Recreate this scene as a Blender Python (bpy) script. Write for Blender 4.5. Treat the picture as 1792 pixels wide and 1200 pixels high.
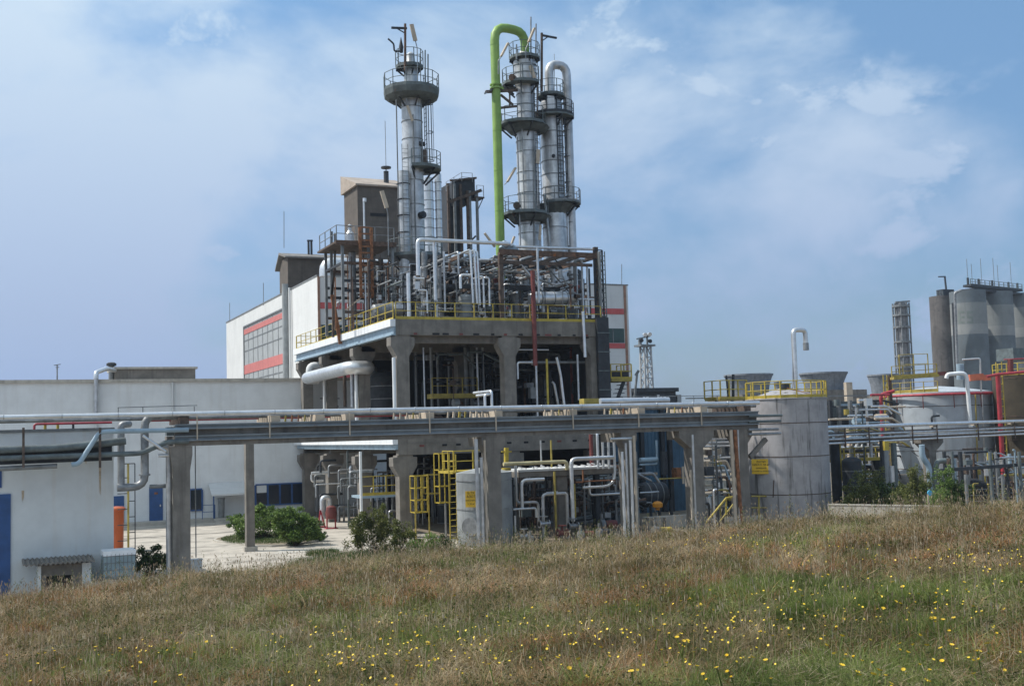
import bpy, math, random
import numpy as np
from mathutils import Vector, Matrix
random.seed(7); np.random.seed(7)
rad = math.radians
S = bpy.context.scene
COL = S.collection
for o in list(bpy.data.objects): bpy.data.objects.remove(o)

# ---------------------------------------------------------------- camera
F, CX, CY, EYE = 2000.0, 896.0, 600.0, 6.0
RM = (Matrix.Rotation(rad(-24.65), 3, 'Z') @ Matrix.Rotation(rad(94.40), 3, 'X') @ Matrix.Rotation(rad(-1.64), 3, 'Z'))
CAM = Vector((0, 0, EYE))
cd = bpy.data.cameras.new('camera'); cam = bpy.data.objects.new('camera', cd); COL.objects.link(cam)
cam.matrix_world = Matrix.Translation(CAM) @ RM.to_4x4()
cd.sensor_width = 36; cd.lens = 36 * F / 1792; cd.clip_start = .1; cd.clip_end = 6000
S.camera = cam

# ---------------------------------------------------------------- sky and sun
SUN_AZ, SUN_EL = -58.0, 52.0          # azimuth clockwise from +Y, elevation
w = bpy.data.worlds.new('World'); S.world = w; w.use_nodes = True
nt = w.node_tree; nt.nodes.clear()
def nn(t, kind, **k):
    n = t.nodes.new(kind)
    for a, b in k.items(): setattr(n, a, b)
    return n
out = nn(nt, 'ShaderNodeOutputWorld'); bg = nn(nt, 'ShaderNodeBackground')
sky = nn(nt, 'ShaderNodeTexSky', sky_type='NISHITA', sun_disc=False, sun_elevation=rad(SUN_EL), sun_rotation=rad(SUN_AZ),
         air_density=1.3, dust_density=.5, ozone_density=4.0)
bg.inputs[1].default_value = .13
tc = nn(nt, 'ShaderNodeTexCoord')
sep = nn(nt, 'ShaderNodeSeparateXYZ'); nt.links.new(tc.outputs['Generated'], sep.inputs[0])
def math_node(t, op, a, b=None, clamp=False):
    n = nn(t, 'ShaderNodeMath', operation=op, use_clamp=clamp)
    for i, v in enumerate((a, b)):
        if v is None: continue
        if isinstance(v, (int, float)): n.inputs[i].default_value = v
        else: t.links.new(v, n.inputs[i])
    return n.outputs[0]
# tint: a cooler, slightly hazy lower sky
zz = math_node(nt, 'MAXIMUM', sep.outputs[2], 0.0)
tint = nn(nt, 'ShaderNodeValToRGB'); nt.links.new(zz, tint.inputs[0])
tint.color_ramp.elements[0].position = 0.0; tint.color_ramp.elements[0].color = (.32, .44, .72, 1); te = tint.color_ramp.elements.new(.10); te.color = (.47, .56, .74, 1)
tint.color_ramp.elements[2].position = .45; tint.color_ramp.elements[2].color = (.94, 1.06, 1.05, 1)
mul = nn(nt, 'ShaderNodeMix', data_type='RGBA', blend_type='MULTIPLY'); mul.inputs[0].default_value = 1
nt.links.new(tint.outputs[0], mul.inputs[7])
# clouds: direction projected on a high layer
den = math_node(nt, 'ADD', zz, .22)
cx_ = math_node(nt, 'DIVIDE', sep.outputs[0], den); cy_ = math_node(nt, 'DIVIDE', sep.outputs[1], den)
comb = nn(nt, 'ShaderNodeCombineXYZ'); nt.links.new(cx_, comb.inputs[0]); nt.links.new(cy_, comb.inputs[1])
def noise(t, vec, scale, detail, rough, dist=0, off=(0, 0, 0), sc=(1, 1, 1)):
    mp = nn(t, 'ShaderNodeMapping'); mp.inputs[1].default_value = off; mp.inputs[3].default_value = sc
    t.links.new(vec, mp.inputs[0])
    n = nn(t, 'ShaderNodeTexNoise'); n.inputs['Scale'].default_value = scale; n.inputs['Detail'].default_value = detail
    n.inputs['Roughness'].default_value = rough; n.inputs['Distortion'].default_value = dist
    t.links.new(mp.outputs[0], n.inputs['Vector']); return n.outputs[0]
def smooth(t, v, a, b, lo=0, hi=1):
    m = nn(t, 'ShaderNodeMapRange', interpolation_type='SMOOTHSTEP'); t.links.new(v, m.inputs[0])
    for i, x in zip((1, 2, 3, 4), (a, b, lo, hi)): m.inputs[i].default_value = x
    return m.outputs[0]
gen = tc.outputs['Generated']
n1 = noise(nt, gen, 3.4, 7, .56, .25, off=(3.1, 1.7, .4), sc=(1, 1, 1.9))
n2 = noise(nt, gen, 1.5, 4, .5, .2, off=(7.3, 4.2, 1.1), sc=(1, 1, 1.6))
bias = math_node(nt, 'ADD', math_node(nt, 'MULTIPLY', sep.outputs[0], -.20), .07)      # thinner cloud to the right
nm = math_node(nt, 'ADD', math_node(nt, 'ADD', math_node(nt, 'MULTIPLY', n1, .62), math_node(nt, 'MULTIPLY', n2, .38)), bias)
veil = smooth(nt, nm, .43, .60, .0, .86)
# denser small cumulus patches low on the right
puff = noise(nt, gen, 6.5, 8, .6, .2, off=(1.9, .6, 2.2), sc=(1, 1, 1.7))
pmask = math_node(nt, 'MULTIPLY', smooth(nt, puff, .53, .66, 0, .75), smooth(nt, n2, .40, .56))
cover = math_node(nt, 'MAXIMUM', veil, pmask)
mixc = nn(nt, 'ShaderNodeMix', data_type='RGBA'); nt.links.new(cover, mixc.inputs[0])
nt.links.new(sky.outputs[0], mixc.inputs[6]); mixc.inputs[7].default_value = (5.9, 6.2, 6.8, 1)
nt.links.new(mixc.outputs[2], mul.inputs[6]); nt.links.new(mul.outputs[2], bg.inputs[0]); nt.links.new(bg.outputs[0], out.inputs[0])

sl = bpy.data.lights.new('sun', 'SUN'); sl.energy = 4.1; sl.angle = rad(.5); sl.color = (1, .955, .88)
so = bpy.data.objects.new('sun', sl); COL.objects.link(so)
sd = Vector((math.sin(rad(SUN_AZ)) * math.cos(rad(SUN_EL)), math.cos(rad(SUN_AZ)) * math.cos(rad(SUN_EL)), math.sin(rad(SUN_EL))))
so.rotation_euler = sd.to_track_quat('Z', 'Y').to_euler(); so.location = (0, 0, 60)
S.view_settings.view_transform = 'Standard'; S.view_settings.look = 'None'
S.view_settings.exposure = 0.17; S.view_settings.gamma = 1
S.cycles.max_bounces = 5; S.cycles.diffuse_bounces = 3; S.cycles.glossy_bounces = 2; S.cycles.transparent_max_bounces = 4
S.cycles.caustics_reflective = False; S.cycles.caustics_refractive = False

# ---------------------------------------------------------------- pixel -> world helpers (real planes at real depths)
def ray(px, py): return RM @ Vector(((px - CX) / F, -(py - CY) / F, -1))
def onY(px, py, Y): d = ray(px, py); return CAM + d * (Y / d.y)
def onX(px, py, X): d = ray(px, py); return CAM + d * (X / d.x)
def onZ(px, py, Z): d = ray(px, py); return CAM + d * ((Z - EYE) / d.z)
def onD(px, py, D): return CAM + ray(px, py) * D
def ground(px, D):                    # the point of the plant floor at that column and depth
    p = onD(px, 750, D); return Vector((p.x, p.y, 0))
def mv(p, ax, px=None, py=None):
    row = RM.col[0] + RM.col[2] * ((px - CX) / F) if px is not None else RM.col[1] + RM.col[2] * (-(py - CY) / F)
    i = 'xyz'.index(ax); e = Vector((0, 0, 0)); e[i] = 1
    return p - e * (row.dot(p - CAM) / row.dot(e))
def proj(p):
    q = RM.transposed() @ (p - CAM); return CX + F * q.x / -q.z, CY - F * q.y / -q.z
def depth(p): return -(RM.transposed() @ (p - CAM)).z
def V(*a): return Vector(a)

# ---------------------------------------------------------------- mesh builder
class MB:
    def __init__(s): s.v = []; s.f = []; s.s = []
    def add(s, vs, fs, sm=False):
        b = len(s.v); s.v += [tuple(v) for v in vs]
        for f in fs: s.f.append(tuple(i + b for i in f)); s.s.append(sm)
        return s
    def box(s, x0, x1, y0, y1, z0, z1):
        if x0 > x1: x0, x1 = x1, x0
        if y0 > y1: y0, y1 = y1, y0
        if z0 > z1: z0, z1 = z1, z0
        return s.add([(x0,y0,z0),(x1,y0,z0),(x1,y1,z0),(x0,y1,z0),(x0,y0,z1),(x1,y0,z1),(x1,y1,z1),(x0,y1,z1)],
                     [(0,3,2,1),(4,5,6,7),(0,1,5,4),(1,2,6,5),(2,3,7,6),(3,0,4,7)])
    def bar(s, p, q, w_, h=None):
        p, q = Vector(p), Vector(q); h = h or w_; d = (q - p)
        if d.length < 1e-5: return s
        d.normalize(); u = Vector((0, 0, 1)) if abs(d.z) < .95 else Vector((0, 1, 0))
        a = d.cross(u).normalized() * (w_ / 2); b = a.cross(d).normalized() * (h / 2)
        vs = [c + i * a + j * b for c in (p, q) for i, j in ((-1,-1),(1,-1),(1,1),(-1,1))]
        return s.add(vs, [(0,1,2,3),(7,6,5,4),(0,4,5,1),(1,5,6,2),(2,6,7,3),(3,7,4,0)])
    def ring(s, c, d, r, n):
        d = d.normalized(); u = Vector((0, 0, 1)) if abs(d.z) < .95 else Vector((0, 1, 0))
        a = d.cross(u).normalized(); b = a.cross(d)
        return [c + a * (r * math.cos(t)) + b * (r * math.sin(t)) for t in (2 * math.pi * i / n for i in range(n))]
    def cyl(s, p, q, r, r2=None, n=12, cap=True):
        p, q = Vector(p), Vector(q); r2 = r if r2 is None else r2; d = q - p
        if d.length < 1e-6: return s
        A = s.ring(p, d, r, n); B = s.ring(q, d, r2, n)
        s.add(A + B, [(i, (i + 1) % n, n + (i + 1) % n, n + i) for i in range(n)], True)
        if cap:
            s.add(A, [tuple(range(n))[::-1]]); s.add(B, [tuple(range(n))])
        return s
    def tube(s, pts, r, n=10, bend=None, cap=True):
        pts = [Vector(p) for p in pts]; P = [pts[0]]; bend = r * 2.2 if bend is None else bend
        for i in range(1, len(pts) - 1):
            a, b, c = pts[i - 1], pts[i], pts[i + 1]
            l1, l2 = (a - b).length, (c - b).length
            if l1 < 1e-5 or l2 < 1e-5: continue
            k = min(bend, l1 * .49, l2 * .49)
            if k < 1e-4: P.append(b); continue
            s0 = b + (a - b) / l1 * k; s1 = b + (c - b) / l2 * k
            for t in (0, .25, .5, .75, 1): P.append(s0 * (1 - t) ** 2 + b * (2 * t * (1 - t)) + s1 * t * t)
        P.append(pts[-1]); rings = []; prev = None
        for i, p in enumerate(P):
            d = (P[min(i + 1, len(P) - 1)] - P[max(i - 1, 0)]).normalized()
            if prev is None:
                u = Vector((0, 0, 1)) if abs(d.z) < .9 else Vector((0, 1, 0)); a = d.cross(u).normalized()
            else:
                a = (prev - d * prev.dot(d)).normalized()
            prev = a; b = a.cross(d)
            rings += [p + a * (r * math.cos(t)) + b * (r * math.sin(t)) for t in (2 * math.pi * j / n for j in range(n))]
        m = len(P)
        s.add(rings, [(k * n + i, k * n + (i + 1) % n, (k + 1) * n + (i + 1) % n, (k + 1) * n + i) for k in range(m - 1) for i in range(n)], True)
        if cap: s.add(rings[:n], [tuple(range(n))[::-1]]); s.add(rings[-n:], [tuple(range(n))])
        return s
    def lathe(s, cx, cy, prof, n=32, a0=0, a1=360, smooth=True):
        if smooth and len(prof) > 2:      # split the surface where the profile turns sharply, so flat shading breaks there
            runs = [[prof[0]]]
            for i in range(1, len(prof)):
                runs[-1].append(prof[i])
                if i < len(prof) - 1:
                    u = (prof[i][0] - prof[i-1][0], prof[i][1] - prof[i-1][1]); v = (prof[i+1][0] - prof[i][0], prof[i+1][1] - prof[i][1])
                    if abs(math.atan2(u[0] * v[1] - u[1] * v[0], u[0] * v[0] + u[1] * v[1])) > .5: runs.append([prof[i]])
            if len(runs) > 1:
                for rn in runs: s.lathe(cx, cy, rn, n, a0, a1, True)
                return s
        full = abs(a1 - a0) >= 359.9; m = n if full else n + 1; vs = []
        for r, z in prof:
            for i in range(m):
                t = rad(a0 + (a1 - a0) * i / n); vs.append((cx + r * math.sin(t), cy + r * math.cos(t), z))
        fs = []
        for k in range(len(prof) - 1):
            for i in range(n):
                j = (i + 1) % m; fs.append((k * m + i, k * m + j, (k + 1) * m + j, (k + 1) * m + i))
        return s.add(vs, fs, smooth)
    def prism(s, pts, ax, a, b):      # polygon pts (2-D) extruded along axis ax from a to b
        def mk(u, v, t): return {'x': (t, u, v), 'y': (u, t, v), 'z': (u, v, t)}[ax]
        n = len(pts); vs = [mk(u, v, a) for u, v in pts] + [mk(u, v, b) for u, v in pts]
        return s.add(vs, [tuple(range(n))[::-1], tuple(range(n, 2 * n))] + [(i, (i + 1) % n, n + (i + 1) % n, n + i) for i in range(n)])
    def build(s, name, mat, parent=None, label=None):
        o_ = Vector((0, 0, 0)); p = parent
        while p is not None: o_ += p.location; p = p.parent
        me = bpy.data.meshes.new(name)
        me.from_pydata([(x - o_.x, y - o_.y, z - o_.z) for x, y, z in s.v], [], s.f)
        me.polygons.foreach_set('use_smooth', s.s); me.materials.append(mat); me.update()
        o = bpy.data.objects.new(name, me); COL.objects.link(o)
        if parent is not None: o.parent = parent
        if label: o['label'] = label
        return o
    def one(s, name, mat, label, cat, group=None, loc=None, kind=None):   # a thing that is one mesh
        if loc is None:
            n = len(s.v); loc = Vector((sum(v[0] for v in s.v) / n, sum(v[1] for v in s.v) / n, min(v[2] for v in s.v)))
        loc = Vector(loc); s.v = [(x - loc.x, y - loc.y, z - loc.z) for x, y, z in s.v]
        o = s.build(name, mat); o.location = loc; tag(o, label, cat, group, kind); return o
def tag(o, label=None, cat=None, group=None, kind=None):
    if label: o['label'] = label
    if cat: o['category'] = cat
    if group: o['group'] = group
    if kind: o['kind'] = kind
    return o
def T(name, label, cat, loc=(0, 0, 0), group=None):
    o = bpy.data.objects.new(name, None); o.empty_display_size = .3; COL.objects.link(o); o.location = loc
    return tag(o, label, cat, group)
def copy_tree(o, parent=None):
    c = o.copy(); COL.objects.link(c)
    if parent is not None: c.parent = parent
    for ch in [x for x in COL.objects if x.parent == o]: copy_tree(ch, c)
    return c
class Heap:
    """uncountable small pipework: one object, several materials"""
    def __init__(s): s.d = {}
    def __getitem__(s, m): return s.d.setdefault(m.name, (MB(), m))[0]
    def finish(s, name, label, cat, loc=(0, 0, 0)):
        vs, fs, sm, mi, ms = [], [], [], [], []
        for k, (mb, m) in enumerate(s.d.values()):
            b = len(vs); vs += [(x - loc[0], y - loc[1], z - loc[2]) for x, y, z in mb.v]; fs += [tuple(i + b for i in f) for f in mb.f]; sm += mb.s; mi += [k] * len(mb.f); ms.append(m)
        me = bpy.data.meshes.new(name); me.from_pydata(vs, [], fs); me.polygons.foreach_set('use_smooth', sm)
        for m in ms: me.materials.append(m)
        me.polygons.foreach_set('material_index', mi); me.update(); o = bpy.data.objects.new(name, me); COL.objects.link(o); o.location = loc; return tag(o, label, cat, kind='stuff')
def struct(name, mb, mat, label=None):
    o = mb.build(name, mat); o['kind'] = 'structure'
    if label: o['label'] = label
    return o

# ---------------------------------------------------------------- materials
MATS = {}
def mat(name, col, rough=.6, metal=0.0, var=.18, scale=2.0, streak=0.0, stcol=None, stscale=2.6, rust=0.0, rustcol=(.16, .06, .025),
        bump=0.0, bscale=20, spec=.5, grime=0.0, waves=None, rustscale=1.4):
    if name in MATS: return MATS[name]
    m = bpy.data.materials.new(name); m.use_nodes = True; t = m.node_tree; L = t.links
    b = t.nodes['Principled BSDF']; b.inputs['Roughness'].default_value = rough; b.inputs['Metallic'].default_value = metal
    b.inputs['Specular IOR Level'].default_value = spec
    geo = nn(t, 'ShaderNodeNewGeometry'); vec = geo.outputs['Position']
    n_ = noise(t, vec, scale, 5, .6)
    mr = smooth(t, n_, .3, .7, 1 - var, 1 + var)
    mx = nn(t, 'ShaderNodeMix', data_type='RGBA', blend_type='MULTIPLY'); mx.inputs[0].default_value = 1
    mx.inputs[6].default_value = (*col, 1); L.new(mr, mx.inputs[7]); c = mx.outputs[2]
    def over(fac, colr):
        nonlocal c
        k = nn(t, 'ShaderNodeMix', data_type='RGBA'); L.new(fac, k.inputs[0]); L.new(c, k.inputs[6]); k.inputs[7].default_value = (*colr, 1); c = k.outputs[2]
    if streak:
        s_ = noise(t, vec, stscale, 4, .6, 0, sc=(1, 1, .07))
        over(smooth(t, s_, .52, .68, 0, streak), stcol or tuple(x * .4 for x in col))
    if grime:
        g_ = noise(t, vec, .55, 6, .62, .4)
        over(smooth(t, g_, .48, .66, 0, grime), tuple(x * .45 for x in col))
    if rust:
        r_ = noise(t, vec, rustscale, 6, .68, .3, sc=(1, 1, .6))
        over(smooth(t, r_, .66 - rust * .3, .74 - rust * .3, 0, .9), rustcol)
    if waves:                         # panel joints: (spacing x/y, spacing z, dark amount)
        sx, sz, amt = waves; sp = nn(t, 'ShaderNodeSeparateXYZ'); L.new(vec, sp.inputs[0]); fs = []
        if sx:
            hsum = math_node(t, 'ADD', sp.outputs[0], sp.outputs[1]); fs.append(math_node(t, 'DIVIDE', hsum, sx))
        if sz: fs.append(math_node(t, 'DIVIDE', sp.outputs[2], sz))
        for f_ in fs:
            fr = math_node(t, 'FRACT', f_); over(math_node(t, 'MULTIPLY', math_node(t, 'LESS_THAN', fr, .035), amt), tuple(x * .35 for x in col))
    L.new(c, b.inputs['Base Color'])
    if bump:
        nb = noise(t, vec, bscale, 4, .6); bp = nn(t, 'ShaderNodeBump'); bp.inputs['Strength'].default_value = bump; bp.inputs['Distance'].default_value = .03
        L.new(nb, bp.inputs['Height']); L.new(bp.outputs[0], b.inputs['Normal'])
    MATS[name] = m; return m
CHAN = mat('rack_channel', (.21, .24, .265), .55, .1, var=.15, scale=1.2, grime=.3, rust=.04)
TANK2 = mat('pale_blue_tank', (.40, .44, .48), .6, .0, var=.08, scale=.8, streak=.45, stcol=(.22, .20, .19), grime=.3)
CONC = mat('concrete', (.195, .178, .158), .9, streak=.55, stcol=(.10, .09, .08), var=.2, scale=1.5, bump=.3, grime=.35)
CONCL = mat('pale_concrete', (.45, .42, .37), .9, streak=.35, var=.15, bump=.25, grime=.25)
YARD = mat('yard_concrete', (.43, .39, .335), .95, var=.16, scale=.8, grime=.7, bump=.2, bscale=9, waves=(7, 0, .25))
DIRT = mat('dirt', (.20, .165, .12), 1, var=.3, scale=1.5, bump=.5, bscale=6)
WALLW = mat('white_render', (.71, .73, .74), .85, var=.06, scale=.7, streak=.12, stcol=(.42, .38, .33), waves=(0, .6, .06))
PANEL = mat('pale_panel', (.64, .65, .65), .75, var=.05, scale=.5, streak=.12, waves=(0, 1.2, .10))
SHEDW = mat('shed_white', (.62, .645, .65), .85, var=.06, scale=.9, streak=.14, stcol=(.50, .40, .30), waves=(0, .35, .04), rust=-.15, rustcol=(.45, .30, .18))
GALV = mat('galvanised_cladding', (.56, .57, .58), .36, .75, var=.16, scale=2.5, streak=.25, grime=.35)
GALVB = mat('bright_cladding', (.72, .73, .74), .33, .65, var=.10, scale=3, grime=.2)
GALVD = mat('dull_cladding', (.30, .31, .32), .5, .5, var=.25, scale=2.5, streak=.45, grime=.5)
TOWER = mat('tower_cladding', (.56, .57, .58), .42, .55, var=.22, scale=1.2, streak=.45, stcol=(.17, .17, .17), grime=.45)
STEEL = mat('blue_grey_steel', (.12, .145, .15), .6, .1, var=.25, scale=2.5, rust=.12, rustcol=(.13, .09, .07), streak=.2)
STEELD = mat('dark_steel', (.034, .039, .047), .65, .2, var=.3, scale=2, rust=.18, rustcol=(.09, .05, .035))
STEELG = mat('grey_steel', (.20, .21, .215), .55, .3, var=.25, rust=.1)
RUST = mat('rusty_steel', (.12, .075, .055), .85, .1, var=.4, scale=4, rust=.25, rustcol=(.30, .11, .035))
RUSTO = mat('orange_rust', (.24, .105, .05), .9, var=.4, scale=5, rust=.1)
RUSTB = mat('brown_steel', (.10, .072, .058), .8, .1, var=.35, scale=4, rust=.1)
YELL = mat('yellow_paint', (.46, .35, .05), .55, var=.18, scale=3, rust=.08, rustcol=(.20, .12, .04), grime=.3)
YELD = mat('faded_yellow_paint', (.36, .28, .06), .6, var=.25, scale=3, rust=.12, rustcol=(.14, .09, .04), grime=.4)
GREEN = mat('green_paint', (.235, .385, .085), .5, var=.14, scale=1.2, grime=.3, streak=.25, stcol=(.17, .26, .08))
REDP = mat('red_paint', (.40, .045, .06), .5, var=.2, scale=3, grime=.3)
REDBR = mat('brown_red_paint', (.17, .04, .035), .6, var=.25, scale=3, grime=.3)
BAND = mat('red_band', (.52, .10, .10), .7, var=.12, scale=.8, streak=.2, stcol=(.45, .2, .18))
ORNG = mat('orange_plastic', (.48, .10, .025), .45, var=.1)
BLUE = mat('blue_paint', (.02, .075, .22), .5, var=.15)
BLUEC = mat('blue_corrugated', (.055, .13, .21), .55, var=.2, scale=.9, streak=.3, grime=.3)
WHITEP = mat('white_paint', (.78, .80, .82), .6, var=.06, scale=2, streak=.15)
LBLUE = mat('pale_blue_steel', (.30, .40, .48), .55, var=.15, grime=.3, rust=.02)
GLASS = mat('dark_glass', (.015, .022, .035), .12, var=.1, spec=.6)
GREENG = mat('green_dark_glass', (.025, .055, .05), .25, var=.3, scale=.8)
BROWNC = mat('brown_cladding', (.105, .088, .075), .85, var=.18, scale=1, streak=.3, waves=(.5, 1.2, .25))
ROOFR = mat('rusty_roof', (.36, .30, .25), .8, var=.2, scale=.9, rust=.22, rustcol=(.36, .17, .08), rustscale=.5)
SLATE = mat('grey_roof', (.20, .19, .18), .85, var=.2, grime=.3)
TANKM = mat('stained_tank', (.36, .345, .35), .62, .15, var=.14, scale=1.2, streak=.9, stcol=(.10, .095, .09), stscale=3.4, grime=.3)
TANKG = mat('grey_tank', (.30, .32, .33), .6, .1, var=.2, scale=.8, streak=.35, grime=.35)
SILO = mat('silo_concrete', (.125, .148, .165), .9, var=.22, scale=.25, streak=.4, stcol=(.13, .14, .14))
SILOD = mat('silo_stained', (.115, .105, .10), .9, var=.25, scale=.25, streak=.5, grime=.6)
SILOL = mat('silo_pale', (.27, .28, .28), .9, var=.1, scale=.25, streak=.3, stcol=(.18, .19, .19))
SILOM = mat('silo_letter', (.185, .215, .205), .9, var=.15, scale=.4)
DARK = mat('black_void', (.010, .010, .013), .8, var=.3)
BROWNT = mat('brown_vessel', (.055, .043, .026), .7, .1, var=.3, scale=.8, streak=.6, stcol=(.04, .035, .03), grime=.5)
BLACKT = mat('black_text', (.10, .075, .02), .8)
SIGNY = mat('sign_yellow', (.68, .43, .03), .5, var=.06)
BEIGE = mat('beige_block', (.50, .42, .33), .85, var=.12, grime=.3)
PLAST = mat('pale_plastic', (.25, .34, .38), .4, var=.1)
BARK = mat('bark', (.07, .05, .035), .9)
def leafmat(name, cols, trans=.25, hue=None):
    if name in MATS: return MATS[name]
    m = bpy.data.materials.new(name); m.use_nodes = True; t = m.node_tree; L = t.links
    b = t.nodes['Principled BSDF']; b.inputs['Roughness'].default_value = .6; b.inputs['Specular IOR Level'].default_value = .25
    geo = nn(t, 'ShaderNodeNewGeometry'); ramp = nn(t, 'ShaderNodeValToRGB'); e = ramp.color_ramp
    while len(e.elements) < len(cols): e.elements.new(.5)
    for i, c in enumerate(cols): e.elements[i].position = i / max(1, len(cols) - 1); e.elements[i].color = (*c, 1)
    big = noise(t, geo.outputs['Position'], .9, 4, .6); f = math_node(t, 'ADD', math_node(t, 'MULTIPLY', geo.outputs['Random Per Island'], .75), smooth(t, big, .35, .65, -.15, .4), True)
    L.new(f, ramp.inputs[0]); c_ = ramp.outputs[0]
    if hue:
        for (cc, sc_, off, lo, hi) in hue:
            h_ = smooth(t, noise(t, geo.outputs['Position'], sc_, 5, .65, .3, off=(off, 0, 0)), lo, hi, 0, 1); k = nn(t, 'ShaderNodeMix', data_type='RGBA', blend_type='MULTIPLY'); L.new(h_, k.inputs[0]); L.new(c_, k.inputs[6]); k.inputs[7].default_value = (*cc, 1); c_ = k.outputs[2]
    L.new(c_, b.inputs['Base Color'])
    tr = nn(t, 'ShaderNodeBsdfTranslucent'); L.new(c_, tr.inputs[0]); ms = nn(t, 'ShaderNodeMixShader'); ms.inputs[0].default_value = trans
    L.new(b.outputs[0], ms.inputs[1]); L.new(tr.outputs[0], ms.inputs[2]); L.new(ms.outputs[0], t.nodes['Material Output'].inputs[0])
    MATS[name] = m; return m
LEAF = leafmat('shrub_leaf', [(.04, .08, .018), (.13, .21, .045), (.32, .42, .14)], .4)
LEAFD = leafmat('dark_leaf', [(.025, .05, .014), (.06, .10, .03), (.14, .20, .07)], .3)
LEAFO = leafmat('olive_leaf', [(.05, .07, .02), (.13, .15, .04), (.28, .28, .10)], .35)
LAWN = leafmat('lawn_blade', [(.05, .09, .02), (.08, .13, .03), (.12, .16, .05)])
DRYG = leafmat('dry_grass', [(.05, .055, .02), (.15, .14, .05), (.29, .21, .10), (.43, .30, .165), (.80, .64, .42)], .4, [((.86, .58, .46), .33, 3.0, .47, .60), ((.55, .62, .45), 1.6, 9.0, .48, .66)])
GRNG = leafmat('green_grass', [(.06, .09, .022), (.16, .21, .05), (.33, .36, .12)], .4, [((.62, .68, .6), 1.9, 5.0, .48, .66)])
STRAW = leafmat('straw', [(.24, .17, .11), (.38, .29, .19), (.58, .49, .36)], .4)
PETAL = mat('yellow_petal', (.80, .55, .03), .6, var=.1)

def pipe(start, moves, r, m=None, label=None, group=None, name='pipe', cat='pipe', n=10, bend=None, parent=None):
    """start=(px,py,Y) or a point; moves: ('x',px) ('z',py) ('y',dy) ('X',dx) ('Z',dz) ('to',point); r in metres or ('px',width)"""
    p = onY(*start) if isinstance(start, tuple) and not isinstance(start, Vector) else Vector(start)
    if isinstance(r, tuple): r = r[1] * depth(p) / F / 2
    pts = [p]
    for k, v in moves:
        if k == 'x': p = mv(p, 'x', px=v)
        elif k == 'z': p = mv(p, 'z', py=v)
        elif k == 'y': p = p + V(0, v, 0)
        elif k == 'X': p = p + V(v, 0, 0)
        elif k == 'Z': p = p + V(0, 0, v)
        elif k == 'to': p = Vector(v)
        pts.append(p)
    mb = MB().tube(pts, r, n, bend)
    if parent is not None: return mb.build(name, m or GALVB, parent)
    return mb.one(name, m or GALVB, label, cat, group)
def railing(pts, h, m, parent, spacing=1.2, r=.022, toe=.12, mid=2, closed=False, post=True, name='railing'):
    """posts, rails and toe board along a world polyline standing at each point's z"""
    mb = MB(); pts = [Vector(p) for p in pts]
    if closed: pts = pts + [pts[0]]
    for a, b in zip(pts[:-1], pts[1:]):
        for k in range(mid): mb.cyl(a + V(0, 0, h * (k + 1) / mid), b + V(0, 0, h * (k + 1) / mid), r, n=6)
        if toe: mb.bar(a + V(0, 0, toe / 2 + .004), b + V(0, 0, toe / 2 + .004), .02, toe)
    ra = mb.build(name, m, parent)
    for a, b in zip(pts[:-1], pts[1:]):
        n = max(1, round((b - a).length / spacing))
        for i in range(n + (1 if (b is pts[-1] and not closed) else 0)):
            c = a.lerp(b, i / n)
            if post: MB().bar(c, c + V(0, 0, h), r * 2.2).build('post', m, ra)
            else: mb
    return ra
def ladder_mb(p, q, wd, side, r=.022, cage=0, step=.3):
    """ladder from p up to q; side = unit vector along the rungs; cage radius if > 0 (bulging toward -outward)"""
    p, q, s = Vector(p), Vector(q), Vector(side).normalized() * (wd / 2); mb = MB()
    mb.cyl(p - s, q - s, r, n=6); mb.cyl(p + s, q + s, r, n=6)
    L_ = (q - p).length; n = max(2, int(L_ / step))
    for i in range(1, n): c = p.lerp(q, i / n); mb.cyl(c - s, c + s, r * .7, n=5)
    return mb
def cage_mb(p, q, out, rr=.38, step=1.0):
    p, q, o = Vector(p), Vector(q), Vector(out).normalized(); mb = MB(); sd_ = o.cross(V(0, 0, 1)).normalized()
    n = max(2, int((q - p).length / step)); A = [rad(a) for a in (-110, -75, -40, 0, 40, 75, 110)]
    def pt(c, a): return c + o * (rr * .75 + rr * math.cos(a)) + sd_ * (rr * math.sin(a))
    for i in range(n + 1):
        c = p.lerp(q, i / n); ps = [pt(c, a) for a in A]
        for a, b in zip(ps[:-1], ps[1:]): mb.bar(a, b, .03, .045)
    for a in A: mb.bar(pt(p, a), pt(q, a), .025)
    return mb
# ================================================================ SETTING: ground
TB = [(-10, .1215), (.5, .1169), (7.9, .1104), (15.5, .1035), (24.5, .0955), (32.9, .0868), (39.8, .0748), (48.4, .0650), (60, .060)]
def bank_tan(phi): return np.interp(phi, [a for a, b in TB], [b for a, b in TB]) + .0085
RC = 24.0
def bank_z(x, y):
    x = np.asarray(x, float); y = np.asarray(y, float)
    r = np.hypot(x, y); phi = np.degrees(np.arctan2(x, y))
    phi = np.clip(phi, -10, 60)
    zc = EYE - bank_tan(phi) * RC
    z = np.where(r < RC, 4.42 + (zc - 4.42) * (r / RC), zc * (1 - np.clip((r - RC) / 17, 0, 1) ** 1.15))
    z = z + .05 * np.sin(x * .9 + 1.3) * np.sin(y * .7) * np.clip(r / 8, 0, 1) * (z > .05) + .03 * np.sin(x * 2.3) * np.sin(y * 2.9 + .5) * (r > 4) * (z > .1)
    return np.maximum(z, -.25 + 0 * z) - .02
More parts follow.
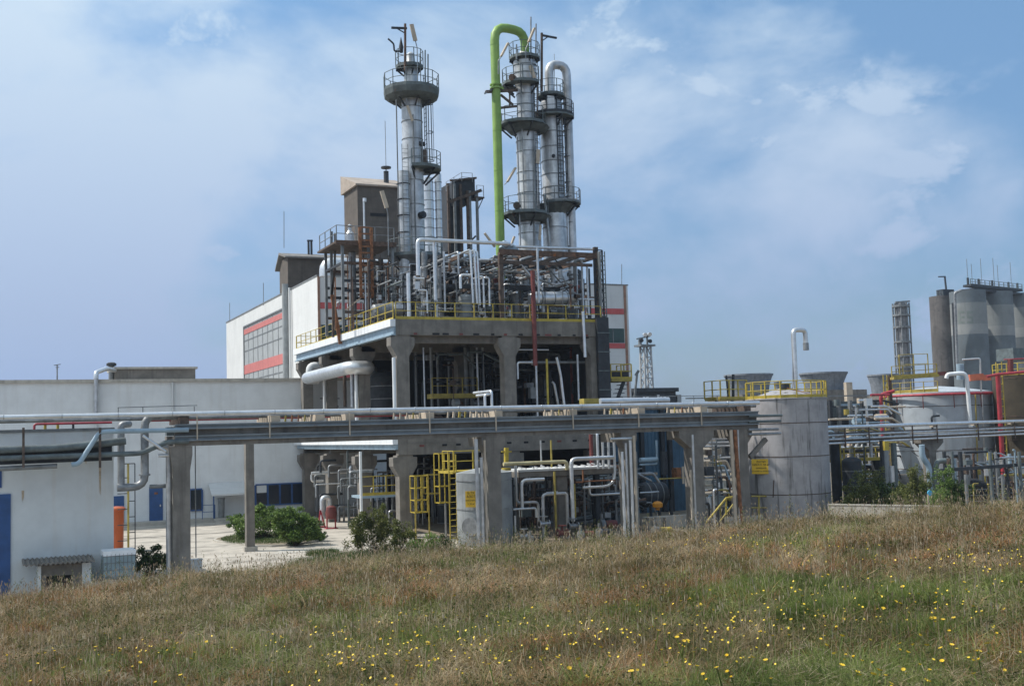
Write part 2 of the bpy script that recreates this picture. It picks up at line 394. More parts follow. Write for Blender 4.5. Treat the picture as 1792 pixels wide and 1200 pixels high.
def grid_sheet(name, m, rs, phis, zf):
    P = [(r * math.sin(p), r * math.cos(p)) for r in rs for p in phis]
    X = np.array([p[0] for p in P]); Y = np.array([p[1] for p in P]); Z = zf(X, Y); n = len(phis); mb = MB()
    mb.add(list(zip(X.tolist(), Y.tolist(), Z.tolist())), [(k * n + i, k * n + (i + 1) % n, (k + 1) * n + (i + 1) % n, (k + 1) * n + i) for k in range(len(rs) - 1) for i in range(n)], True)
    return struct(name, mb, m)
# soil under the meadow
def soilmat():
    m = bpy.data.materials.new('meadow_soil'); m.use_nodes = True; t = m.node_tree; b = t.nodes['Principled BSDF']
    geo = nn(t, 'ShaderNodeNewGeometry'); r = nn(t, 'ShaderNodeValToRGB')
    n_ = noise(t, geo.outputs['Position'], 5, 8, .7); t.links.new(n_, r.inputs[0]); e = r.color_ramp
    for i, (p, c) in enumerate(((.3, (.05, .045, .022, 1)), (.5, (.12, .105, .05, 1)))): e.elements[i].position = p; e.elements[i].color = c
    k = e.elements.new(.68); k.color = (.24, .19, .11, 1)
    t.links.new(r.outputs[0], b.inputs['Base Color']); b.inputs['Roughness'].default_value = 1
    bp = nn(t, 'ShaderNodeBump'); bp.inputs['Strength'].default_value = .8; bp.inputs['Distance'].default_value = .08
    t.links.new(noise(t, geo.outputs['Position'], 14, 5, .7), bp.inputs['Height']); t.links.new(bp.outputs[0], b.inputs['Normal']); return m
SOIL = soilmat()
rs = [.01, 2, 4, 5, 6, 7, 8] + [8 + .4 * i for i in range(1, 60)] + [32.5, 34, 36, 38, 40, 41.2]
grid_sheet('meadow_bank', SOIL, rs, [rad(a) for a in np.arange(-180, 180, 1.5)], bank_z)
struct('ground', MB().box(-2500, 2500, -2500, 3000, -.6, -.03), DIRT)
# pale concrete yard on the left, and its joints come from the material
struct('concrete_yard', MB().add([(-30, 36, 0), (19.5, 36, 0), (24, 52, 0), (24, 90, 0), (-30, 90, 0)], [(0, 1, 2, 3, 4)]), YARD)
struct('plant_floor', MB().add([(24, 46, .004), (80, 44, .004), (110, 120, .004), (24, 120, .004)], [(0, 1, 2, 3)]), DIRT)
for k_, py_ in enumerate((929, 943)):
    e0, e1 = onZ(214, py_, 0), onZ(430, py_ - 5, 0); struct('drain_channel', MB().box(e0.x, e1.x, e0.y, e0.y + .35, .006, .012), CONC)
# white-ish worn strip on the yard
a_ = onZ(505, 962, 0)
struct('road_patch', MB().prism([(a_.x - 1.2, a_.y - 1.5), (a_.x + 2.4, a_.y - 2.4), (a_.x + 3.2, a_.y - .7), (a_.x - .2, a_.y + .6)], 'z', .006, .012), CONCL)
# planted island with kerb
def blob(cx, cy, rx, ry, n=28, wob=.12, rot=0):
    P = []
    for i in range(n):
        t = 2 * math.pi * i / n; k = 1 + wob * math.sin(3 * t + 1) + wob * .5 * math.sin(5 * t)
        x, y = rx * k * math.cos(t), ry * k * math.sin(t); P.append((cx + x * math.cos(rot) - y * math.sin(rot), cy + x * math.sin(rot) + y * math.cos(rot)))
    return P
isl = onZ(478, 944, 0)
struct('kerb', MB().prism(blob(isl.x, isl.y, 3.1, 4.2, rot=.1), 'z', -.05, .11), CONCL)
struct('island_soil', MB().prism(blob(isl.x, isl.y, 2.95, 4.05, rot=.1), 'z', 0, .118), DIRT)
bed = onZ(655, 985, 0)
struct('weed_soil', MB().prism(blob(bed.x, bed.y, 4.2, 3.2, rot=.4), 'z', -.02, .03), DIRT)

# ================================================================ vegetation helpers (numpy)
def np_mesh(name, verts, loops, sizes, m, parent=None, loc=(0, 0, 0)):
    me = bpy.data.meshes.new(name); me.vertices.add(len(verts)); me.vertices.foreach_set('co', (verts - np.array(loc)).astype(np.float32).ravel())
    me.loops.add(len(loops)); me.loops.foreach_set('vertex_index', loops.astype(np.int32))
    st = np.concatenate([[0], np.cumsum(sizes)[:-1]]).astype(np.int32)
    me.polygons.add(len(sizes)); me.polygons.foreach_set('loop_start', st); me.polygons.foreach_set('loop_total', sizes.astype(np.int32))
    me.materials.append(m); me.update(calc_edges=True); o = bpy.data.objects.new(name, me); COL.objects.link(o)
    if parent is not None: o.parent = parent
    else: o.location = loc
    return o
def blades(x, y, z, h, w_, lean=.35, curl=.5):
    n = len(x); a = np.random.uniform(0, 2 * np.pi, n); d = np.stack([np.cos(a), np.sin(a)], 1)
    ln = np.random.normal(0, lean, n)[:, None] * h[:, None]; b = np.random.uniform(0, 2 * np.pi, n); ld = np.stack([np.cos(b), np.sin(b)], 1)
    base = np.stack([x, y], 1); V_ = np.zeros((n, 5, 3)); s = d * w_[:, None] / 2
    V_[:, 0, :2] = base - s; V_[:, 1, :2] = base + s; V_[:, 0, 2] = V_[:, 1, 2] = z - .02
    mid = base + ld * ln * .35; V_[:, 2, :2] = mid + s * .8; V_[:, 3, :2] = mid - s * .8; V_[:, 2, 2] = V_[:, 3, 2] = z + h * .55
    V_[:, 4, :2] = base + ld * ln * (1 + curl * np.random.rand(n)[:, None]); V_[:, 4, 2] = z + h * np.random.uniform(.85, 1, n)
    k = (np.arange(n) * 5)[:, None]
    loops = np.concatenate([k + np.array([0, 1, 2, 3]), k + np.array([3, 2, 4])], 1).ravel(); sizes = np.tile([4, 3], n)
    return V_.reshape(-1, 3), loops, sizes
def leaf_cloud(n, blobs, size, flat=.3):
    """leaf quads through ellipsoids (cx,cy,cz,rx,ry,rz,weight)"""
    wts = np.array([b[6] for b in blobs], float); idx = np.random.choice(len(blobs), n, p=wts / wts.sum())
    B = np.array([b[:6] for b in blobs])[idx]; u = np.random.normal(size=(n, 3)); u /= np.linalg.norm(u, axis=1)[:, None]
    r = np.random.rand(n)[:, None] ** .45; c = B[:, :3] + u * r * B[:, 3:6] * np.random.normal(1, .1, (n, 1))
    c[:, 2] = np.maximum(c[:, 2], .02)
    t1 = np.random.normal(size=(n, 3)); t1 /= np.linalg.norm(t1, axis=1)[:, None]; t2 = np.cross(t1, np.random.normal(size=(n, 3))); t2 /= np.linalg.norm(t2, axis=1)[:, None]
    s = (size * np.random.uniform(.6, 1.3, n))[:, None]; V_ = np.stack([c - t1 * s, c + t2 * s * .45, c + t1 * s, c - t2 * s * .45], 1).reshape(-1, 3)
    return V_, np.arange(4 * n), np.full(n, 4)
def bush(name, label, base, blobs, n, size, m, cat='bush', group=None, stems=5):
    t = T(name, label, cat, base, group); bb = [(base.x + b[0], base.y + b[1], base.z + b[2], b[3], b[4], b[5], b[6] if len(b) > 6 else b[3] * b[4] * b[5]) for b in blobs]
    sub = []                          # break each lobe into clumps for an uneven outline
    for b in bb:
        for _ in range(14):
            u = np.random.normal(size=3); u /= np.linalg.norm(u); q = random.uniform(.5, 1.25); k = random.uniform(.2, .42)
            sub.append((b[0] + u[0] * b[3] * q, b[1] + u[1] * b[4] * q, b[2] + u[2] * b[5] * q, b[3] * k, b[4] * k, b[5] * k, b[6] * random.uniform(.5, 1)))
        sub.append((*b[:3], b[3] * .7, b[4] * .7, b[5] * .7, b[6] * 2.2))
    v, l, s = leaf_cloud(n, sub, size); np_mesh('foliage', v, l, s, m, t, tuple(base))
    mb = MB()
    for b in sub[::max(1, len(sub) // (stems * 4))]:
        mb.cyl(base + V(random.uniform(-.1, .1), random.uniform(-.1, .1), 0), (b[0], b[1], max(b[2], .1)), .02, .006, n=5, cap=False)
    mb.build('stem', BARK, t); return t

# ================================================================ LEFT: warehouse
wA = onY(0, 665, 87.2); WZ = wA.z
wh = T('warehouse', 'long low white warehouse with blue doors and windows behind the pipe rack', 'building', (10, 87.2, 0))
MB().box(-40, 27, 87.2, 118, 0, WZ - .22).build('wall', WALLW, wh)
MB().box(-40.2, 27.1, 87, 118.2, WZ - .22, WZ).build('roof', CONCL, wh)
dk = onY(215, 905, 86)
pl = MB().box(-40, 27.2, 85.8, 87.19, 0, .25); pl.build('loading_dock', CONCL, wh, 'raised concrete plinth along the foot of the wall')
def wdoor(x0, x1, y0, y1, m=BLUE, name='door'):
    a, b = onY(x0, y0, 87.15), onY(x1, y1, 87.15); f = MB().box(a.x, b.x, 87.1, 87.19, .25, a.z).build(name, m, wh)
    MB().box(b.x - .22, b.x - .14, 87.04, 87.1, 1.25, 1.4).build('handle', GALV, f); return f, a, b
d1, a, b = wdoor(261, 285, 852, 912); MB().box(a.x + .35, b.x - .35, 87.08, 87.1, 2.15, 2.3).build('notice_plate', RUSTO, d1)
d2, a, b = wdoor(199, 217, 868, 912)
def wwin(x0, x1, y0, y1, npan, blind=()):
    a, b = onY(x0, y0, 87.1), onY(x1, y1, 87.1); w_ = MB()
    w_.box(a.x, b.x, 87.06, 87.18, a.z - .1, a.z); w_.box(a.x, b.x, 87.06, 87.18, b.z, b.z + .1)
    for i in range(npan + 1):
        x = a.x + (b.x - a.x) * i / npan; w_.box(x - .06, x + .06, 87.06, 87.18, b.z + .1, a.z - .1)
    f = w_.build('window', BLUE, wh)
    for i in range(npan):
        x = a.x + (b.x - a.x) * i / npan; MB().box(x + .06, x + (b.x - a.x) / npan - .06, 87.13, 87.16, b.z + .1, a.z - .1).build('pane', GLASS, f)
        if i in blind: MB().box(x + .09, x + (b.x - a.x) / npan - .09, 87.1, 87.125, (a.z * .6 + b.z * .4), a.z - .1).build('blind', PANEL, f)
wwin(447, 532, 847, 881, 4, (0,)); wwin(332, 354, 855, 893, 1)
a, b = onY(368, 848, 86.2), onY(432, 862, 86.2)
cn = MB().prism([(87.18, a.z + .1), (87.18, a.z - .02), (85.6, b.z - .1), (85.6, b.z + .02)], 'x', a.x, b.x).build('canopy', PANEL, wh, 'small sloping canopy over a side entrance')
MB().bar((a.x + .15, 85.7, .25), (a.x + .15, 85.7, b.z - .08), .09).build('leg', BLUE, cn); MB().bar((b.x - .15, 85.7, .25), (b.x - .15, 85.7, b.z - .08), .09).build('leg', BLUE, cn)
x0, x1 = onY(354, 880, 85.9).x, onY(376, 880, 85.9).x; railing([V(x0, 85.9, .25), V(x1, 85.9, .25)], 1.0, BLUE, wh, 1.2, toe=0)
st_ = MB(); sx0, sx1 = onY(376, 900, 85.2).x, onY(410, 900, 85.2).x
for k in range(3): st_.box(sx0, sx1, 85.79 - .3 * (k + 1), 85.79 - .3 * k, 0, .25 - .08 * k)
st_.build('steps', CONCL, wh)
bn = onY(387, 900, 86.5); b_ = MB().cyl((bn.x, 86.4, .25), (bn.x, 86.4, 1.6), .22, .25, 14); b_.cyl((bn.x, 86.4, 1.6), (bn.x, 86.4, 1.68), .27, n=14)
b_.one('litter_bin', STEELG, 'small grey litter bin on the dock beside the canopy steps', 'bin')
for px in (168, 302):
    x = onY(px, 700, 87.1).x; MB().tube([(x, 87.06, WZ - .25), (x, 87.06, .75)], .09, 8).build('downpipe', PANEL, wh)
# rooftop: raised monitor, cowl, duct
a, b = onY(201, 642, 90.2), onY(342, 662, 90.2)
rm = T('roof_housing', 'low raised ventilation housing with a flat lid on the warehouse roof', 'roof housing', (a.x, 90.2, WZ))
MB().box(a.x, b.x, 90.2, 95.2, WZ, a.z - .16).build('wall', CONC, rm); MB().box(a.x - .1, b.x + .15, 90.05, 95.35, a.z - .16, a.z).build('lid', CONCL, rm)
c = onY(195, 660, 90.7); ct = onY(195, 641, 90.7).z
co = T('roof_cowl', 'dark mushroom vent cowl left of the roof housing', 'vent', (c.x, 90.7, WZ))
MB().cyl((c.x, 90.7, WZ), (c.x, 90.7, ct), .2, n=14).build('stack', STEELG, co)
MB().lathe(c.x, 90.7, [(.2, ct), (.36, ct + .05), (.36, ct + .22), (.22, ct + .3), (.0, ct + .32)], 16).build('cap', STEELD, co)
pipe((168, 664, 86.9), [('z', 652), ('to', onY(186, 645, 89.2)), ('to', onY(201, 648, 90.2))], .17, GALVB, 'pale duct curving over the warehouse roof edge', cat='duct', name='duct')
pipe((168, 738, 86.8), [('z', 662)], .15, GALV, 'silver downpipe below the duct at the warehouse roof edge', cat='downpipe', name='downpipe')
c = onY(100, 662, 97.2); t = T('roof_antenna', 'thin aerial standing on the warehouse roof far left', 'antenna', (c.x, 97.2, WZ))
zt = onY(100, 638, 97.2).z; m_ = MB().cyl((c.x, 97.2, WZ), (c.x, 97.2, zt), .05, n=6); m_.build('mast', STEELG, t)
MB().bar((c.x - .25, 97.2, zt - .05), (c.x + .25, 97.2, zt + .03), .06).bar((c.x - .12, 97.2, zt - .22), (c.x + .15, 97.2, zt - .2), .05).build('crossbar', STEELG, t)

# ================================================================ LEFT: near shed and its small things
sh = T('utility_shed', 'flat-roofed white shed with a tall blue door at the left edge', 'shed', (2.5, 51, 0))
sx = onY(199, 900, 51).x; sz = onY(100, 750, 51).z
MB().box(-7, sx, 51, 58, -.2, sz - .12).build('wall', SHEDW, sh); MB().box(-7.05, sx + .04, 50.96, 58.04, sz - .12, sz).build('roof', STEELG, sh)
a, b = onY(-30, 866, 50.95), onY(18, 1048, 50.95); d = MB().box(a.x, b.x, 50.94, 50.998, 0, a.z).build('door', BLUE, sh)
a, b = onY(-30, 823, 50.95), onY(3, 853, 50.95); MB().box(a.x, b.x, 50.95, 50.998, b.z, a.z).build('window', BLUE, sh)
for (px_, y0_, y1_, wd_) in ((41, 790, 806, .5), (175, 800, 868, .05), (40, 858, 880, .05), (120, 790, 800, .35), (150, 798, 812, .04)):
    a, b = onY(px_, y1_, 50.99), onY(px_, y0_, 50.99); n_ = 7; P_ = [(a.x + (i / n_ - .5) * wd_ * 2, b.z) for i in range(n_ + 1)] + [(a.x + (i / n_ - .5) * wd_ * 1.4, a.z + random.uniform(0, .5) * (b.z - a.z)) for i in range(n_, -1, -1)]
    MB().prism(P_, 'y', 50.992, 50.9985).build('rust_stain', mat('wall_rust_stain', (.47, .38, .28), .9, var=.2, scale=6), sh)
# red/yellow piping on the shed roof
pipe((60, 752, 53), [('z', 742), ('x', 196)], .05, REDP, 'thin red pipe running along the shed roof', name='pipe')
for px in (79, 101): pipe((px, 751, 53.2), [('z', 735)], .06, YELL, 'short yellow vent stub on the shed roof', group='yellow vent stubs on the shed roof', name='vent_stub', cat='vent')
pipe((128, 751, 53.2), [('z', 737)], .05, STEELD, 'short dark post on the shed roof between yellow stubs and rack', name='roof_post', cat='post')
# lean-to with corrugated roof
lt = T('pump_hutch', 'little white hutch with a corrugated roof against the shed', 'hutch', (onY(100, 1000, 50).x, 50, 0))
a, b = onY(66, 985, 49.6), onY(160, 985, 49.6); zt = onY(100, 988, 49.6).z
fx0, fx1 = onY(72, 1000, 49.6).x, onY(144, 1000, 49.6).x
MB().box(a.x, fx0, 49.6, 50.99, -.2, zt).build('wall', SHEDW, lt); MB().box(fx1, b.x, 49.7, 50.99, -.2, zt).build('wall', SHEDW, lt)
ox0, ox1 = onY(81, 1000, 49.7).x, onY(127, 1000, 49.7).x; oz0, oz1 = onY(100, 1032, 49.7).z, onY(100, 1007, 49.7).z
MB().box(fx0, fx1, 49.75, 49.85, oz1, zt).box(fx0, ox0, 49.75, 49.85, -.2, oz1).box(ox1, fx1, 49.75, 49.85, -.2, oz1).box(ox0, ox1, 49.75, 49.85, -.2, oz0).build('front_panel', CONC, lt)
MB().box(ox0, ox1, 49.95, 50.0, oz0, oz1).build('opening', DARK, lt)
r0, r1 = onY(40, 985, 49.2).x, onY(166, 985, 49.2).x; zz1, zz0 = onY(100, 974, 50.9).z, onY(100, 984, 49.2).z
mb = MB(); n = 60; vs = []
for i in range(n + 1):
    x = r0 + (r1 - r0) * i / n; dz = .035 * math.sin(i * 2 * math.pi / 4); vs += [(x, 49.15, zz0 + dz), (x, 50.99, zz1 + dz), (x, 49.15, zz0 + dz - .05), (x, 50.99, zz1 + dz - .05)]
mb.add(vs, [f for i in range(n) for f in ((4*i, 4*i+4, 4*i+5, 4*i+1), (4*i+2, 4*i+3, 4*i+7, 4*i+6), (4*i, 4*i+2, 4*i+6, 4*i+4))]); mb.build('corrugated_roof', CONC, lt)
# plastic crate-tank
a, b = onY(180, 1016, 49.4), onY(238, 1016, 49.4); zt = onY(210, 963, 49.4).z; zb = max(0.05, onY(210, 1017, 49.4).z)
ib = T('caged_tank', 'pale blue-grey plastic tote tank in a cage beside the shed corner', 'tank', ((a.x + b.x) / 2, 49.9, zb))
MB().box(a.x + .03, b.x - .03, 49.43, 50.55, zb + .12, zt - .12).build('container', PLAST, ib)
MB().box(a.x, b.x, 49.4, 50.6, zt - .2, zt).build('lid', WHITEP, ib); MB().box(a.x, b.x, 49.4, 50.6, zb, zb + .1).build('pallet', CONCL, ib)
cg = MB()
for i in range(9): x = a.x + (b.x - a.x) * i / 8; cg.bar((x, 49.41, zb + .1), (x, 49.41, zt - .12), .02)
for i in range(4): z = zb + .2 + (zt - zb - .4) * i / 3; cg.bar((a.x, 49.4, z), (b.x, 49.4, z), .02)
cg.build('cage', STEELG, ib)
MB().box(a.x - .7, b.x + .3, 48.9, 50.9, -.1, zb).one('concrete_pad', CONCL, 'concrete pad under the caged plastic tank', 'pad')
# orange bin
c = ground(203, 64); zt = onD(203, 886, 64).z
ob = T('orange_bin', 'tall orange round container with a rimmed lid behind the shed corner', 'container', c)
MB().lathe(c.x, c.y, [(0, 0), (.38, 0), (.42, zt - .25), (.42, zt - .2)], 24).build('drum', ORNG, ob)
MB().lathe(c.x, c.y, [(.42, zt - .2), (.50, zt - .2), (.50, zt - .08), (.4, zt), (0, zt + .04)], 24).build('lid', ORNG, ob)
# small ladder stand next to it
c = ground(224, 62); zt = onD(224, 811, 62).z; ls = T('access_ladder', 'slim rusty yellow ladder frame standing behind the shed corner', 'ladder', c)
MB().bar(c, c + V(0, 0, zt), .10).build('post', YELD, ls); MB().bar(c + V(.35, 0, 0), c + V(.35, 0, zt), .05).bar(c + V(-.5, 0, zt), c + V(.35, 0, zt), .05).build('rail', STEELD, ls)
rg = MB()
for k in range(10): rg.cyl(c + V(0, 0, .3 + k * .42), c + V(-.55 if k % 2 else .35, 0, .3 + k * .42), .025, n=5)
rg.build('rung', STEELD, ls)
# electrical box right of pillar
a, b = onY(334, 1004, 51.5), onY(354, 979, 51.5); MB().box(a.x, b.x, 51.5, 51.9, 0, b.z).box(a.x - .03, b.x + .03, 51.47, 51.93, b.z, b.z + .04).one('cable_box', PANEL, 'low pale cabinet at the foot of the leftmost rack pillar', 'cabinet')
# expansion loop of insulated duct hanging at the left end of the rack
YL = 49.9
lp = T('insulated_pipe_loop', 'thick silver pipe loop hanging down beside the shed from the rack', 'pipe loop', onY(254, 850, YL))
pipe((330, 726, YL), [('x', 253), ('z', 851), ('x', 205)], ('px', 13.5), GALVD, parent=lp, bend=.5, n=16, name='run')
pipe((212, 850, YL + .05), [('z', 742), ('x', 226), ('y', 1.0)], ('px', 12), GALVD, parent=lp, bend=.35, n=14, name='riser')
for z in (792, 832): p = onY(253, z, YL); MB().cyl(p, p + V(0, 0, .07), .235, n=16).build('clamp_band', GALVD, lp)
pipe((262, 851, YL + .3), [('x', 296), ('z', 870)], .09, STEELG, 'thin grey pipe leading from the loop to the leftmost pillar', name='pipe')
pipe((297, 1010, YL + .1), [('z', 782), ('x', 278), ('z', 775)], .14, GALV, 'upright silver pipe strapped to the left side of the leftmost pillar', name='pipe')
pipe((277, 797, YL), [('x', 296)], .08, GALVB, 'short bright pipe stub near the top of the leftmost pillar', name='pipe')
pipe((343, 975, 51.4), [('z', 780)], .025, STEELG, 'very thin cable running down right of the leftmost pillar', name='cable', cat='cable')
for k, (pth, lab) in enumerate((
    ([(330, 752), (175, 755), (138, 811), (125, 813)], 'blue-grey pipe bending down in front of the shed with an open end'),
    ([(330, 772), (292, 773), (246, 793), (160, 796), (0, 802)], 'lower blue-grey pipe with a dogleg crossing the shed front'),
    ([(220, 771), (100, 784), (-30, 788)], 'upper dark rail pipe crossing the front of the shed'),
    ([(100, 815), (0, 820), (-30, 821)], 'lowest pale pipe along the front of the shed'))):
    mb = MB().tube([onY(x, y, 49.3 + .12 * k) for x, y in pth], [.10, .11, .16, .10][k], 10, .25)
    mb.one('pipe', [LBLUE, STEEL, STEEL, STEELG][k], lab, 'pipe')
pipe((290, 790, 49.2), [('to', onY(250, 762, 49.2))], .06, GALVB, 'short bright slanting pipe at the left end of the rack', name='pipe')
for px in (41, 175): MB().bar(onY(px, 748, 49.25), onY(px, 818, 49.25), .09).one('pipe_hanger', RUSTB, 'rusty hanger bar holding the pipes in front of the shed' + (' at its left' if px == 41 else ' near its right corner'), 'hanger')
p0, p1 = onY(-20, 800, 49.75), onY(196, 792, 49.75)
MB().bar(p0, p1, .05, .62).one('cable_tray', STEELD, 'dark cable tray crossing the upper wall of the shed', 'cable tray')

# ================================================================ MAIN PIPE RACK
YR = 49.5; RK = T('pipe_rack', 'long concrete and steel pipe rack crossing the picture on pillars', 'pipe rack', (22, YR, 0))
XL, XR = onY(306, 760, YR).x, onY(1326, 730, YR).x
MB().box(XL, XR, YR, YR + .6, 5.76, 6.2).build('beam', CONC, RK)
MB().box(XL, XR, YR + 2.4, YR + 3.0, 5.76, 6.2).build('beam', CONC, RK)
def channel(z0, z1, y0, y1, m, x0=XL, x1=XR):
    mb = MB().box(x0, x1, y0, y0 + .05, z0, z1); mb.box(x0, x1, y0 - .09, y0 - .002, z1 - .05, z1); mb.box(x0, x1, y0 - .09, y0 - .002, z0, z0 + .05); return mb.build('channel', m, RK)
channel(5.97, 6.2, YR - .06, 0, CHAN); channel(6.46, 6.68, YR - .06, 0, CHAN)
MB().box(XL, XR, YR + .1, YR + .22, 6.2, 6.6).build('web', CONC, RK)
MB().box(XL, XR, YR + 2.4, YR + 2.9, 6.22, 6.6).build('rear_beam', STEEL, RK)
# cross sleepers and clusters of small brackets
for px in (322, 482, 560, 612, 752, 872, 1003, 1122, 1232, 1308):
    x = onY(px, 730, YR).x; MB().box(x - .2, x + .2, YR - .05, YR + 2.9, 6.69, 6.97).build('sleeper', BEIGE if px not in (322, 1308) else RUSTB, RK)
for a, b in ((500, 545), (690, 735), (785, 845), (955, 992), (1060, 1104), (1170, 1208)):
    x0, x1 = onY(a, 730, YR).x, onY(b, 730, YR).x; k = int((b - a) / 8)
    for i in range(k): x = x0 + (x1 - x0) * i / max(1, k - 1); MB().bar((x, YR + .1, 6.69), (x + .04, YR + .12, 6.97), random.choice((.05, .07, .1))).build('bracket', random.choice((BEIGE, RUSTO, YELD, BEIGE)), RK)
for px in (345, 472, 612, 752, 868, 1003, 1118, 1228):
    x = onY(px, 740, YR - .2).x; MB().bar((x, YR - .2, 6.02), (x, YR - .2, 7.02), .05, .04).build('hanger', BEIGE, RK)
def pillar(px, w_=.72, parent=RK, y0=YR, m=CONC, ztop=5.76, cap=True, capw=1.25, caph=.75, label=None, dy=.7):
    x = onY(px, 850, y0).x; mb = MB().box(x - w_ / 2, x + w_ / 2, y0 + .02, y0 + dy, -.3, ztop - .01)
    if cap: mb.prism([(x - w_ / 2, ztop - caph), (x - capw / 2, ztop - .35), (x - capw / 2, ztop - .005), (x + capw / 2, ztop - .005), (x + capw / 2, ztop - .35), (x + w_ / 2, ztop - caph)], 'y', y0 + .01, y0 + dy + .01)
    return mb.build('pillar', m, parent, label)
pillar(318, .70, capw=.9, caph=1.0); pillar(866, .68, capw=1.2); pillar(1104, .5, capw=.9); pillar(1223, .74, capw=2.1, caph=.9); pillar(1304, .6, capw=1.2)
for px in (318, 866, 1104, 1223, 1304): x = onY(px, 850, YR).x; MB().box(x - .3, x + .3, YR + .61, YR + 2.39, 5.3, 5.755).build('cantilever', CONC, RK)
# thinner pillar standing further back left
x = onY(438, 850, 62).x; t = T('rear_pillar', 'thin concrete pillar under the rack between the leftmost pillar and the platform', 'pillar', (x, 62, 0))
MB().box(x - .22, x + .22, 62, 62.45, 0, onY(438, 770, 62).z).build('shaft', CONC, t)
MB().box(x - .35, x + .35, 61.95, 62.5, 0, .25).build('foot', CONCL, t)
# pipes lying on the rack
mp_ = pipe((-40, 731, YR - .02), [('x', 1328)], .10, GALVB, 'long bright silver pipe running the full length of the main rack', bend=.1, n=14)
zc_ = onY(600, 718.5, YR - .02).z
for k in range(17):
    x = .5 + k * 2.15; MB().cyl((x, YR - .02, zc_), (x + .05, YR - .02, zc_), .112, n=14).build('seam_band', GALV, mp_)
pipe((-40, 738, YR + .75), [('x', 1322)], .09, GALVD, 'second dull pipe behind the bright one on the rack', n=10)
for k in range(5):
    pipe((190 + 6 * k, 734 - k, YR + 1.0 + .38 * k), [('x', 1310)], .05 + .02 * (k % 3), random.choice((GALVD, RUSTB, STEELG)), 'dull pipe lying on the rear of the main rack', 'dull pipes on the rear of the main rack')
pipe((250, 736, YR + 2.5), [('x', 720)], .05, REDP, 'thin red pipe visible under the bright pipe on the left half of the rack')
for (a, b, y) in ((1050, 1118, 702), (1108, 1170, 701)):
    pipe((a, y, YR + 1.6), [('x', b)], .16, GALVB, 'short fat bright insulated pipe on top of the rack right of the platform, ' + ('left one' if a == 1050 else 'right one'), n=14)
    p = onY((a + b) / 2, y, YR + 1.6)
pipe((849, 716, YR + .9), [('z', 690), ('x', 857), ('y', 1.6)], .065, GALVB, 'white pipe hoop rising above the rack in front of the platform, left limb')
pipe((861, 716, YR + .9), [('z', 684), ('y', 2.2)], .065, GALVB, 'white pipe hoop rising above the rack in front of the platform, right limb')
MB().box(onY(1022, 700, YR + 1).x, onY(1048, 700, YR + 1).x, YR + 1, YR + 1.5, 6.97, onY(1030, 697, YR + 1).z).one('equipment_box', YELD, 'dull yellow box on the rack beside the fat bright pipes', 'box')
# thin handrail over left and right ends of the rack
def thinrail(x0, x1, y0, y1, Y, lab, posts):
    a, b = onY(x0, y0, Y), onY(x1, y1, Y); t = T('handrail', lab, 'railing', (a.x, Y, 6.97)); mb = MB().cyl(a, b, .02, n=6); mb.build('rail', STEELG, t)
    for px in posts: q = mv(a, 'x', px=px); MB().cyl((q.x, Y, 6.9), (q.x, Y, q.z), .02, n=6).build('post', STEELG, t)
thinrail(206, 345, 713, 709, YR + 1.2, 'thin handrail above the left end of the rack', (207, 250, 340))
thinrail(1085, 1260, 694, 692, YR + 1.2, 'thin handrail above the right end of the rack', (1214, 1255))
# ================================================================ PROCESS PLATFORM (two-storey concrete frame)
Y0 = 63.5; PX0, PX1, PYB = 21.66, 35.55, 86.9; DZ, LZ = 12.74, 5.73
PF = T('process_platform', 'two storey open concrete platform carrying the distillation towers', 'platform structure', (28, 64, 0))
ZB = onY(710, 586, Y0).z; ZC = onY(760, 600, Y0 + .5).z
MB().box(PX0 + .02, PX1, Y0 + .02, PYB, DZ - .28, DZ - .003).build('deck', CONC, PF)
MB().box(PX0 + .02, PX1, Y0, Y0 + .45, ZB, DZ - .28 - .002).build('front_beam', CONC, PF)
MB().box(PX0 + .4, PX1 - .1, Y0 + .55, Y0 + 1.0, ZC, DZ - .285).build('inner_beam', CONC, PF)
for y in (71.2, 78.9, 85.9): MB().box(PX0 + .3, PX1 - .1, y, y + .5, ZC, DZ - .285).build('cross_beam', CONC, PF)
MB().box(PX1 - .5, PX1 - .02, Y0 + .5, PYB, ZB, DZ - .285).build('side_beam', CONC, PF)
MB().box(PX0 - .32, PX0, Y0 + .01, PYB + .2, DZ - .42, DZ).build('fascia', WHITEP, PF, 'bright white painted edge along the left side of the upper deck')
mb = MB().box(PX0 - .12, PX0 + .1, Y0 + .05, PYB, DZ - .95, DZ - .43); mb.box(PX0 - .26, PX0 - .13, Y0 + .05, PYB, DZ - .95, DZ - .88); mb.build('side_girder', LBLUE, PF)
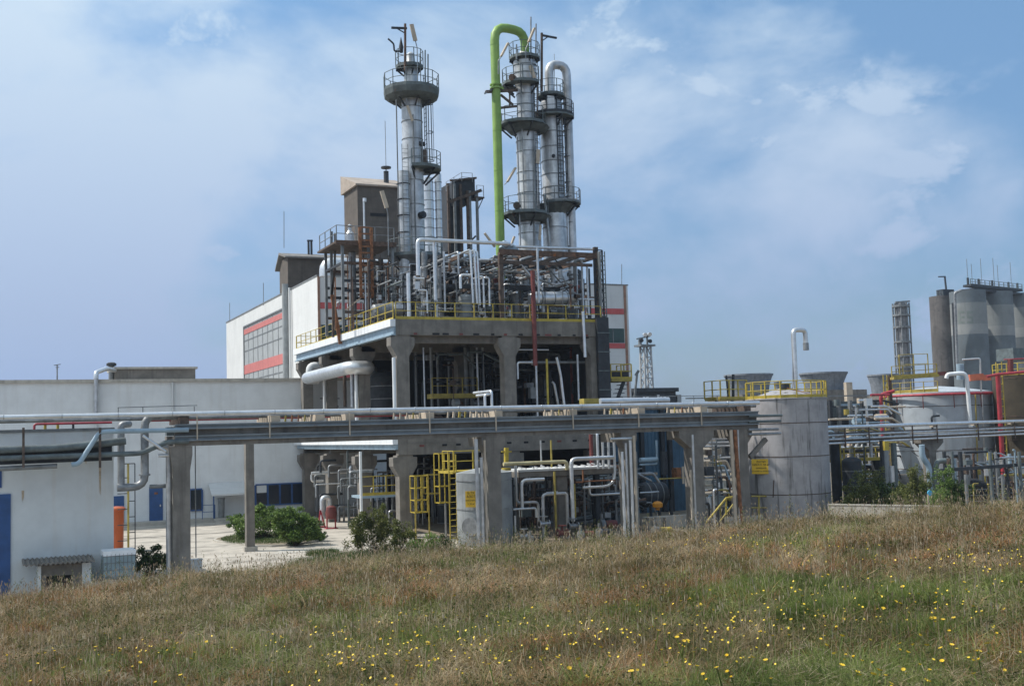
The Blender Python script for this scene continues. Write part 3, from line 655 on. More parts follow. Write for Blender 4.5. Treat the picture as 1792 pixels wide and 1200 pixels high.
# lower deck
MB().box(PX0, PX1, Y0 + .02, PYB, LZ - .28, LZ - .003).build('deck', CONC, PF)
MB().box(PX0 + .02, PX1, Y0, Y0 + .45, LZ - .95, LZ - .285).build('front_beam', CONC, PF)
for y in (71.2, 78.9, 86.3): MB().box(PX0 + .3, PX1 - .1, y, y + .5, LZ - .95, LZ - .285).build('cross_beam', CONC, PF)
MB().box(PX0 - .32, PX0 - .002, Y0 + .01, PYB + .2, LZ - .32, LZ + .02).build('fascia', WHITEP, PF, 'bright white painted edge along the left side of the lower deck')
MB().box(PX0 - .15, PX0 + .1, Y0 + .05, PYB, LZ - .62, LZ - .33).build('side_girder', LBLUE, PF)
XC = [PX0 + .06, (PX0 + PX1) / 2 + .02, PX1 - .92]; YC = [Y0 + .06, 71.2, 78.9, 85.6]; W = .76
def fcol(x, y, z0, z1, w_=W):
    xm = x + w_ / 2; h = 1.25; g = .36; mb = MB().box(x, x + w_, y, y + w_, z0, z1 - h)
    # flared head, both ways in X
    P = [(x, z1 - h), (x - g, z1 - .62), (x - g, z1 - .12), (x - .1, z1 - .1), (x - .1, z1), (x + w_ + .1, z1), (x + w_ + .1, z1 - .1), (x + w_ + g, z1 - .12), (x + w_ + g, z1 - .62), (x + w_, z1 - h)]
    mb.prism(P, 'y', y, y + w_); return mb
for yi, y in enumerate(YC):
    for xi, x in enumerate(XC):
        if xi == 1 and yi in (2, 3): continue
        yy = y if yi else y + .0
        fcol(x, yy, LZ, (ZB if yi == 0 else DZ - .99) - .0).build('column', CONC, PF)
        fcol(x, yy, -.1, LZ - .96).build('column', CONC, PF)
# white pipe casings at the front of the left columns (bright vertical strips)
for i, (y, lab) in enumerate(((YC[0], 'front'), (YC[1], 'second'), (YC[2], 'third'))):
    pipe(V(PX0 - .10, y + .1, LZ + .05), [('Z', DZ - LZ - 2.3)], .11, WHITEP if i < 2 else PANEL, 'white downpipe running up the ' + lab + ' left column of the platform', name='downpipe', cat='downpipe')
# railings
rf = railing([V(PX0 + .05, Y0 + .06, DZ), V(PX1 - .1, Y0 + .06, DZ)], 1.02, YELL, PF, 1.25, .022, toe=.17)
rl = railing([V(PX0 - .1, PYB, DZ), V(PX0 - .1, Y0 + .1, DZ)], 1.02, YELL, PF, 1.5, .024, toe=.12)
railing([V(PX0 + .1, Y0 + .1, LZ), V(PX1 - .1, Y0 + .1, LZ)], 1.0, YELD, PF, 1.6, .03, toe=.1)
railing([V(PX0 - .1, PYB - .1, DZ), V(PX0 + 3, PYB - .1, DZ)], 1.02, YELL, PF, 1.5, .024, toe=.12)
# near-black walls added to stop light inside, and the tall dark casing on the right side
MB().box(PX0 + 3.6, PX1 + .0, 80.2, 80.45, LZ, DZ - 1).build('shade_wall', DARK, PF, 'added dark wall keeping light out deep inside the middle storey')
MB().box(26.5, PX1 - .95, 66.5, 66.7, 0, LZ - 1).build('shade_wall', DARK, PF, 'added black wall deepening the shade behind the pipe table in the ground storey')  # added black sheet standing in for the deep shade behind the pipes
MB().box(PX0 + 4.2, PX1 + .0, 78.2, 78.45, 0, LZ - .3).build('shade_wall', DARK, PF, 'added dark wall keeping light out deep inside the ground storey')
ct = T('stair_tower', 'dark blue-grey steel casing up the right end of the platform', 'stair tower', (PX1 + .5, Y0 + .5, 0))
xa, xb = onY(1047, 620, Y0 - .3).x, onY(1067, 620, Y0 - .3).x
MB().box(xa, xb, Y0 - .3, Y0 - .05, 0, onY(1050, 556, Y0).z).build('front_casing', STEELD, ct)
MB().box(PX1 + .03, xb, Y0 + .02, 80, 0, onY(1050, 556, Y0 + 1).z).build('casing', STEELD, ct)
for z in np.arange(1.2, 12.5, 1.2): MB().box(xa - .01, xb + .03, Y0 - .34, Y0 - .303, z, z + .06).build('rib', STEEL, ct)
# mid-level internal platform with yellow rail seen between the decks
ip = T('inner_walkway', 'dull yellow walkway with rails between the decks left of the middle column', 'walkway', (onY(795, 694, 68).x, 68, onY(795, 697, 68).z))
a, b = onY(757, 697, 68), onY(836, 695, 68); MB().box(a.x, b.x, 68, 69, a.z, a.z + .3).build('floor_edge', YELD, ip)
railing([V(a.x, 68.02, a.z + .3), V(b.x, 68.02, a.z + .3)], 1.0, YELD, ip, 1.1, .025, toe=0)

# ---------------------------------------------------------------- equipment between the decks
GI = 'pipes in the shade between the decks'
def inner_pipe(px, y0, y1, Y, w_, m=STEELG): pipe((px, y1, Y), [('z', y0)], ('px', w_), m, 'grey upright pipe in the shade between the two decks', GI, n=8)
for px, Y, w_, m in ((744, 67, 3, GALV), (757, 70, 6, STEELG), (768, 72, 5, STEELG), (788, 73, 5, STEELG), (803, 75, 4, STEELD), (818, 70, 8, STEELG), (829, 70, 7, STEELG), (838, 69, 4, GALV), (848, 69, 4, GALV), (860, 74, 5, STEELD), (730, 73, 5, STEELG), (905, 70, 5, STEELD), (921, 73, 6, STEELD), (983, 72, 5, STEELG), (1003, 68, 5, REDBR), (1014, 70, 4, STEELG), (1032, 67, 5, STEELG), (775, 76, 9, STEELD), (890, 76, 8, STEELD), (952, 75, 10, STEELD)):
    inner_pipe(px, 608, 735, Y, w_, m)
for y, Y, a, b in ((622, 72, 730, 900), (640, 75, 730, 1040), (612, 68, 900, 1035), (652, 70, 905, 1030), (668, 74, 730, 860), (678, 73, 905, 1035)):
    pipe((a, y, Y), [('x', b)], .09, STEELD, 'dark horizontal pipe in the shade between the two decks', 'horizontal pipes in the shade between the decks', n=8)
def drum(p, q, r, m, label, name='vessel', cat='vessel', group=None, saddles=True):
    p, q = Vector(p), Vector(q); d = (q - p).normalized(); t = T(name, label, cat, (p + q) / 2 - V(0, 0, r), group); mb = MB()
    def dome(c, s):
        rr = [(1, 0), (.92, .14), (.75, .28), (.5, .38), (.25, .44), (.01, .46)]
        for (r0, h0), (r1, h1) in zip(rr[:-1], rr[1:]): mb.cyl(c + d * s * h0 * r, c + d * s * h1 * r, r * r0, r * r1, 24, False)
    mb.cyl(p, q, r, n=24, cap=False); dome(p, -1); dome(q, 1); mb.build('shell', m, t)
    for k in (.2, .5, .8): c = p.lerp(q, k); MB().cyl(c - d * .03, c + d * .03, r + .02, n=24).build('band', STEELG, t)
    return t
def vdrum(px, Y, y0, y1, w_, m, label, name='vessel', group=None):
    a, b = onY(px, y1, Y), onY(px, y0, Y); r = w_ * depth(a) / F / 2; return drum(V(a.x, Y, a.z), V(a.x, Y, b.z - r * .4), r, m, label, name, group=group)
vdrum(648, 80, 640, 700, 26, TANKG, 'pale upright vessel between the decks behind the left columns')
vdrum(958, 72, 655, 735, 52, GALVD, 'large dull vessel between the decks right of the middle column')
vdrum(676, 76, 650, 735, 56, STEELD, 'wide dark vessel between the two front left columns')
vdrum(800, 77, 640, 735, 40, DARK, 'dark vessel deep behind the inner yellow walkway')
vdrum(705 + 80, 72, 820, 935, 38, STEELD, 'dark upright vessel on the ground behind the yellow ladder')
# specific pipes between the decks, right bay
pipe((906, 663, 63.9), [('z', 634), ('x', 931)], ('px', 4.5), GALVB, 'bright angled pipe elbow right of the middle column below the upper deck'); 
MB().cyl(onY(931, 634, 64.2), onY(935, 634, 64.2), .17, n=12).one('flange', GALVB, 'bright round flange on the end of the elbow pipe below the upper deck', 'flange')
pipe((935, 634, 64.6), [('x', 1040)], ('px', 5), STEELG, 'grey pipe continuing right from the bright flange under the upper deck')
pipe((941, 735, 63.9), [('z', 602)], ('px', 4), GALV, 'thin silver upright pipe right of the middle column')
pipe((960, 735, 63.8), [('z', 628)], ('px', 4), YELL, 'thin yellow upright pipe in the right bay of the middle storey')
MB().tube([onY(974, 625, 63.8), onY(981, 655, 63.8), onY(990, 730, 63.8)], .085, 10, .3).one('pipe', GALVB, 'bright slanting pipe in the right bay just right of the yellow one', 'pipe')
MB().tube([onY(966, 668, 64.4), onY(970, 672, 64.4), onY(981, 730, 64.4)], .085, 10, .3).one('pipe', GALV, 'shorter slanting pipe behind the bright slanting one', 'pipe')
pipe((1013, 700, 64), [('z', 620)], ('px', 4), GALV, 'silver upright pipe near the right end of the middle storey')
pipe((937, 640, 63.25), [('z', 474)], ('px', 8), REDBR, 'dark red upright pipe crossing the front of the upper deck')
pipe((943, 530, 63.3), [('z', 434)], ('px', 4.5), GALV, 'thin silver pipe beside the dark red pipe on the upper deck')
MB().tube([onY(1020, 545, 63.25), onY(1021, 565, 63.25), onY(1024, 625, 63.25)], .10, 10, .2).one('pipe', GALVB, 'bright pipe hanging over the right end of the upper deck edge', 'pipe')
pipe((960, 612, 64.5), [('x', 888)], ('px', 3), GALVB, 'thin bright pipe under the upper deck beside the middle column head')
# big insulated duct outside the left columns
t = T('insulated_duct', 'thick pale insulated duct with a loop left of the platform columns', 'duct', onX(570, 655, 20.9))
p0 = onX(612, 643, 21.0); p1 = V(p0.x, 84.3, p0.z - .1); p2 = onX(536, 656, 21.0); p2.z = p0.z - .1
MB().tube([V(22.3, p0.y + .8, p0.z), V(22.3, p0.y, p0.z), V(21.0, p0.y, p0.z), V(21.0, p2.y, p0.z - .1), V(21.9, p2.y + .3, p0.z - .1)], .43, 18, .8).build('run', GALVB, t)
MB().tube([V(21.2, p2.y - .3, p0.z + .1), V(21.2, p2.y - .3, p0.z + .75), V(22.4, p2.y - .3, p0.z + .8), V(24, p2.y - .3, p0.z + .8)], .3, 14, .5).build('loop', PANEL, t)
pipe((665 - 93, 712, 80), [('z', 650)], ('px', 6), TANKG, 'pale upright pipe between the second and third left columns', name='pipe')
pipe((604, 712, 76), [('z', 655)], ('px', 6), RUSTB, 'rusty brown upright pipe between the left columns')
pipe((617, 712, 74), [('z', 655)], ('px', 7), GALV, 'silver upright pipe just left of the second column')
# cross-braces seen against the warehouse
b_ = MB(); a1, a2 = onY(566, 712, 82), onY(592, 655, 82); a3, a4 = onY(592, 712, 82), onY(566, 670, 82); b_.bar(a1, a2, .07).bar(a3, a4, .07).bar(onY(560, 697, 82), onY(594, 697, 82), .06)
b_.one('cross_brace', STEELD, 'thin dark cross brace between the third and fourth left columns', 'brace')

# ---------------------------------------------------------------- ground storey, left bays
pipe((545, 828, 79), [('x', 612)], ('px', 6), GALVB, 'bright level pipe between the left columns of the ground storey', n=12)
pipe((545, 830, 79), [('z', 842), ('x', 566)], ('px', 4), GALVB, 'bright pipe turning down at the left end of the level pipe')
pipe((614, 845, 76), [('z', 816), ('x', 622), ('z', 850)], ('px', 7), GALVB, 'small bright hoop pipe right of the level pipe', bend=.25)
t = T('pump_riser', 'bright bent pipe on a dark red pump by the left column', 'pump', ground(577, 75))
pipe((564, 912, 75), [('z', 870), ('x', 577), ('z', 905)], ('px', 8), GALVB, parent=t, bend=.35, n=14, name='riser')
g = ground(577, 75); MB().lathe(g.x, g.y, [(0, .6), (.34, .65), (.38, 1.0), (.3, 1.4), (.1, 1.5)], 16).build('pump_body', REDBR, t)
mb = MB()
for dx in (-.28, .28): mb.cyl(g + V(dx, 0, 0), g + V(dx, 0, .7), .05, n=8)
mb.box(g.x - .4, g.x + .4, g.y - .25, g.y + .25, 0, .05); mb.build('frame', REDP, t)
g = ground(561, 76); mb = MB().box(g.x - .3, g.x + .25, g.y - .1, g.y + .1, 0, .1).bar(g + V(-.25, 0, 0), g + V(-.1, 0, 1.15), .08).bar(g + V(.2, 0, 0), g + V(-.1, 0, 1.15), .08); mb.one('red_stand', REDP, 'small red frame stand left of the pump by the hedge', 'stand')
mb = MB(); st = onY(600, 925, 74)
for k in range(7): z = .5 + k * .75; mb.bar((st.x + .4, 74, z), (st.x + 1.5, 74.6, z), .09)
mb.bar((st.x + .4, 74, 0), (st.x + .4, 74, 5), .1).bar((st.x + 1.5, 74.6, 0), (st.x + 1.5, 74.6, 5), .1); mb.one('steel_frame', STEEL, 'blue-grey steel frame of short rungs behind the left column', 'frame')
# mid platform with yellow railing (px 632-700, y 833-870)
a, b = onY(632, 868, 66.5), onY(698, 866, 66.5); mp = T('landing', 'small yellow railed landing between the left front columns', 'landing', (a.x, 66.5, a.z))
MB().box(a.x, b.x, 66.5, 68.5, a.z - .14, a.z).build('floor', LBLUE, mp); railing([V(a.x, 66.52, a.z), V(b.x, 66.52, a.z)], 1.15, YELL, mp, .75, .025, toe=.18)
for p in (a, b): MB().bar((p.x, 66.5, 0), (p.x, 66.5, LZ - .7), .13).build('post', WHITEP, mp)
# yellow framed cage structures behind (px 725-765) and the ladder tower at 765-832
def yframe(x0, x1, y0, y1, Y, lab, nv=3, nh=3, m=YELL, dpt=.8, tk=.052):
    a, b = onY(x0, y1, Y), onY(x1, y0, Y); t = T('yellow_cage', lab, 'cage', (a.x, Y, a.z)); mb = MB()
    for yy in (Y, Y + dpt):
        for i in range(nv): x = a.x + (b.x - a.x) * i / (nv - 1); mb.bar((x, yy, a.z), (x, yy, b.z), tk)
        for j in range(nh): z = a.z + (b.z - a.z) * j / (nh - 1); mb.bar((a.x, yy, z), (b.x, yy, z), tk)
    for j in range(nh): z = a.z + (b.z - a.z) * j / (nh - 1); mb.bar((a.x, Y, z), (a.x, Y + dpt, z), tk).bar((b.x, Y, z), (b.x, Y + dpt, z), tk)
    mb.build('frame', m, t); return t, a, b
t, a, b = yframe(727, 747, 832, 897, 62.2, 'slim yellow caged frame left of the tall yellow ladder', 3, 4); MB().bar((a.x, 62.2, 0), (a.x, 62.2, a.z), .07).build('leg', YELD, t)
t, a, b = yframe(750, 768, 830, 864, 62.4, 'small faded yellow frame between the two yellow cages', 2, 2, YELD); MB().bar((a.x, 62.4, 0), (a.x, 62.4, a.z), .06).build('leg', YELD, t)
t, a, b = yframe(770, 786, 793, 880, 61, 'upper yellow caged frame beside the ladder top', 3, 4); MB().bar(((a.x + b.x) / 2, 61, 0), ((a.x + b.x) / 2, 61, a.z), .08).build('leg', GALV, t)
la, lb = onY(798, 945, 58.2), onY(791, 795, 58.2); la.z = 0; la.x = lb.x
lt_ = T('tall_ladder', 'tall bright yellow ladder up to the small tank platform', 'ladder', la); mb = ladder_mb(la, V(la.x, la.y, lb.z), .42, (1, 0, 0), .035, step=.32); mb.build('rungs_and_rails', YELL, lt_)
a, b = onY(792, 825, 58.3), onY(845, 825, 58.3); pt = T('tank_platform', 'yellow railed platform on top of the small white tank', 'platform', (a.x, 58.3, a.z))
MB().box(a.x, b.x + .6, 58.3, 60.5, a.z - .12, a.z).build('floor', YELL, pt); railing([V(a.x + .1, 60, a.z), V(a.x + .1, 58.35, a.z), V(b.x + .6, 58.35, a.z)], 1.1, YELL, pt, 1.0, .03, toe=0)
# small tank with sign and manhole
c = onD(848, 880, 61.5); c = V(c.x, c.y, 0); R_ = 1.5; zt = onD(848, 828, 60).z
tk = T('small_tank', 'small white upright tank with a yellow sign and round manhole', 'tank', c)
MB().lathe(c.x, c.y, [(0, 0), (R_, 0), (R_, zt), (.3, zt + .25), (0, zt + .25)], 36).build('shell', TANKG, tk)
for z in (1.9, 3.4): MB().lathe(c.x, c.y, [(R_, z), (R_ + .03, z), (R_ + .03, z + .06), (R_, z + .06)], 36, smooth=False).build('band', GALVD, tk)
def on_cyl(px, py, cx, cy, R, push=.02):
    d = ray(px, py); a = d.x ** 2 + d.y ** 2; bb = -2 * (cx * d.x + cy * d.y); cc = cx * cx + cy * cy - (R + push) ** 2
    k = (-bb - math.sqrt(max(0, bb * bb - 4 * a * cc))) / (2 * a); return CAM + d * k
p = on_cyl(826, 921, c.x, c.y, R_); nrm = V(p.x - c.x, p.y - c.y, 0).normalized(); mh = MB().cyl(p, p + nrm * .18, .42, n=24); mo = mh.build('manhole', CONC, tk)
MB().cyl(p + nrm * .18, p + nrm * .24, .48, n=24).build('cover', GALVD, mo)
def text_mesh(name, txt, size, org, right, up, m, parent, ext=.004):
    cu = bpy.data.curves.new(name, 'FONT'); cu.body = txt; cu.size = size; cu.extrude = ext; cu.align_x = 'CENTER'; cu.resolution_u = 2
    o = bpy.data.objects.new('tmp', cu); COL.objects.link(o); dg = bpy.context.evaluated_depsgraph_get(); me = bpy.data.meshes.new_from_object(o.evaluated_get(dg))
    bpy.data.objects.remove(o); r, u = Vector(right).normalized(), Vector(up).normalized(); n_ = r.cross(u); M = Matrix((r, u, n_)).transposed().to_4x4(); me.transform(M)
    q = bpy.data.objects.new(name, me); COL.objects.link(q); me.materials.clear(); me.materials.append(m)
    loc = Vector(org); pp = parent
    while pp is not None: loc -= pp.location; pp = pp.parent
    q.parent = parent; q.location = loc; return q
def sign(px0, px1, py0, py1, cx, cy, R, lines, parent_label, tilt=0):
    a = on_cyl((px0 + px1) / 2, (py0 + py1) / 2, cx, cy, R, .10); nrm = V(a.x - cx, a.y - cy, 0).normalized()
    nrm = (nrm + (CAM - a).normalized() * V(1, 1, 0).length * .5); nrm.z = 0; nrm.normalize(); rt = V(-nrm.y, nrm.x, 0); D_ = depth(a); w_ = (px1 - px0) * D_ / F / 2; h = (py1 - py0) * D_ / F / 2
    s = T('warning_sign', parent_label, 'sign', a); cs = [a + rt * (i * w_) + V(0, 0, j * h) for i, j in ((-1, -1), (1, -1), (1, 1), (-1, 1))]; mb = MB()
    mb.add(cs + [q - nrm * .03 for q in cs], [(0, 1, 2, 3), (7, 6, 5, 4), (0, 4, 5, 1), (1, 5, 6, 2), (2, 6, 7, 3), (3, 7, 4, 0)]); mb.build('panel', SIGNY, s)
    mb = MB()
    for sgn in (-1, 1): q = a + rt * (w_ * .8 * sgn) - nrm * .03; mb.bar(q, q - nrm * .35, .04)
    mb.build('bracket', STEELG, s)
    for txt, sz, v in lines: text_mesh('lettering', txt, sz * h * 2, a + nrm * .006 + V(0, 0, h * v), rt, (0, 0, 1), BLACKT, s)
sign(814, 835, 859, 887, c.x, c.y, R_, [('Б.ТК', .22, .62), ('АЗОТ', .22, .18), ('КИСЕЛИНА', .13, -.25), ('V 20 м³', .15, -.68)], 'small yellow sign with dark lettering on the small white tank')
# yellow hand-valve post on the far side
g = onY(886, 783, 57.5); t = T('valve_post', 'bright yellow valve post with a round handwheel right of the middle rack pillar', 'valve', (g.x, 57.5, onY(886, 825, 57.5).z))
MB().bar(g, onY(886, 815, 57.5), .2).build('stem', YELL, t); q = onY(886, 819, 57.5); MB().cyl(q + V(-.02, -.05, -.12), q + V(-.02, -.05, .02), .26, n=16).build('handwheel', YELL, t); MB().bar(onY(878, 790, 57.5), onY(895, 790, 57.5), .08).build('cross_arm', YELL, t)
# grey clad column behind
vdrum(893, 62, 832, 940, 24, TANKG, 'narrow grey clad upright tank right of the middle rack pillar')
vdrum(1090, 66, 830, 935, 20, STEELD, 'narrow dark upright vessel behind the silver pipe bundle right of the platform')

# ---------------------------------------------------------------- ground storey: pipe work in front (px 830-1110)
YG = 57.0
for px, w_, y0, lab in ((838, 7, 768, 'left of three thick silver pipes beside the middle rack pillar'), (846, 6, 800, 'middle of three thick silver pipes beside the middle rack pillar'), (853, 4, 770, 'thin right pipe of the three beside the middle rack pillar')):
    pipe((px, 962, 49.2), [('z', y0)], ('px', w_), GALV if px < 850 else BEIGE, lab)
pipe((881, 812, YG), [('x', 992), ('z', 822)], ('px', 7), mat('cream_pipe', (.55, .48, .28), .5, .1, grime=.4), 'cream yellow pipe running level above the steel table')
pipe((902, 812, YG), [('z', 880), ('x', 942), ('z', 912)], ('px', 5), GALV, 'silver pipe stepping down right under the cream pipe', bend=.25)
pipe((914, 890, YG - .4), [('z', 840), ('x', 952)], ('px', 6), GALVB, 'bright elbow pipe standing under the cream pipe', bend=.3)
pipe((898, 891, YG - .6), [('x', 938), ('z', 905)], ('px', 4), GALVB, 'short bright pipe with a dropping end near the ground left of the white risers')
pipe((902, 936, YG - .7), [('z', 902)], ('px', 4), GALVB, 'short bright vertical stub close to the grass')
pipe((952, 940, YG - .3), [('z', 865), ('x', 992), ('z', 945)], ('px', 6), GALV, 'silver hoop pipe in front of the concrete table leg', bend=.2)
pipe((956, 862, YG + .3), [('x', 976)], ('px', 4), GALVB, 'short bright level pipe above the silver hoop')
t0 = pipe((1003, 912, YG - .5), [('z', 803), ('x', 1020), ('x', 1074)], ('px', 7), GALVB, 'bright white riser turning right at shoulder height under the rack', bend=.3, n=14)
for px in (1047, 1056, 1066): pipe((px, 820, YG - .1), [('z', 757), ('y', 1.5)], ('px', 4.5), GALVB, 'bright thin pipe in a trio dropping from the rack, ' + {1047: 'left', 1056: 'middle', 1066: 'right'}[px] + ' one')
pipe((1074, 765, YG - .4), [('z', 850), ('x', 1020)], ('px', 4.5), GALVB, 'long thin pipe bending back left below the trio', bend=.8)
pipe((1031, 838, YG), [('z', 866), ('x', 1094)], ('px', 4), GALVB, 'thin bright pipe turning right toward the pillar bundle', bend=.2)
pipe((1005, 846, YG - .55), [('z', 905)], ('px', 3.5), YELD, 'thin rust-yellow pipe beside the bright white riser')
pipe((1020, 822, YG - .5), [('z', 843), ('x', 1008)], ('px', 3), RUSTO, 'small rust-orange bracket pipe under the steel table')
pipe((1008, 843, YG - .5), [('x', 1076)], ('px', 2), RUSTO, 'thin rust-orange rod under the steel table')
pipe((974, 946, YG - .6), [('z', 825)], ('px', 4), YELD, 'yellow-edged post in front of the concrete table leg', name='post', cat='post')
pipe((1033, 735, YG + 2), [('z', 818)], ('px', 7), REDBR, 'dull red pipe dropping from the rack to the steel table')
pipe((964, 770, YG + 2), [('z', 818)], ('px', 3), YELD, 'thin yellow pipe dropping to the steel table')
pipe((946, 770, YG + 2), [('z', 818)], ('px', 3), GALV, 'thin silver pipe dropping to the steel table left of the yellow one')
tb = T('pipe_table', 'concrete table carrying pipes at head height under the rack', 'pipe support', ground(990, 60))
a, b = onY(908, 822, YG + .2), onY(1078, 818, YG + .2); MB().box(a.x, b.x, YG + .2, YG + 2.6, a.z - .42, a.z - .12).build('slab', CONC, tb)
MB().box(a.x, b.x, YG + .15, YG + 2.6, a.z - .118, a.z).build('top_edge', PANEL, tb)
xl = onY(985, 880, YG + .3); MB().box(xl.x - .32, xl.x + .32, YG + .3, YG + .9, 0, a.z - .425).build('leg', CONC, tb); MB().box(b.x - .5, b.x - .2, YG + 1.8, YG + 2.1, 0, a.z - .425).build('leg', STEELD, tb); MB().box(a.x + .1, a.x + .4, YG + 1.8, YG + 2.1, 0, a.z - .425).build('leg', STEELD, tb)
random.seed(3)
for k in range(16):
    p = V(a.x + .3 + (b.x - a.x - .6) * k / 15, YG + .3 + random.random() * .6, a.z + random.uniform(.02, .12)); MB().cyl(p, p + V(random.uniform(.1, .3), .8, .02), random.uniform(.03, .05), n=10).one('pipe', GALVB, 'short bright pipe lying across the concrete pipe table', 'pipe', 'short bright pipes across the concrete pipe table')
# dark pump skids and pipes in the shade under the deck
for k, px in enumerate((925, 948, 968, 1008, 1022, 1040, 1058, 1070, 1084)):
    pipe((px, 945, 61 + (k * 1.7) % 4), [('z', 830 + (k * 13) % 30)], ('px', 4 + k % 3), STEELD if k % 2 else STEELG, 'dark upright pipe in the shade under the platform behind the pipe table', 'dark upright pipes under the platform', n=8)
for y, Y, a_, b_ in ((845, 61, 905, 1080), (868, 63, 905, 1085), (900, 62, 1005, 1090)):
    pipe((a_, y, Y), [('x', b_)], .1, STEELG, 'dull level pipe in the shade under the platform', 'dull level pipes under the platform', n=8)
def pump(px, D, m, lab, s=1.0, group=None):
    g = ground(px, D); t = T('pump', lab, 'pump', g, group); MB().box(g.x - .6 * s, g.x + .6 * s, g.y - .3 * s, g.y + .3 * s, 0, .12).build('base', CONC, t)
    MB().cyl(g + V(-.1 * s, 0, .5 * s), g + V(.6 * s, 0, .5 * s), .24 * s, n=18).build('motor', m, t)
    MB().cyl(g + V(-.45 * s, 0, .5 * s), g + V(-.2 * s, 0, .5 * s), .33 * s, n=18).cyl(g + V(-.32 * s, 0, .5 * s), g + V(-.32 * s, 0, 1.15 * s), .09 * s, n=10).build('casing', STEELG, t)
    MB().bar(g + V(.25 * s, 0, .1), g + V(.25 * s, 0, .3 * s), .3 * s).build('foot', STEELD, t)
    return t
pump(1018, 61, REDBR, 'brown-red and grey pump in the shade behind the bright white riser', .8); pump(1050, 62, STEELD, 'dark pump in the shade left of the pillar bundle', .8); pump(1056, 66, REDBR, 'brown-red pump deep in the shade under the platform')
pump(930, 60, STEELD, 'dark pump at the grass edge left of the concrete table leg', .7); pump(1150, 60.5, YELL, 'yellow capped pump in front of the blue corrugated hall')
def valve(px, py, Y, m, lab, s=.3, group=None):
    p = onY(px, py, Y); t = T('valve', lab, 'valve', p - V(0, 0, s), group); MB().cyl(p - V(s, 0, 0), p + V(s, 0, 0), s * .45, n=14).cyl(p - V(s, 0, 0), p - V(s * .8, 0, 0), s * .75, n=14).cyl(p + V(s * .8, 0, 0), p + V(s, 0, 0), s * .75, n=14).build('body', m, t)
    MB().cyl(p, p + V(0, -.02, s * 1.3), s * .16, n=8).build('spindle', m, t); MB().cyl(p + V(0, 0, s * 1.25), p + V(0, 0, s * 1.38), s * .8, n=16).build('handwheel', m, t)
valve(952, 916, YG - .5, GALV, 'grey valve low down at the foot of the silver hoop'); valve(1003, 920, YG - .7, GALVD, 'dull valve at the foot of the bright white riser'); valve(917, 938, 55.4, GALV, 'grey valve poking out of the grass edge'); valve(984, 932, 55.6, REDBR, 'brown-red valve at the foot of the concrete table leg')
# bundle of vertical pipes at the pillar px 1085-1118
for px, w_, y0, m, lab in ((1094, 5, 790, GALVB, 'first bright pipe from the left in the upright bundle at the rack pillar'), (1101, 4, 775, GALV, 'second pipe in the upright bundle at the rack pillar'), (1109, 5, 770, GALVB, 'third, brightest pipe in the upright bundle at the rack pillar'), (1116, 5, 762, BEIGE, 'fourth, beige pipe in the upright bundle at the rack pillar'), (1119, 3, 790, STEELG, 'thin grey pipe at the right of the upright bundle')):
    pipe((px, 945, 49.0), [('z', y0)], ('px', w_), m, lab)
pipe((1068, 768, 49.1), [('x', 1107)], ('px', 5), GALV, 'short level pipe at the head of the upright bundle')
for px, m, y0 in ((1213, BEIGE, 822), (1219, GALV, 760)): pipe((px, 940, 49.2), [('z', y0)], ('px', 4), m, 'upright pipe on the left side of the flared right pillar, ' + ('beige left one' if px == 1213 else 'silver right one'))
for px, w_, m, x1, lab in ((1284, 6, BEIGE, 1279, 'pale slanting pipe left of the last rack pillar'), (1294, 7, RUSTO, 1286, 'rust-orange slanting pipe left of the last rack pillar'), (1291, 4, GALV, 1291, 'thin silver pipe left of the last rack pillar')):
    MB().tube([onY(px + 4, 925, 49.1), onY(x1, 752, 49.1)], w_ * 59 / F / 2, 10).one('pipe', m, lab, 'pipe')
for y0, l in ((760, 1366), (752, 1362), (728, 1368), (738, 1366)):
    pipe((1310, y0, YR - .1), [('x', l)], ('px', 5), STEEL if y0 < 750 else GALVD, 'blue-grey pipe end sticking out of the right end of the rack', 'pipe ends at the right end of the rack')
MB().bar(onY(1312, 800, YR + .2), onY(1340, 768, YR + .2), .22).one('corbel_strut', CONC, 'slanting concrete strut at the right end of the rack', 'strut')
# blue corrugated hall
bx0, bx1 = onY(1062, 800, 70).x, onY(1212, 800, 70).x; bz = onY(1150, 712, 70).z
bh = T('corrugated_hall', 'blue corrugated metal hall behind the rack right of the platform', 'building', (bx0, 70, 0)); mb = MB(); n = int((bx1 - bx0) / .15); vs = []
for i in range(n + 1):
    x = bx0 + (bx1 - bx0) * i / n; y = 70 + (.05 if i % 2 else 0); vs += [(x, y, 0), (x, y, bz)]
mb.add(vs, [(2 * i, 2 * i + 2, 2 * i + 3, 2 * i + 1) for i in range(n)]); mb.box(bx0, bx1, 70.1, 82, 0, bz - .02); mb.build('wall', BLUEC, bh)
MB().box(bx0 - .2, bx1 + .2, 69.8, 82.2, bz, bz + .15).build('roof', STEELD, bh)
for px in (1124, 1160, 1173): x = onY(px, 800, 69.7).x; MB().bar((x, 69.7, 0), (x, 69.7, bz), .28).build('frame_post', STEELD, bh)
drum(onY(1122, 866, 64), onY(1158, 864, 64), .8, STEELD, 'dark horizontal vessel in front of the blue hall', 'horizontal_vessel'); 
pipe((1120, 805, 63), [('x', 1150)], ('px', 9), LBLUE, 'fat pale blue pipe in front of the blue hall'); pipe((1120, 862, 62), [('x', 1153)], ('px', 3), GALV, 'thin silver pipe in front of the dark vessel'); pipe((1120, 813, 63), [('x', 1150), ('z', 770)], ('px', 4), LBLUE, 'thin pale blue pipe under the fat one by the blue hall')
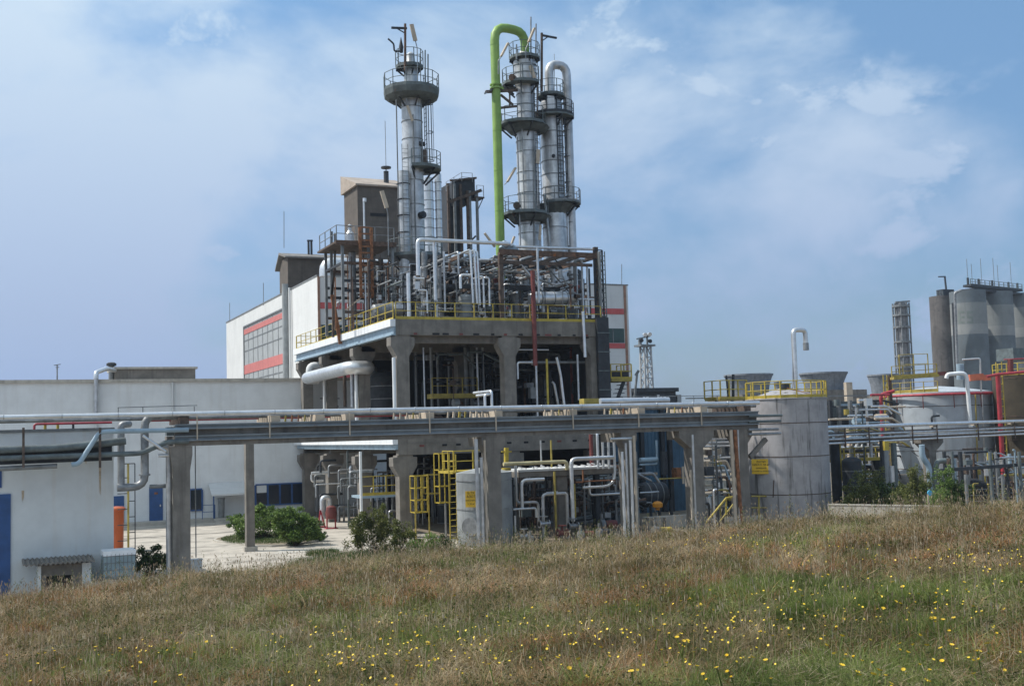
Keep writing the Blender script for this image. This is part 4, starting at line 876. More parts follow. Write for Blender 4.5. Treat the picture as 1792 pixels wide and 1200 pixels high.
pipe((1163, 830, 62.5), [('z', 790)], ('px', 12), STEELD, 'dark upright pipe before the blue hall'); pipe((1196, 846, 62), [('z', 816)], ('px', 4), BEIGE, 'short beige post beside the rusty box before the blue hall', name='post', cat='post')
pipe((1152, 838, 62.2), [('x', 1210)], ('px', 2.5), YELD, 'thin rusty level pipe before the blue hall')
a, b = onY(1184, 836, 62.8), onY(1192, 818, 62.8); MB().box(a.x, b.x, 62.8, 63.3, a.z, b.z).box(a.x - .1, a.x + .02, 62.9, 63.2, a.z, b.z - .1).one('junction_box', RUSTO, 'rusty orange junction box before the blue hall', 'box')
a, b = onY(1140, 826, 63.2), onY(1122, 832, 63.2)
for k in range(6): MB().box(b.x + .22 * k, b.x + .22 * k + .12, 63.2, 63.4, b.z, b.z + .16).one('bolt_head', BEIGE, 'small pale cap in a row on top of the dark vessel', 'cap', 'row of pale caps on the dark vessel')
for px, y0 in ((1140, 885), (1155, 880), (1176, 875)): pipe((px, 920, 62), [('z', y0)], ('px', 5), STEELD, 'dark leg pipe under the vessel before the blue hall', 'dark leg pipes before the blue hall')
a, b = onY(1128, 905, 58.5), onY(1216, 905, 58.5); w2 = T('concrete_basin', 'low pale concrete basin wall at the grass edge before the blue hall', 'basin', (a.x, 58.5, 0)); MB().box(a.x, b.x, 58.5, 58.8, -.1, a.z).build('wall', CONCL, w2)
for px in (1122, 1133, 1146, 1163): x = onY(px, 920, 58.3).x; MB().bar((x, 58.3, -.1), (x, 58.3, onY(px, 905, 58.3).z), .14).build('stake', CONC, w2)
a, b = onY(1236, 908, 60), onY(1290, 908, 60); MB().box(a.x, b.x + 2, 60, 60.3, -.1, a.z).one('retaining_wall', CONCL, 'pale low wall behind the yellow stair rail', 'wall')
# between the last two pillars: stacked pipes, beige blocks, ladder
for y, m, w_ in ((768, GALVB, 4), (775, GALV, 5), (781, GALVB, 4), (802, GALVB, 4), (826, GALVB, 7), (836, GALV, 5), (858, GALVB, 4)): pipe((1233, y, 63), [('x', 1284)], ('px', w_), m, 'bright level pipe in the stack seen between the last two rack pillars', 'stacked pipes between the last two rack pillars')
for y0, y1, x0, x1 in ((806, 824, 1240, 1276), (862, 893, 1240, 1282), (785, 796, 1238, 1262)):
    a, b = onY(x0, y1, 64), onY(x1, y0, 64); MB().box(a.x, b.x, 64, 65.2, a.z, b.z).one('concrete_block', BEIGE, 'beige block between the last two pillars, ' + {806: 'middle', 862: 'lowest', 785: 'topmost'}[y0] + ' one', 'block')
pipe((1278, 925, 63.5), [('z', 765)], ('px', 7), STEELD, 'dark post between the last two rack pillars', name='post', cat='post')
la = onY(1256, 920, 60.8); la.z = 0; zt = onY(1256, 768, 60.8).z
t = T('rack_ladder', 'grey ladder standing between the last two rack pillars', 'ladder', la); ladder_mb(la, V(la.x, la.y, zt), .45, (1, .3, 0), .035).build('rungs_and_rails', STEELG, t)
# yellow stair rail at the grass edge
def pbar(pts, Y, r, m, mb=None):
    mb = mb or MB()
    for a, b in zip(pts[:-1], pts[1:]): mb.cyl(onY(*a, Y), onY(*b, Y), r, n=8)
    return mb
t = T('stair_rail', 'bright yellow sloping handrails rising from the grass beside the big tank', 'handrail', onY(1226, 928, 55.5))
pbar([(1226, 926), (1271, 871), (1284, 869)], 55.5, .06, YELL).build('rail', YELL, t); pbar([(1250, 925), (1287, 877)], 57, .05, YELD).build('rail', YELD, t); pbar([(1271, 871), (1271, 900)], 55.5, .045, YELL).build('post', YELL, t)
t = T('crossover_rail', 'faded yellow rails of a small crossover step in front of the big tank', 'handrail', onY(1340, 910, 60))
pbar([(1315, 868), (1370, 868), (1393, 900)], 60, .05, YELD).build('rail', YELD, t); pbar([(1315, 888), (1370, 888)], 60, .035, YELD).build('rail', YELD, t)
for px in (1328, 1369): pbar([(px, 868), (px, 912)], 60, .06, YELD).build('post', YELD, t)
pbar([(1345, 870), (1375, 905)], 61, .04, YELD).build('rail', YELD, t)
# big clutter filler: hoses etc. at the foot of front pillars handled by grass

# holes, stains and bolts along the concrete edges of the decks
for k in range(14):
    x = PX0 + 1.2 + k * .95 + random.uniform(-.2, .2); MB().box(x, x + random.uniform(.2, .45), Y0 - .012, Y0 - .002, ZB + .02, ZB + .14).build('recess', DARK if k % 3 else REDBR, PF)
for k in range(12):
    x = PX0 + 1.5 + k * 1.1 + random.uniform(-.2, .2); MB().box(x, x + .3, Y0 - .012, Y0 - .002, LZ - .5, LZ - .38).build('recess', DARK if k % 4 else REDBR, PF)
# dense thin pipework in the shade of the middle and ground storeys
random.seed(33); HP = Heap()
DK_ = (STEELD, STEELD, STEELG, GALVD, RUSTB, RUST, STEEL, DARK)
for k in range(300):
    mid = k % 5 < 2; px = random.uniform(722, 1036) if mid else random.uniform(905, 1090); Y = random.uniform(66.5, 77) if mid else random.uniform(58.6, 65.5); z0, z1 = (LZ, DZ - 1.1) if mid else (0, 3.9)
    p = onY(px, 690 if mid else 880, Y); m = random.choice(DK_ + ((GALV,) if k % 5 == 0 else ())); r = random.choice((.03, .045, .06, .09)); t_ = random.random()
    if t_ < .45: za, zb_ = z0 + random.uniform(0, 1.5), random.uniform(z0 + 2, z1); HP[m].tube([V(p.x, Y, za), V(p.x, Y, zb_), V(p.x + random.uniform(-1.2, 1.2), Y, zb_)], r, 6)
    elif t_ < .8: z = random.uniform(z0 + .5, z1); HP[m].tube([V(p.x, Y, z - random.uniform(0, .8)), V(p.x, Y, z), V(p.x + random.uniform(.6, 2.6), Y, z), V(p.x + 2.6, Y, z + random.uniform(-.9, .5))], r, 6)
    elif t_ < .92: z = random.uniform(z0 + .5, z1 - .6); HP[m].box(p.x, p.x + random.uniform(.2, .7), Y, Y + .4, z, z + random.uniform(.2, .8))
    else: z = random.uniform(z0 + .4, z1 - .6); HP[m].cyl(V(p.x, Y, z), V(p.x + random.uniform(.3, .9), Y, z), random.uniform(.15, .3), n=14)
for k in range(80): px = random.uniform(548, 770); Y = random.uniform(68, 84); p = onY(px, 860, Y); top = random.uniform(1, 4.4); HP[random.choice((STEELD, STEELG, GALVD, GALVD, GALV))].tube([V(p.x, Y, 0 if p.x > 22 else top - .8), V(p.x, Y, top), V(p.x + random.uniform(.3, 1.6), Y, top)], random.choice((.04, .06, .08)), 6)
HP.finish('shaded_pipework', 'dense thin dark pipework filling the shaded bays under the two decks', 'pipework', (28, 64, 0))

q = onY(1151, 892, 59.5); MB().lathe(q.x, 59.5, [(.12, q.z), (.14, q.z + .12), (.3, q.z + .18), (.32, q.z + .38), (.2, q.z + .5), (0, q.z + .54)], 18).one('bollard', mat('orange_cap', (.70, .28, .02), .5), 'short round orange bollard head above the pale basin before the blue hall', 'bollard')
# ================================================================ UPPER DECK
GU = 'tangle of pipes on the upper deck'
random.seed(11)
def beamX(px0, px1, py, Y, m, w_=.22, h=.28, parent=None, name='beam'):
    a = onY(px0, py, Y); b = mv(a, 'x', px=px1); return MB().bar(a, b, w_, h).build(name, m, parent)
# ---- right hand steel frame
FR = T('pipe_gantry', 'rusty brown steel gantry over the right half of the upper deck', 'steel frame', (30, 66, DZ))
zt = onY(960, 446, 65).z; zm = onY(960, 500, 65).z
for px, Y in ((877, 64.8), (1044, 64.8), (880, 70), (1030, 70), (1020, 75), (800, 70), (745, 70), (800, 75)):
    a = onY(px, 500, Y); MB().bar((a.x, Y, DZ), (a.x, Y, zt + (.6 if px == 1044 else 0)), .26 if Y < 66 else .2).build('post', RUSTB if Y < 66 else STEELD, FR)
xa, xb, xc = onY(874, 446, 64.8).x, onY(1046, 446, 64.8).x, onY(745, 446, 70).x
MB().bar((xa - .1, 64.6, zt), (xb, 64.6, zt), .18, .34).build('beam', RUST, FR, 'rusty top beam'); MB().bar((xa - .1, 64.7, zt - .62), (xb - .5, 64.7, zt - .62), .12, .2).build('beam', RUSTB, FR)
MB().bar((xc, 70, zt), (xb, 70, zt), .18, .3).build('beam', STEELD, FR); MB().bar((xc, 75, zt), (xb, 75, zt), .18, .3).build('beam', STEELD, FR); MB().bar((xc, 70, zm), (xb, 70, zm), .14, .25).build('beam', STEELD, FR); MB().bar((xc, 66.5, zm), (xb - 2.2, 66.5, zm), .14, .25).build('beam', STEELD, FR)
for x in np.linspace(xc, xb, 9): MB().bar((x, 64.8 if x > xa else 67, zt + .0), (x, 76, zt + .0), .14, .22).build('joist', random.choice((RUSTB, STEELD, RUST)), FR)
for x in np.linspace(xc, xb, 6): MB().bar((x, 66.5, zm), (x, 76, zm), .12, .2).build('joist', random.choice((RUSTB, STEELD)), FR)
# pipes lying front-to-back on the gantry: their sunlit tops show as slanting streaks
for k in range(22):
    x = random.uniform(xc, xb - .3); z = random.choice((zt + .22, zt - .35, zt - .75, zm + .22, zm - .3, zm + .7)) + random.uniform(-.08, .08); y0 = random.uniform(64.6, 70) if x > xa else random.uniform(66, 71)
    m = random.choice((GALVB, GALVB, GALV, GALVD, RUST, STEELG)); r = random.choice((.05, .07, .09, .13)); pts = [V(x, y0, z), V(x, y0 + random.uniform(3, 7), z)]
    if random.random() < .5: pts.insert(0, V(x, y0, z - random.uniform(.6, 2.5)))
    MB().tube(pts, r, 8).one('pipe', m, 'front-to-back pipe lying in the steel gantry of the upper deck', 'pipe', 'front-to-back pipes in the gantry')
for k in range(12):
    z = random.choice((zt + .25, zt - .3, zm + .3, zm - .4, zm + .8)) + random.uniform(-.1, .1); x = random.uniform(xc, xb - 3); Y = random.uniform(65, 75)
    MB().tube([V(x, Y, z), V(x + random.uniform(1.5, 4), Y, z), V(x + random.uniform(4, 4.5), Y, z - random.uniform(.5, 2))], random.choice((.05, .07, .1)), 8).one('pipe', random.choice((GALVB, GALV, GALVD, STEELG)), 'left-to-right pipe in the steel gantry of the upper deck', 'pipe', 'left-to-right pipes in the gantry')
# upright pipes on the deck
for k in range(34):
    px = random.uniform(742, 1040); Y = random.uniform(65, 76); y1 = onY(px, 500, Y); top = random.choice((zt + .1, zm + .2, zm - .2, DZ + 2.2, zt - .8)) + random.uniform(-.3, .3)
    if 900 < px < 1000 and Y < 68: Y += 4; y1 = onY(px, 500, Y)
    pts = [V(y1.x, Y, DZ), V(y1.x, Y, top)]
    if random.random() < .6: pts.append(V(y1.x + random.uniform(-1.2, 1.2), Y, top))
    MB().tube(pts, random.choice((.05, .06, .09, .13)), 8).one('pipe', random.choice((GALV, GALV, GALVD, GALVD, STEELG, STEELD, RUSTB)), 'upright pipe in the tangle on the upper deck', 'pipe', 'upright pipes in the tangle on the upper deck')
# named bright pipes in front
pipe((732, 482, 64.6), [('z', 419), ('x', 893), ('y', 1.5)], ('px', 7), GALVB, 'long silver header pipe over the upper deck tangle, bent down at its left end', bend=.3, n=14)
pipe((716, 555, 64.9), [('z', 478)], ('px', 7), GALVB, 'bright upright pipe at the front left of the upper deck')
pipe((762, 525, 65), [('z', 424)], ('px', 5.5), GALVB, 'bright upright pipe hanging from the header left of the trio')
pipe((779, 545, 66), [('z', 440)], ('px', 4), GALV, 'thinner upright pipe right of the one hanging from the header')
for k, (px, y0, y1) in enumerate(((823, 437, 530), (830, 438, 532), (835, 440, 534))): pipe((px + 5, y1, 64.4), [('to', onY(px, y0, 64.4)), ('y', 1.4)], ('px', 4), GALVB, ('left', 'middle', 'right')[k] + ' pipe of the tall bright trio on the upper deck')
pipe((847, 538, 64.3), [('z', 484), ('x', 840), ('y', 1)], ('px', 3.6), GALVB, 'shorter bright hooked pipe right of the tall trio')
pipe((857, 535, 64.3), [('z', 486), ('x', 848), ('y', 1)], ('px', 3.4), GALVB, 'rightmost shorter bright hooked pipe of the upper deck')
pipe((806, 505, 64.5), [('z', 481), ('x', 822)], ('px', 5), GALVB, 'short bright elbow pipe left of the tall trio')
pipe((748, 548, 64.4), [('z', 508), ('x', 732)], ('px', 3), GALVB, 'small thin hoop pipe behind the yellow railing, left')
pipe((1030, 548, 65.5), [('z', 462)], ('px', 4), GALVB, 'bright upright pipe near the right end of the gantry'); pipe((1021, 548, 66), [('z', 455)], ('px', 4), GALV, 'upright pipe just left of the rightmost bright one in the gantry'); pipe((1011, 548, 66.5), [('z', 470)], ('px', 3.5), GALVB, 'third upright pipe from the right in the gantry')
MB().bar(onY(848, 412 - 4, 65), onY(866, 432, 65), .17, .1).one('slanting_lamp', BEIGE, 'slanting tube lamp above the header pipe near the green pipe foot', 'lamp')
MB().tube([onY(895, 428, 65), onY(900, 432, 66), onY(1040, 436, 66)], .09, 10, .1).one('pipe', GALVB, 'pale level pipe running along just above the rusty gantry top', 'pipe')
MB().bar(onY(878, 427, 65.5), onY(902, 442, 65.5), .4, .5).one('duct_end', LBLUE, 'blocky pale blue-grey duct end above the left corner of the gantry', 'duct')
MB().bar(onY(972, 462, 64.9), onY(993, 500, 64.9), .1).one('brace', STEELG, 'slanting grey bar inside the right half of the gantry', 'brace')
for k in range(60):       # small fittings: stubs, flanges, brackets
    px = random.uniform(705, 1040); Y = random.uniform(64.8, 72); p = onY(px, random.uniform(460, 552), Y); d = random.choice((V(1, 0, 0), V(0, 1, 0), V(0, 0, 1))) * random.uniform(.25, .9)
    MB().cyl(p, p + d, random.choice((.05, .08, .14)), n=8).cyl(p, p + d * .12, .17, n=10).one('pipe_fitting', random.choice((GALVB, GALV, GALVD, RUSTB, STEELG, RUST, REDBR)), 'small flanged fitting among the pipes of the upper deck', 'fitting', 'small fittings on the upper deck')
# heat exchangers / drums
drum(onY(930, 522, 66), onY(1004, 521, 66), .42, GALVB, 'silver horizontal vessel lying on the upper deck right side', 'horizontal_vessel'); drum(onY(950, 549, 67), onY(1000, 547, 67), .35, STEELG, 'smaller dark vessel under the silver one on the upper deck', 'horizontal_vessel')
vdrum(815, 66.5, 515, 555, 24, TANKG, 'short pale blue-grey vessel behind the railing below the trio'); vdrum(905, 68, 500, 556, 22, GALVD, 'dull upright vessel behind the gantry post'); vdrum(745, 69, 440, 556, 11, GALVD, 'tall slim grey vessel right of the left tower foot'); vdrum(868, 72, 480, 556, 26, STEELG, 'grey upright vessel in the middle of the upper deck')
vdrum(786, 73, 470, 556, 22, STEELD, 'dark upright vessel behind the upper deck tangle')
a = onY(610, 545, 76)
drum(onY(655, 545, 68), onY(700, 541, 68), .45, GALVD, 'pale horizontal vessel behind the sloping left railing', 'horizontal_vessel')
for px, py, Y in ((768, 530, 65.2), (800, 540, 65.4), (880 + 40, 535, 65.4), (968, 545, 64.9), (1008, 538, 65), (842, 548, 64.8), (735, 540, 65.3), (662, 548, 67)): valve(px, py, Y, random.choice((RUSTB, STEELG, GALV)), 'small valve with handwheel behind the yellow railing of the upper deck', .2, 'valves behind the upper railing')
# dark backdrop equipment behind gantry
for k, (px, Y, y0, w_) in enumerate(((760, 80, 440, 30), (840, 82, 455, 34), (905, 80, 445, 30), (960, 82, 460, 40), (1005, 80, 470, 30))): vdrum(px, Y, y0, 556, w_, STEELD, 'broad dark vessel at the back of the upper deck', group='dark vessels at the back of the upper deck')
# right edge ladder and landing
la = onY(1061, 700, 64.2); la.x += .0; t = T('side_ladder', 'long blue-grey ladder up the right end of the platform', 'ladder', V(la.x, 64.2, onY(1061, 700, 64.2).z)); q = onY(1055, 440, 64.2)
ladder_mb(V(la.x, 64.2, la.z), V(la.x, 64.2, q.z), .5, (1, 0, 0), .04).build('rungs_and_rails', STEEL, t); 
MB().bar(onY(1049, 440, 64), onY(1052, 556, 64), .12).one('post', STEELG, 'grey post with a cross arm at the right top corner of the gantry', 'post')
# green-yellow landing right of the casing
a, b = onY(1070, 662, 66), onY(1106, 662, 66); ln = T('side_landing', 'yellow railed landing with a stair below at the right of the platform', 'landing', (a.x, 66, a.z))
MB().box(a.x, b.x, 66, 68, a.z - .2, a.z).build('floor', YELD, ln); railing([V(a.x, 66.05, a.z), V(b.x, 66.05, a.z), V(b.x, 68, a.z)], .95, YELL, ln, .9, .03, toe=.1)
MB().box(a.x, b.x, 66.4, 67.8, a.z + .02, a.z + .55).build('crate', STEELD, ln)
mb = MB().bar(V(a.x + 1.1, 66.3, a.z - .2), V(a.x + .2, 66.3, a.z - 2.2), .06, .25)
for k in range(7): mb.box(a.x + .1 + .15 * k, a.x + .55 + .15 * k, 66.3, 67.1, a.z - 2.1 + .28 * k, a.z - 2.06 + .28 * k)
mb.build('stair', STEELD, ln)
# ---- left hand rusty frame
LF = T('rusty_frame', 'tall rust-streaked steel frame on the left of the upper deck with a railed top', 'steel frame', (24, 72, DZ))
YF, YK = 71.0, 75.0
zp = onY(640, 428, YF).z
xs = [onY(px, 500, YF).x for px in (600, 646, 688)]
for x in xs: MB().bar((x, YF, DZ), (x, YF, zp), .17).build('post', STEELG, LF); MB().bar((x, YK, DZ), (x, YK, zp), .17).build('post', STEELG, LF)
MB().box(xs[0] - .5, xs[2] + .2, YF - .2, YK + .3, zp, zp + .12).build('top_floor', RUSTB, LF)
MB().box(xs[0] - .5, xs[2] + .2, YF - .28, YF - .2, zp - .12, zp + .18).build('top_edge', RUST, LF)
railing([V(xs[0] - .4, YK, zp + .12), V(xs[0] - .4, YF - .1, zp + .12), V(xs[2] + .1, YF - .1, zp + .12)], 1.05, STEELG, LF, 1.2, .025, toe=0)
for z, m in ((zp - 1.25, RUST), (zp - 2.4, STEELD), (DZ + 2.6, STEELD), (DZ + 1.2, RUSTB)): MB().bar((xs[0], YF, z), (xs[2], YF, z), .1, .18).build('beam', m, LF); MB().bar((xs[0], YK, z), (xs[2], YK, z), .1, .18).build('beam', m, LF)
for x in xs: MB().bar((x, YF, zp - 1.25), (x, YK, zp - 1.25), .1, .15).build('tie', STEELD, LF)
MB().bar((xs[0], YF, DZ + 1.2), (xs[1], YF, DZ + 2.6), .07).bar((xs[1], YF, zp - 2.4), (xs[2], YF, zp - 1.25), .12).build('brace', BEIGE, LF)
for px, y0, y1 in ((632, 398, 520), (652, 398, 520)):
    p = onY(px, y1, YF - .4); q = onY(px, y0, YF - .4); MB().bar((p.x, YF - .4, p.z), (p.x, YF - .4, q.z), .18, .1).build('stanchion', RUSTO, LF)
mb = MB()
p = onY(632, 520, YF - .4); q = onY(652, 520, YF - .4); zt2 = onY(640, 398, YF - .4).z
for k in range(12): z = p.z + (zt2 - p.z) * k / 11; mb.bar((p.x, YF - .4, z), (q.x, YF - .4, z), .05, .1)
mb.build('rungs', RUSTO, LF)
# slim vertical vessels in the frame
for px, y0, w_, m, lab in ((618, 440, 13, GALVD, 'grey column vessel inside the rusty frame, left one'), (668, 452, 9, STEELG, 'slim dark column vessel inside the rusty frame, right one')): vdrum(px, 73, y0, 552, w_, m, lab)
p = onY(612, 410, 73.5); MB().lathe(p.x, 73.5, [(.3, zp + .12), (.3, p.z), (.12, p.z + .25), (.12, p.z + .45), (.2, p.z + .55), (0, p.z + .7)], 16).one('roof_vent', GALV, 'pale domed vent on the railed top of the rusty frame', 'vent')
t = pipe((638, 425, 73.5), [('z', 352)], ('px', 3.4), GALVB, 'thin bright vent pipe with a small round head rising from the rusty frame'); MB().cyl(onY(638, 353, 73.5), onY(638, 347, 73.5), .13, n=10).build('head', GALVB, t)
# leaning posts at the far left of the deck
t = T('leaning_stand', 'bent grey and orange support leaning at the left end of the deck', 'support', onY(586, 600, 74)); 
MB().bar(onY(580, 405, 74), onY(580, 515, 74), .18, .1).build('post', STEELG, t); MB().bar(onY(586, 408, 74), onY(586, 470, 74), .14, .1).build('post', STEELG, t); MB().bar(onY(581, 516, 74), onY(596, 602, 74), .24, .12).build('brace', RUSTO, t); MB().bar(onY(586, 470, 74), onY(580, 520, 74), .16, .1).bar(onY(583, 520, 74), onY(583, 590, 74), .14).build('lower_post', RUSTB, t)
random.seed(5)
for k in range(14):
    px = random.uniform(596, 735); Y = random.uniform(68, 78); p = onY(px, 500, Y); x = max(p.x, PX0 + .4); top = DZ + random.uniform(1.0, 4.6); pts = [V(x, Y, DZ), V(x, Y, top)]
    if random.random() < .7: pts.append(V(x + random.uniform(.4, 1.6), Y + random.choice((0, 1)), top))
    MB().tube(pts, random.choice((.04, .06, .08, .11)), 8).one('pipe', random.choice((GALV, GALVB, GALVD, STEELG, RUSTB)), 'small upright pipe among the frame legs on the left of the upper deck', 'pipe', 'small pipes left on the upper deck')
for k in range(8):
    Y = random.uniform(69, 76); x = random.uniform(PX0 + .5, PX0 + 3); z = DZ + random.uniform(.6, 4); MB().cyl((x, Y, z), (x + random.uniform(1, 2.6), Y, z), random.choice((.04, .06, .09)), n=8).one('pipe', random.choice((GALV, GALVD, RUST, STEELG)), 'small level pipe among the frame legs on the left of the upper deck', 'pipe', 'small level pipes left on the upper deck')

# ---- the uncountable rest of the upper deck tangle, one object
random.seed(44); HU = Heap(); MU = (GALVB, GALVB, GALV, GALVD, GALVD, STEELG, STEELD, STEELD, RUSTB, RUST, STEEL)
for k in range(560):
    x = random.uniform(xc - 1, xb - .2) if k % 4 else random.uniform(PX0 + .6, PX0 + 4.5); lo_ = 66.2 if x < xa + .3 else 65.0; Y = random.uniform(lo_, 77); m = random.choice(MU); r = random.choice((.025, .035, .05, .07)); t_ = random.random(); ztop = zt if x > xc else zt - .6
    if t_ < .28: L_ = random.uniform(1, 5); z = random.choice((zt + .2, zt - .35, zt - .8, zm + .25, zm - .3, zm - .9, zm + .7)) + random.uniform(-.12, .12); z = min(z, ztop); HU[m].tube([V(x, Y, z), V(x, Y + L_, z), V(x, Y + L_, z - random.uniform(.2, .8))], r, 6)
    elif t_ < .55: z = random.uniform(DZ + .5, ztop); HU[m].tube([V(x, Y, z - random.uniform(0, .9)), V(x, Y, z), V(x + random.uniform(.5, 2.2), Y, z)], r, 6)
    elif t_ < .82: z = random.uniform(DZ + .9, ztop); HU[m].tube([V(x, Y, DZ + random.uniform(0, .8)), V(x, Y, z), V(x + random.uniform(-.6, .6), Y + random.uniform(-.3, .6), z)], r, 6)
    elif t_ < .9: z = random.uniform(DZ + .2, ztop - .5); HU[m].box(x, x + random.uniform(.15, .5), Y, Y + .3, z, z + random.uniform(.15, .5))
    else: z = random.uniform(DZ + .3, ztop - .5); HU[m].cyl(V(x, Y, z), V(x, Y, z + random.uniform(.2, .6)), random.uniform(.1, .22), n=12).cyl(V(x, Y, z - .02), V(x, Y, z + .04), random.uniform(.2, .28), n=12)
for k in range(30): x = random.uniform(xc, xb - .4); Y = random.uniform(65, 75); z = random.uniform(zm - .5, zt); HU[random.choice((STEELD, RUSTB, STEELG))].bar(V(x, Y, z), V(x + random.uniform(-1.2, 1.2), Y, z + random.uniform(-1.2, 1.2)), .07)
HU.finish('upper_pipework', 'dense tangle of thin pipes, brackets and fittings filling the upper deck', 'pipework', (29, 66, DZ))
HL = MB(); q0 = onY(1052, 700, 64.6); q1 = onY(1066, 700, 64.6); zb0 = onY(1060, 706, 64.6).z; zb1 = onY(1056, 438, 64.6).z
for x in (q0.x - .15, q1.x - .15): HL.bar((x, 64.6, DZ - 1), (x, 64.6, zb1), .09)
nz_ = 9
for k in range(nz_): a_, b2 = DZ - 1 + (zb1 - DZ + 1) * k / nz_, DZ - 1 + (zb1 - DZ + 1) * (k + 1) / nz_; HL.bar((q0.x - .15, 64.6, a_), (q1.x - .15, 64.6, b2), .05).bar((q0.x - .15, 64.6, b2), (q1.x - .15, 64.6, b2), .06)
HL.one('lattice_post', STEELD, 'dark cross braced lattice post behind the ladder at the right end of the upper deck', 'post')

# ================================================================ TOWERS
def plat(parent, cx, cy, z, r, ri, a0=0, a1=360, m=STEEL, rail=True, n=16, th=.11, rh=1.05, floor=STEEL, toe=.1, spacing=.9, skirt=.0):
    """ring platform (angles clockwise from +Y) with railing; part of a tower"""
    full = (a1 - a0) >= 359; P = [(r, z), (r, z + th), (ri, z + th), (ri, z), (r, z)]
    mb = MB().lathe(cx, cy, P, n if full else max(4, int(n * (a1 - a0) / 360)), a0, a1, False)
    if not full:
        for a in (a0, a1):
            s_, c_ = math.sin(rad(a)), math.cos(rad(a)); mb.add([(cx + ri * s_, cy + ri * c_, z), (cx + r * s_, cy + r * c_, z), (cx + r * s_, cy + r * c_, z + th), (cx + ri * s_, cy + ri * c_, z + th)], [(0, 1, 2, 3)])
    o = mb.build('platform', floor, parent)
    bk = MB(); k = 6 if full else max(2, int((a1 - a0) / 50))
    for i in range(k if full else k + 1):
        t = rad(a0 + (a1 - a0) * i / k); s_, c_ = math.sin(t), math.cos(t); bk.bar((cx + ri * s_, cy + ri * c_, z - .9 * (r - ri)), (cx + r * .96 * s_, cy + r * .96 * c_, z - .02), .07, .12)
        bk.bar((cx + ri * s_, cy + ri * c_, z - .08), (cx + r * .98 * s_, cy + r * .98 * c_, z - .08), .07, .14)
    bk.build('bracket', STEELD, o)
    if rail:
        m_ = n if full else max(4, int(n * (a1 - a0) / 360)); pts = [V(cx + r * .98 * math.sin(rad(a0 + (a1 - a0) * i / m_)), cy + r * .98 * math.cos(rad(a0 + (a1 - a0) * i / m_)), z + th) for i in range(m_ + (0 if full else 1))]
        railing(pts, rh, m, o, spacing, .022, toe=toe, closed=full)
    return o
def bands(parent, cx, cy, r, zs, h=.05, m=STEELG, name='band'):
    for z in zs: MB().lathe(cx, cy, [(r, z), (r + .035, z), (r + .035, z + h), (r, z + h)], 28, smooth=False).build(name, m, parent)
def lamp(px0, y0, px1, y1, pts, Y, lab, w_=.26):
    """slanting tube lamp head from (px0,y0) to (px1,y1) on a bent pole through pts"""
    t = T('tube_lamp', lab, 'lamp', onY(*pts[-1], Y)); MB().bar(onY(px0, y0, Y), onY(px1, y1, Y), w_, .13).build('lamp_head', BEIGE, t)
    MB().tube([onY(a, b, Y) for a, b in pts], .035, 6).build('pole', GALVD, t)
def zY(py, Y, px=900): return onY(px, py, Y).z
# ---- left tower
Yt = 72.0; TL = onY(723, 300, Yt).x
tl = T('distillation_column', 'slender left tower with two railed crow nest platforms at its top', 'column', (TL, Yt, DZ)); zf = lambda y: zY(y, Yt, 722)
MB().lathe(TL, Yt, [(.62, DZ), (.62, zf(440)), (.70, zf(438)), (.70, zf(172)), (.48, zf(165)), (.48, zf(118)), (.3, zf(108)), (.27, zf(96)), (.1, zf(92)), (0, zf(91))], 32).build('shell', TOWER, tl)
bands(tl, TL, Yt, .70, [zf(y) for y in (400, 360, 318, 280, 246, 215, 190)]); bands(tl, TL, Yt, .62, [zf(y) for y in (480, 520)])
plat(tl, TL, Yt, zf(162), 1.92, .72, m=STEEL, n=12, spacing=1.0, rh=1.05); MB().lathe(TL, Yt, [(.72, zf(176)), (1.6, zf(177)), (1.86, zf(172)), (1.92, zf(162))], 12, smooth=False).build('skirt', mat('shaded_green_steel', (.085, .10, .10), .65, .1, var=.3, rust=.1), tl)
plat(tl, TL - .1, Yt, zf(121), .95, .4, m=STEEL, n=10, spacing=.75, rh=1.1)
plat(tl, TL + .35, Yt, zf(298), 1.6, .5, 30, 215, m=STEEL, n=16, spacing=.8); plat(tl, TL, Yt, zf(452), 1.9, .7, m=STEEL, n=14, spacing=1.2)
MB().lathe(TL, Yt, [(.7, zf(476)), (1.0, zf(468)), (1.9, zf(452))], 20).build('dish', GALVD, tl, 'shallow dished skirt under the lowest platform')
o = MB().bar(onY(709, 124, Yt - .9), onY(709, 42, Yt - .9), .13).build('davit_post', RUST, tl); MB().bar(onY(712, 50, Yt - .9), onY(685, 49, Yt - .9), .10, .14).bar(onY(696, 51, Yt - .9), onY(708, 58, Yt - .9), .06).build('davit_arm', STEELD, o)
pipe((679, 68, Yt - .6), [('to', onY(689, 77, Yt - .6)), ('to', onY(690, 90, Yt - .6)), ('to', onY(703, 90, Yt - .6))], .06, STEELD, parent=tl, name='vent_arm')
MB().lathe(onY(702, 85, Yt - .6).x, Yt - .6, [(.12, zf(100)), (.15, zf(90)), (.02, zf(74))], 10).build('relief_valve', STEELD, tl)
pipe((706, 300, Yt - .72), [('z', 300), ('z', 556)], ('px', 21), TOWER, parent=tl, name='side_riser', n=20)
for y in (325, 352, 380, 410): p = onY(714, y, Yt - .5); MB().lathe(onY(706, y, Yt - .72).x, Yt - .72, [(.36, p.z), (.46, p.z), (.46, p.z + .06), (.36, p.z + .06)], 20, smooth=False).build('band', STEELD, tl)
lx = onY(744, 230, Yt); o = ladder_mb(V(lx.x, Yt - .1, zf(290)), V(lx.x, Yt - .1, zf(128)), .45, (0, 1, 0), .03).build('ladder', STEEL, tl); cage_mb(V(lx.x, Yt - .1, zf(280)), V(lx.x, Yt - .1, zf(180)), (1, 0, 0), .32, 1.6).build('cage', STEELD, o)
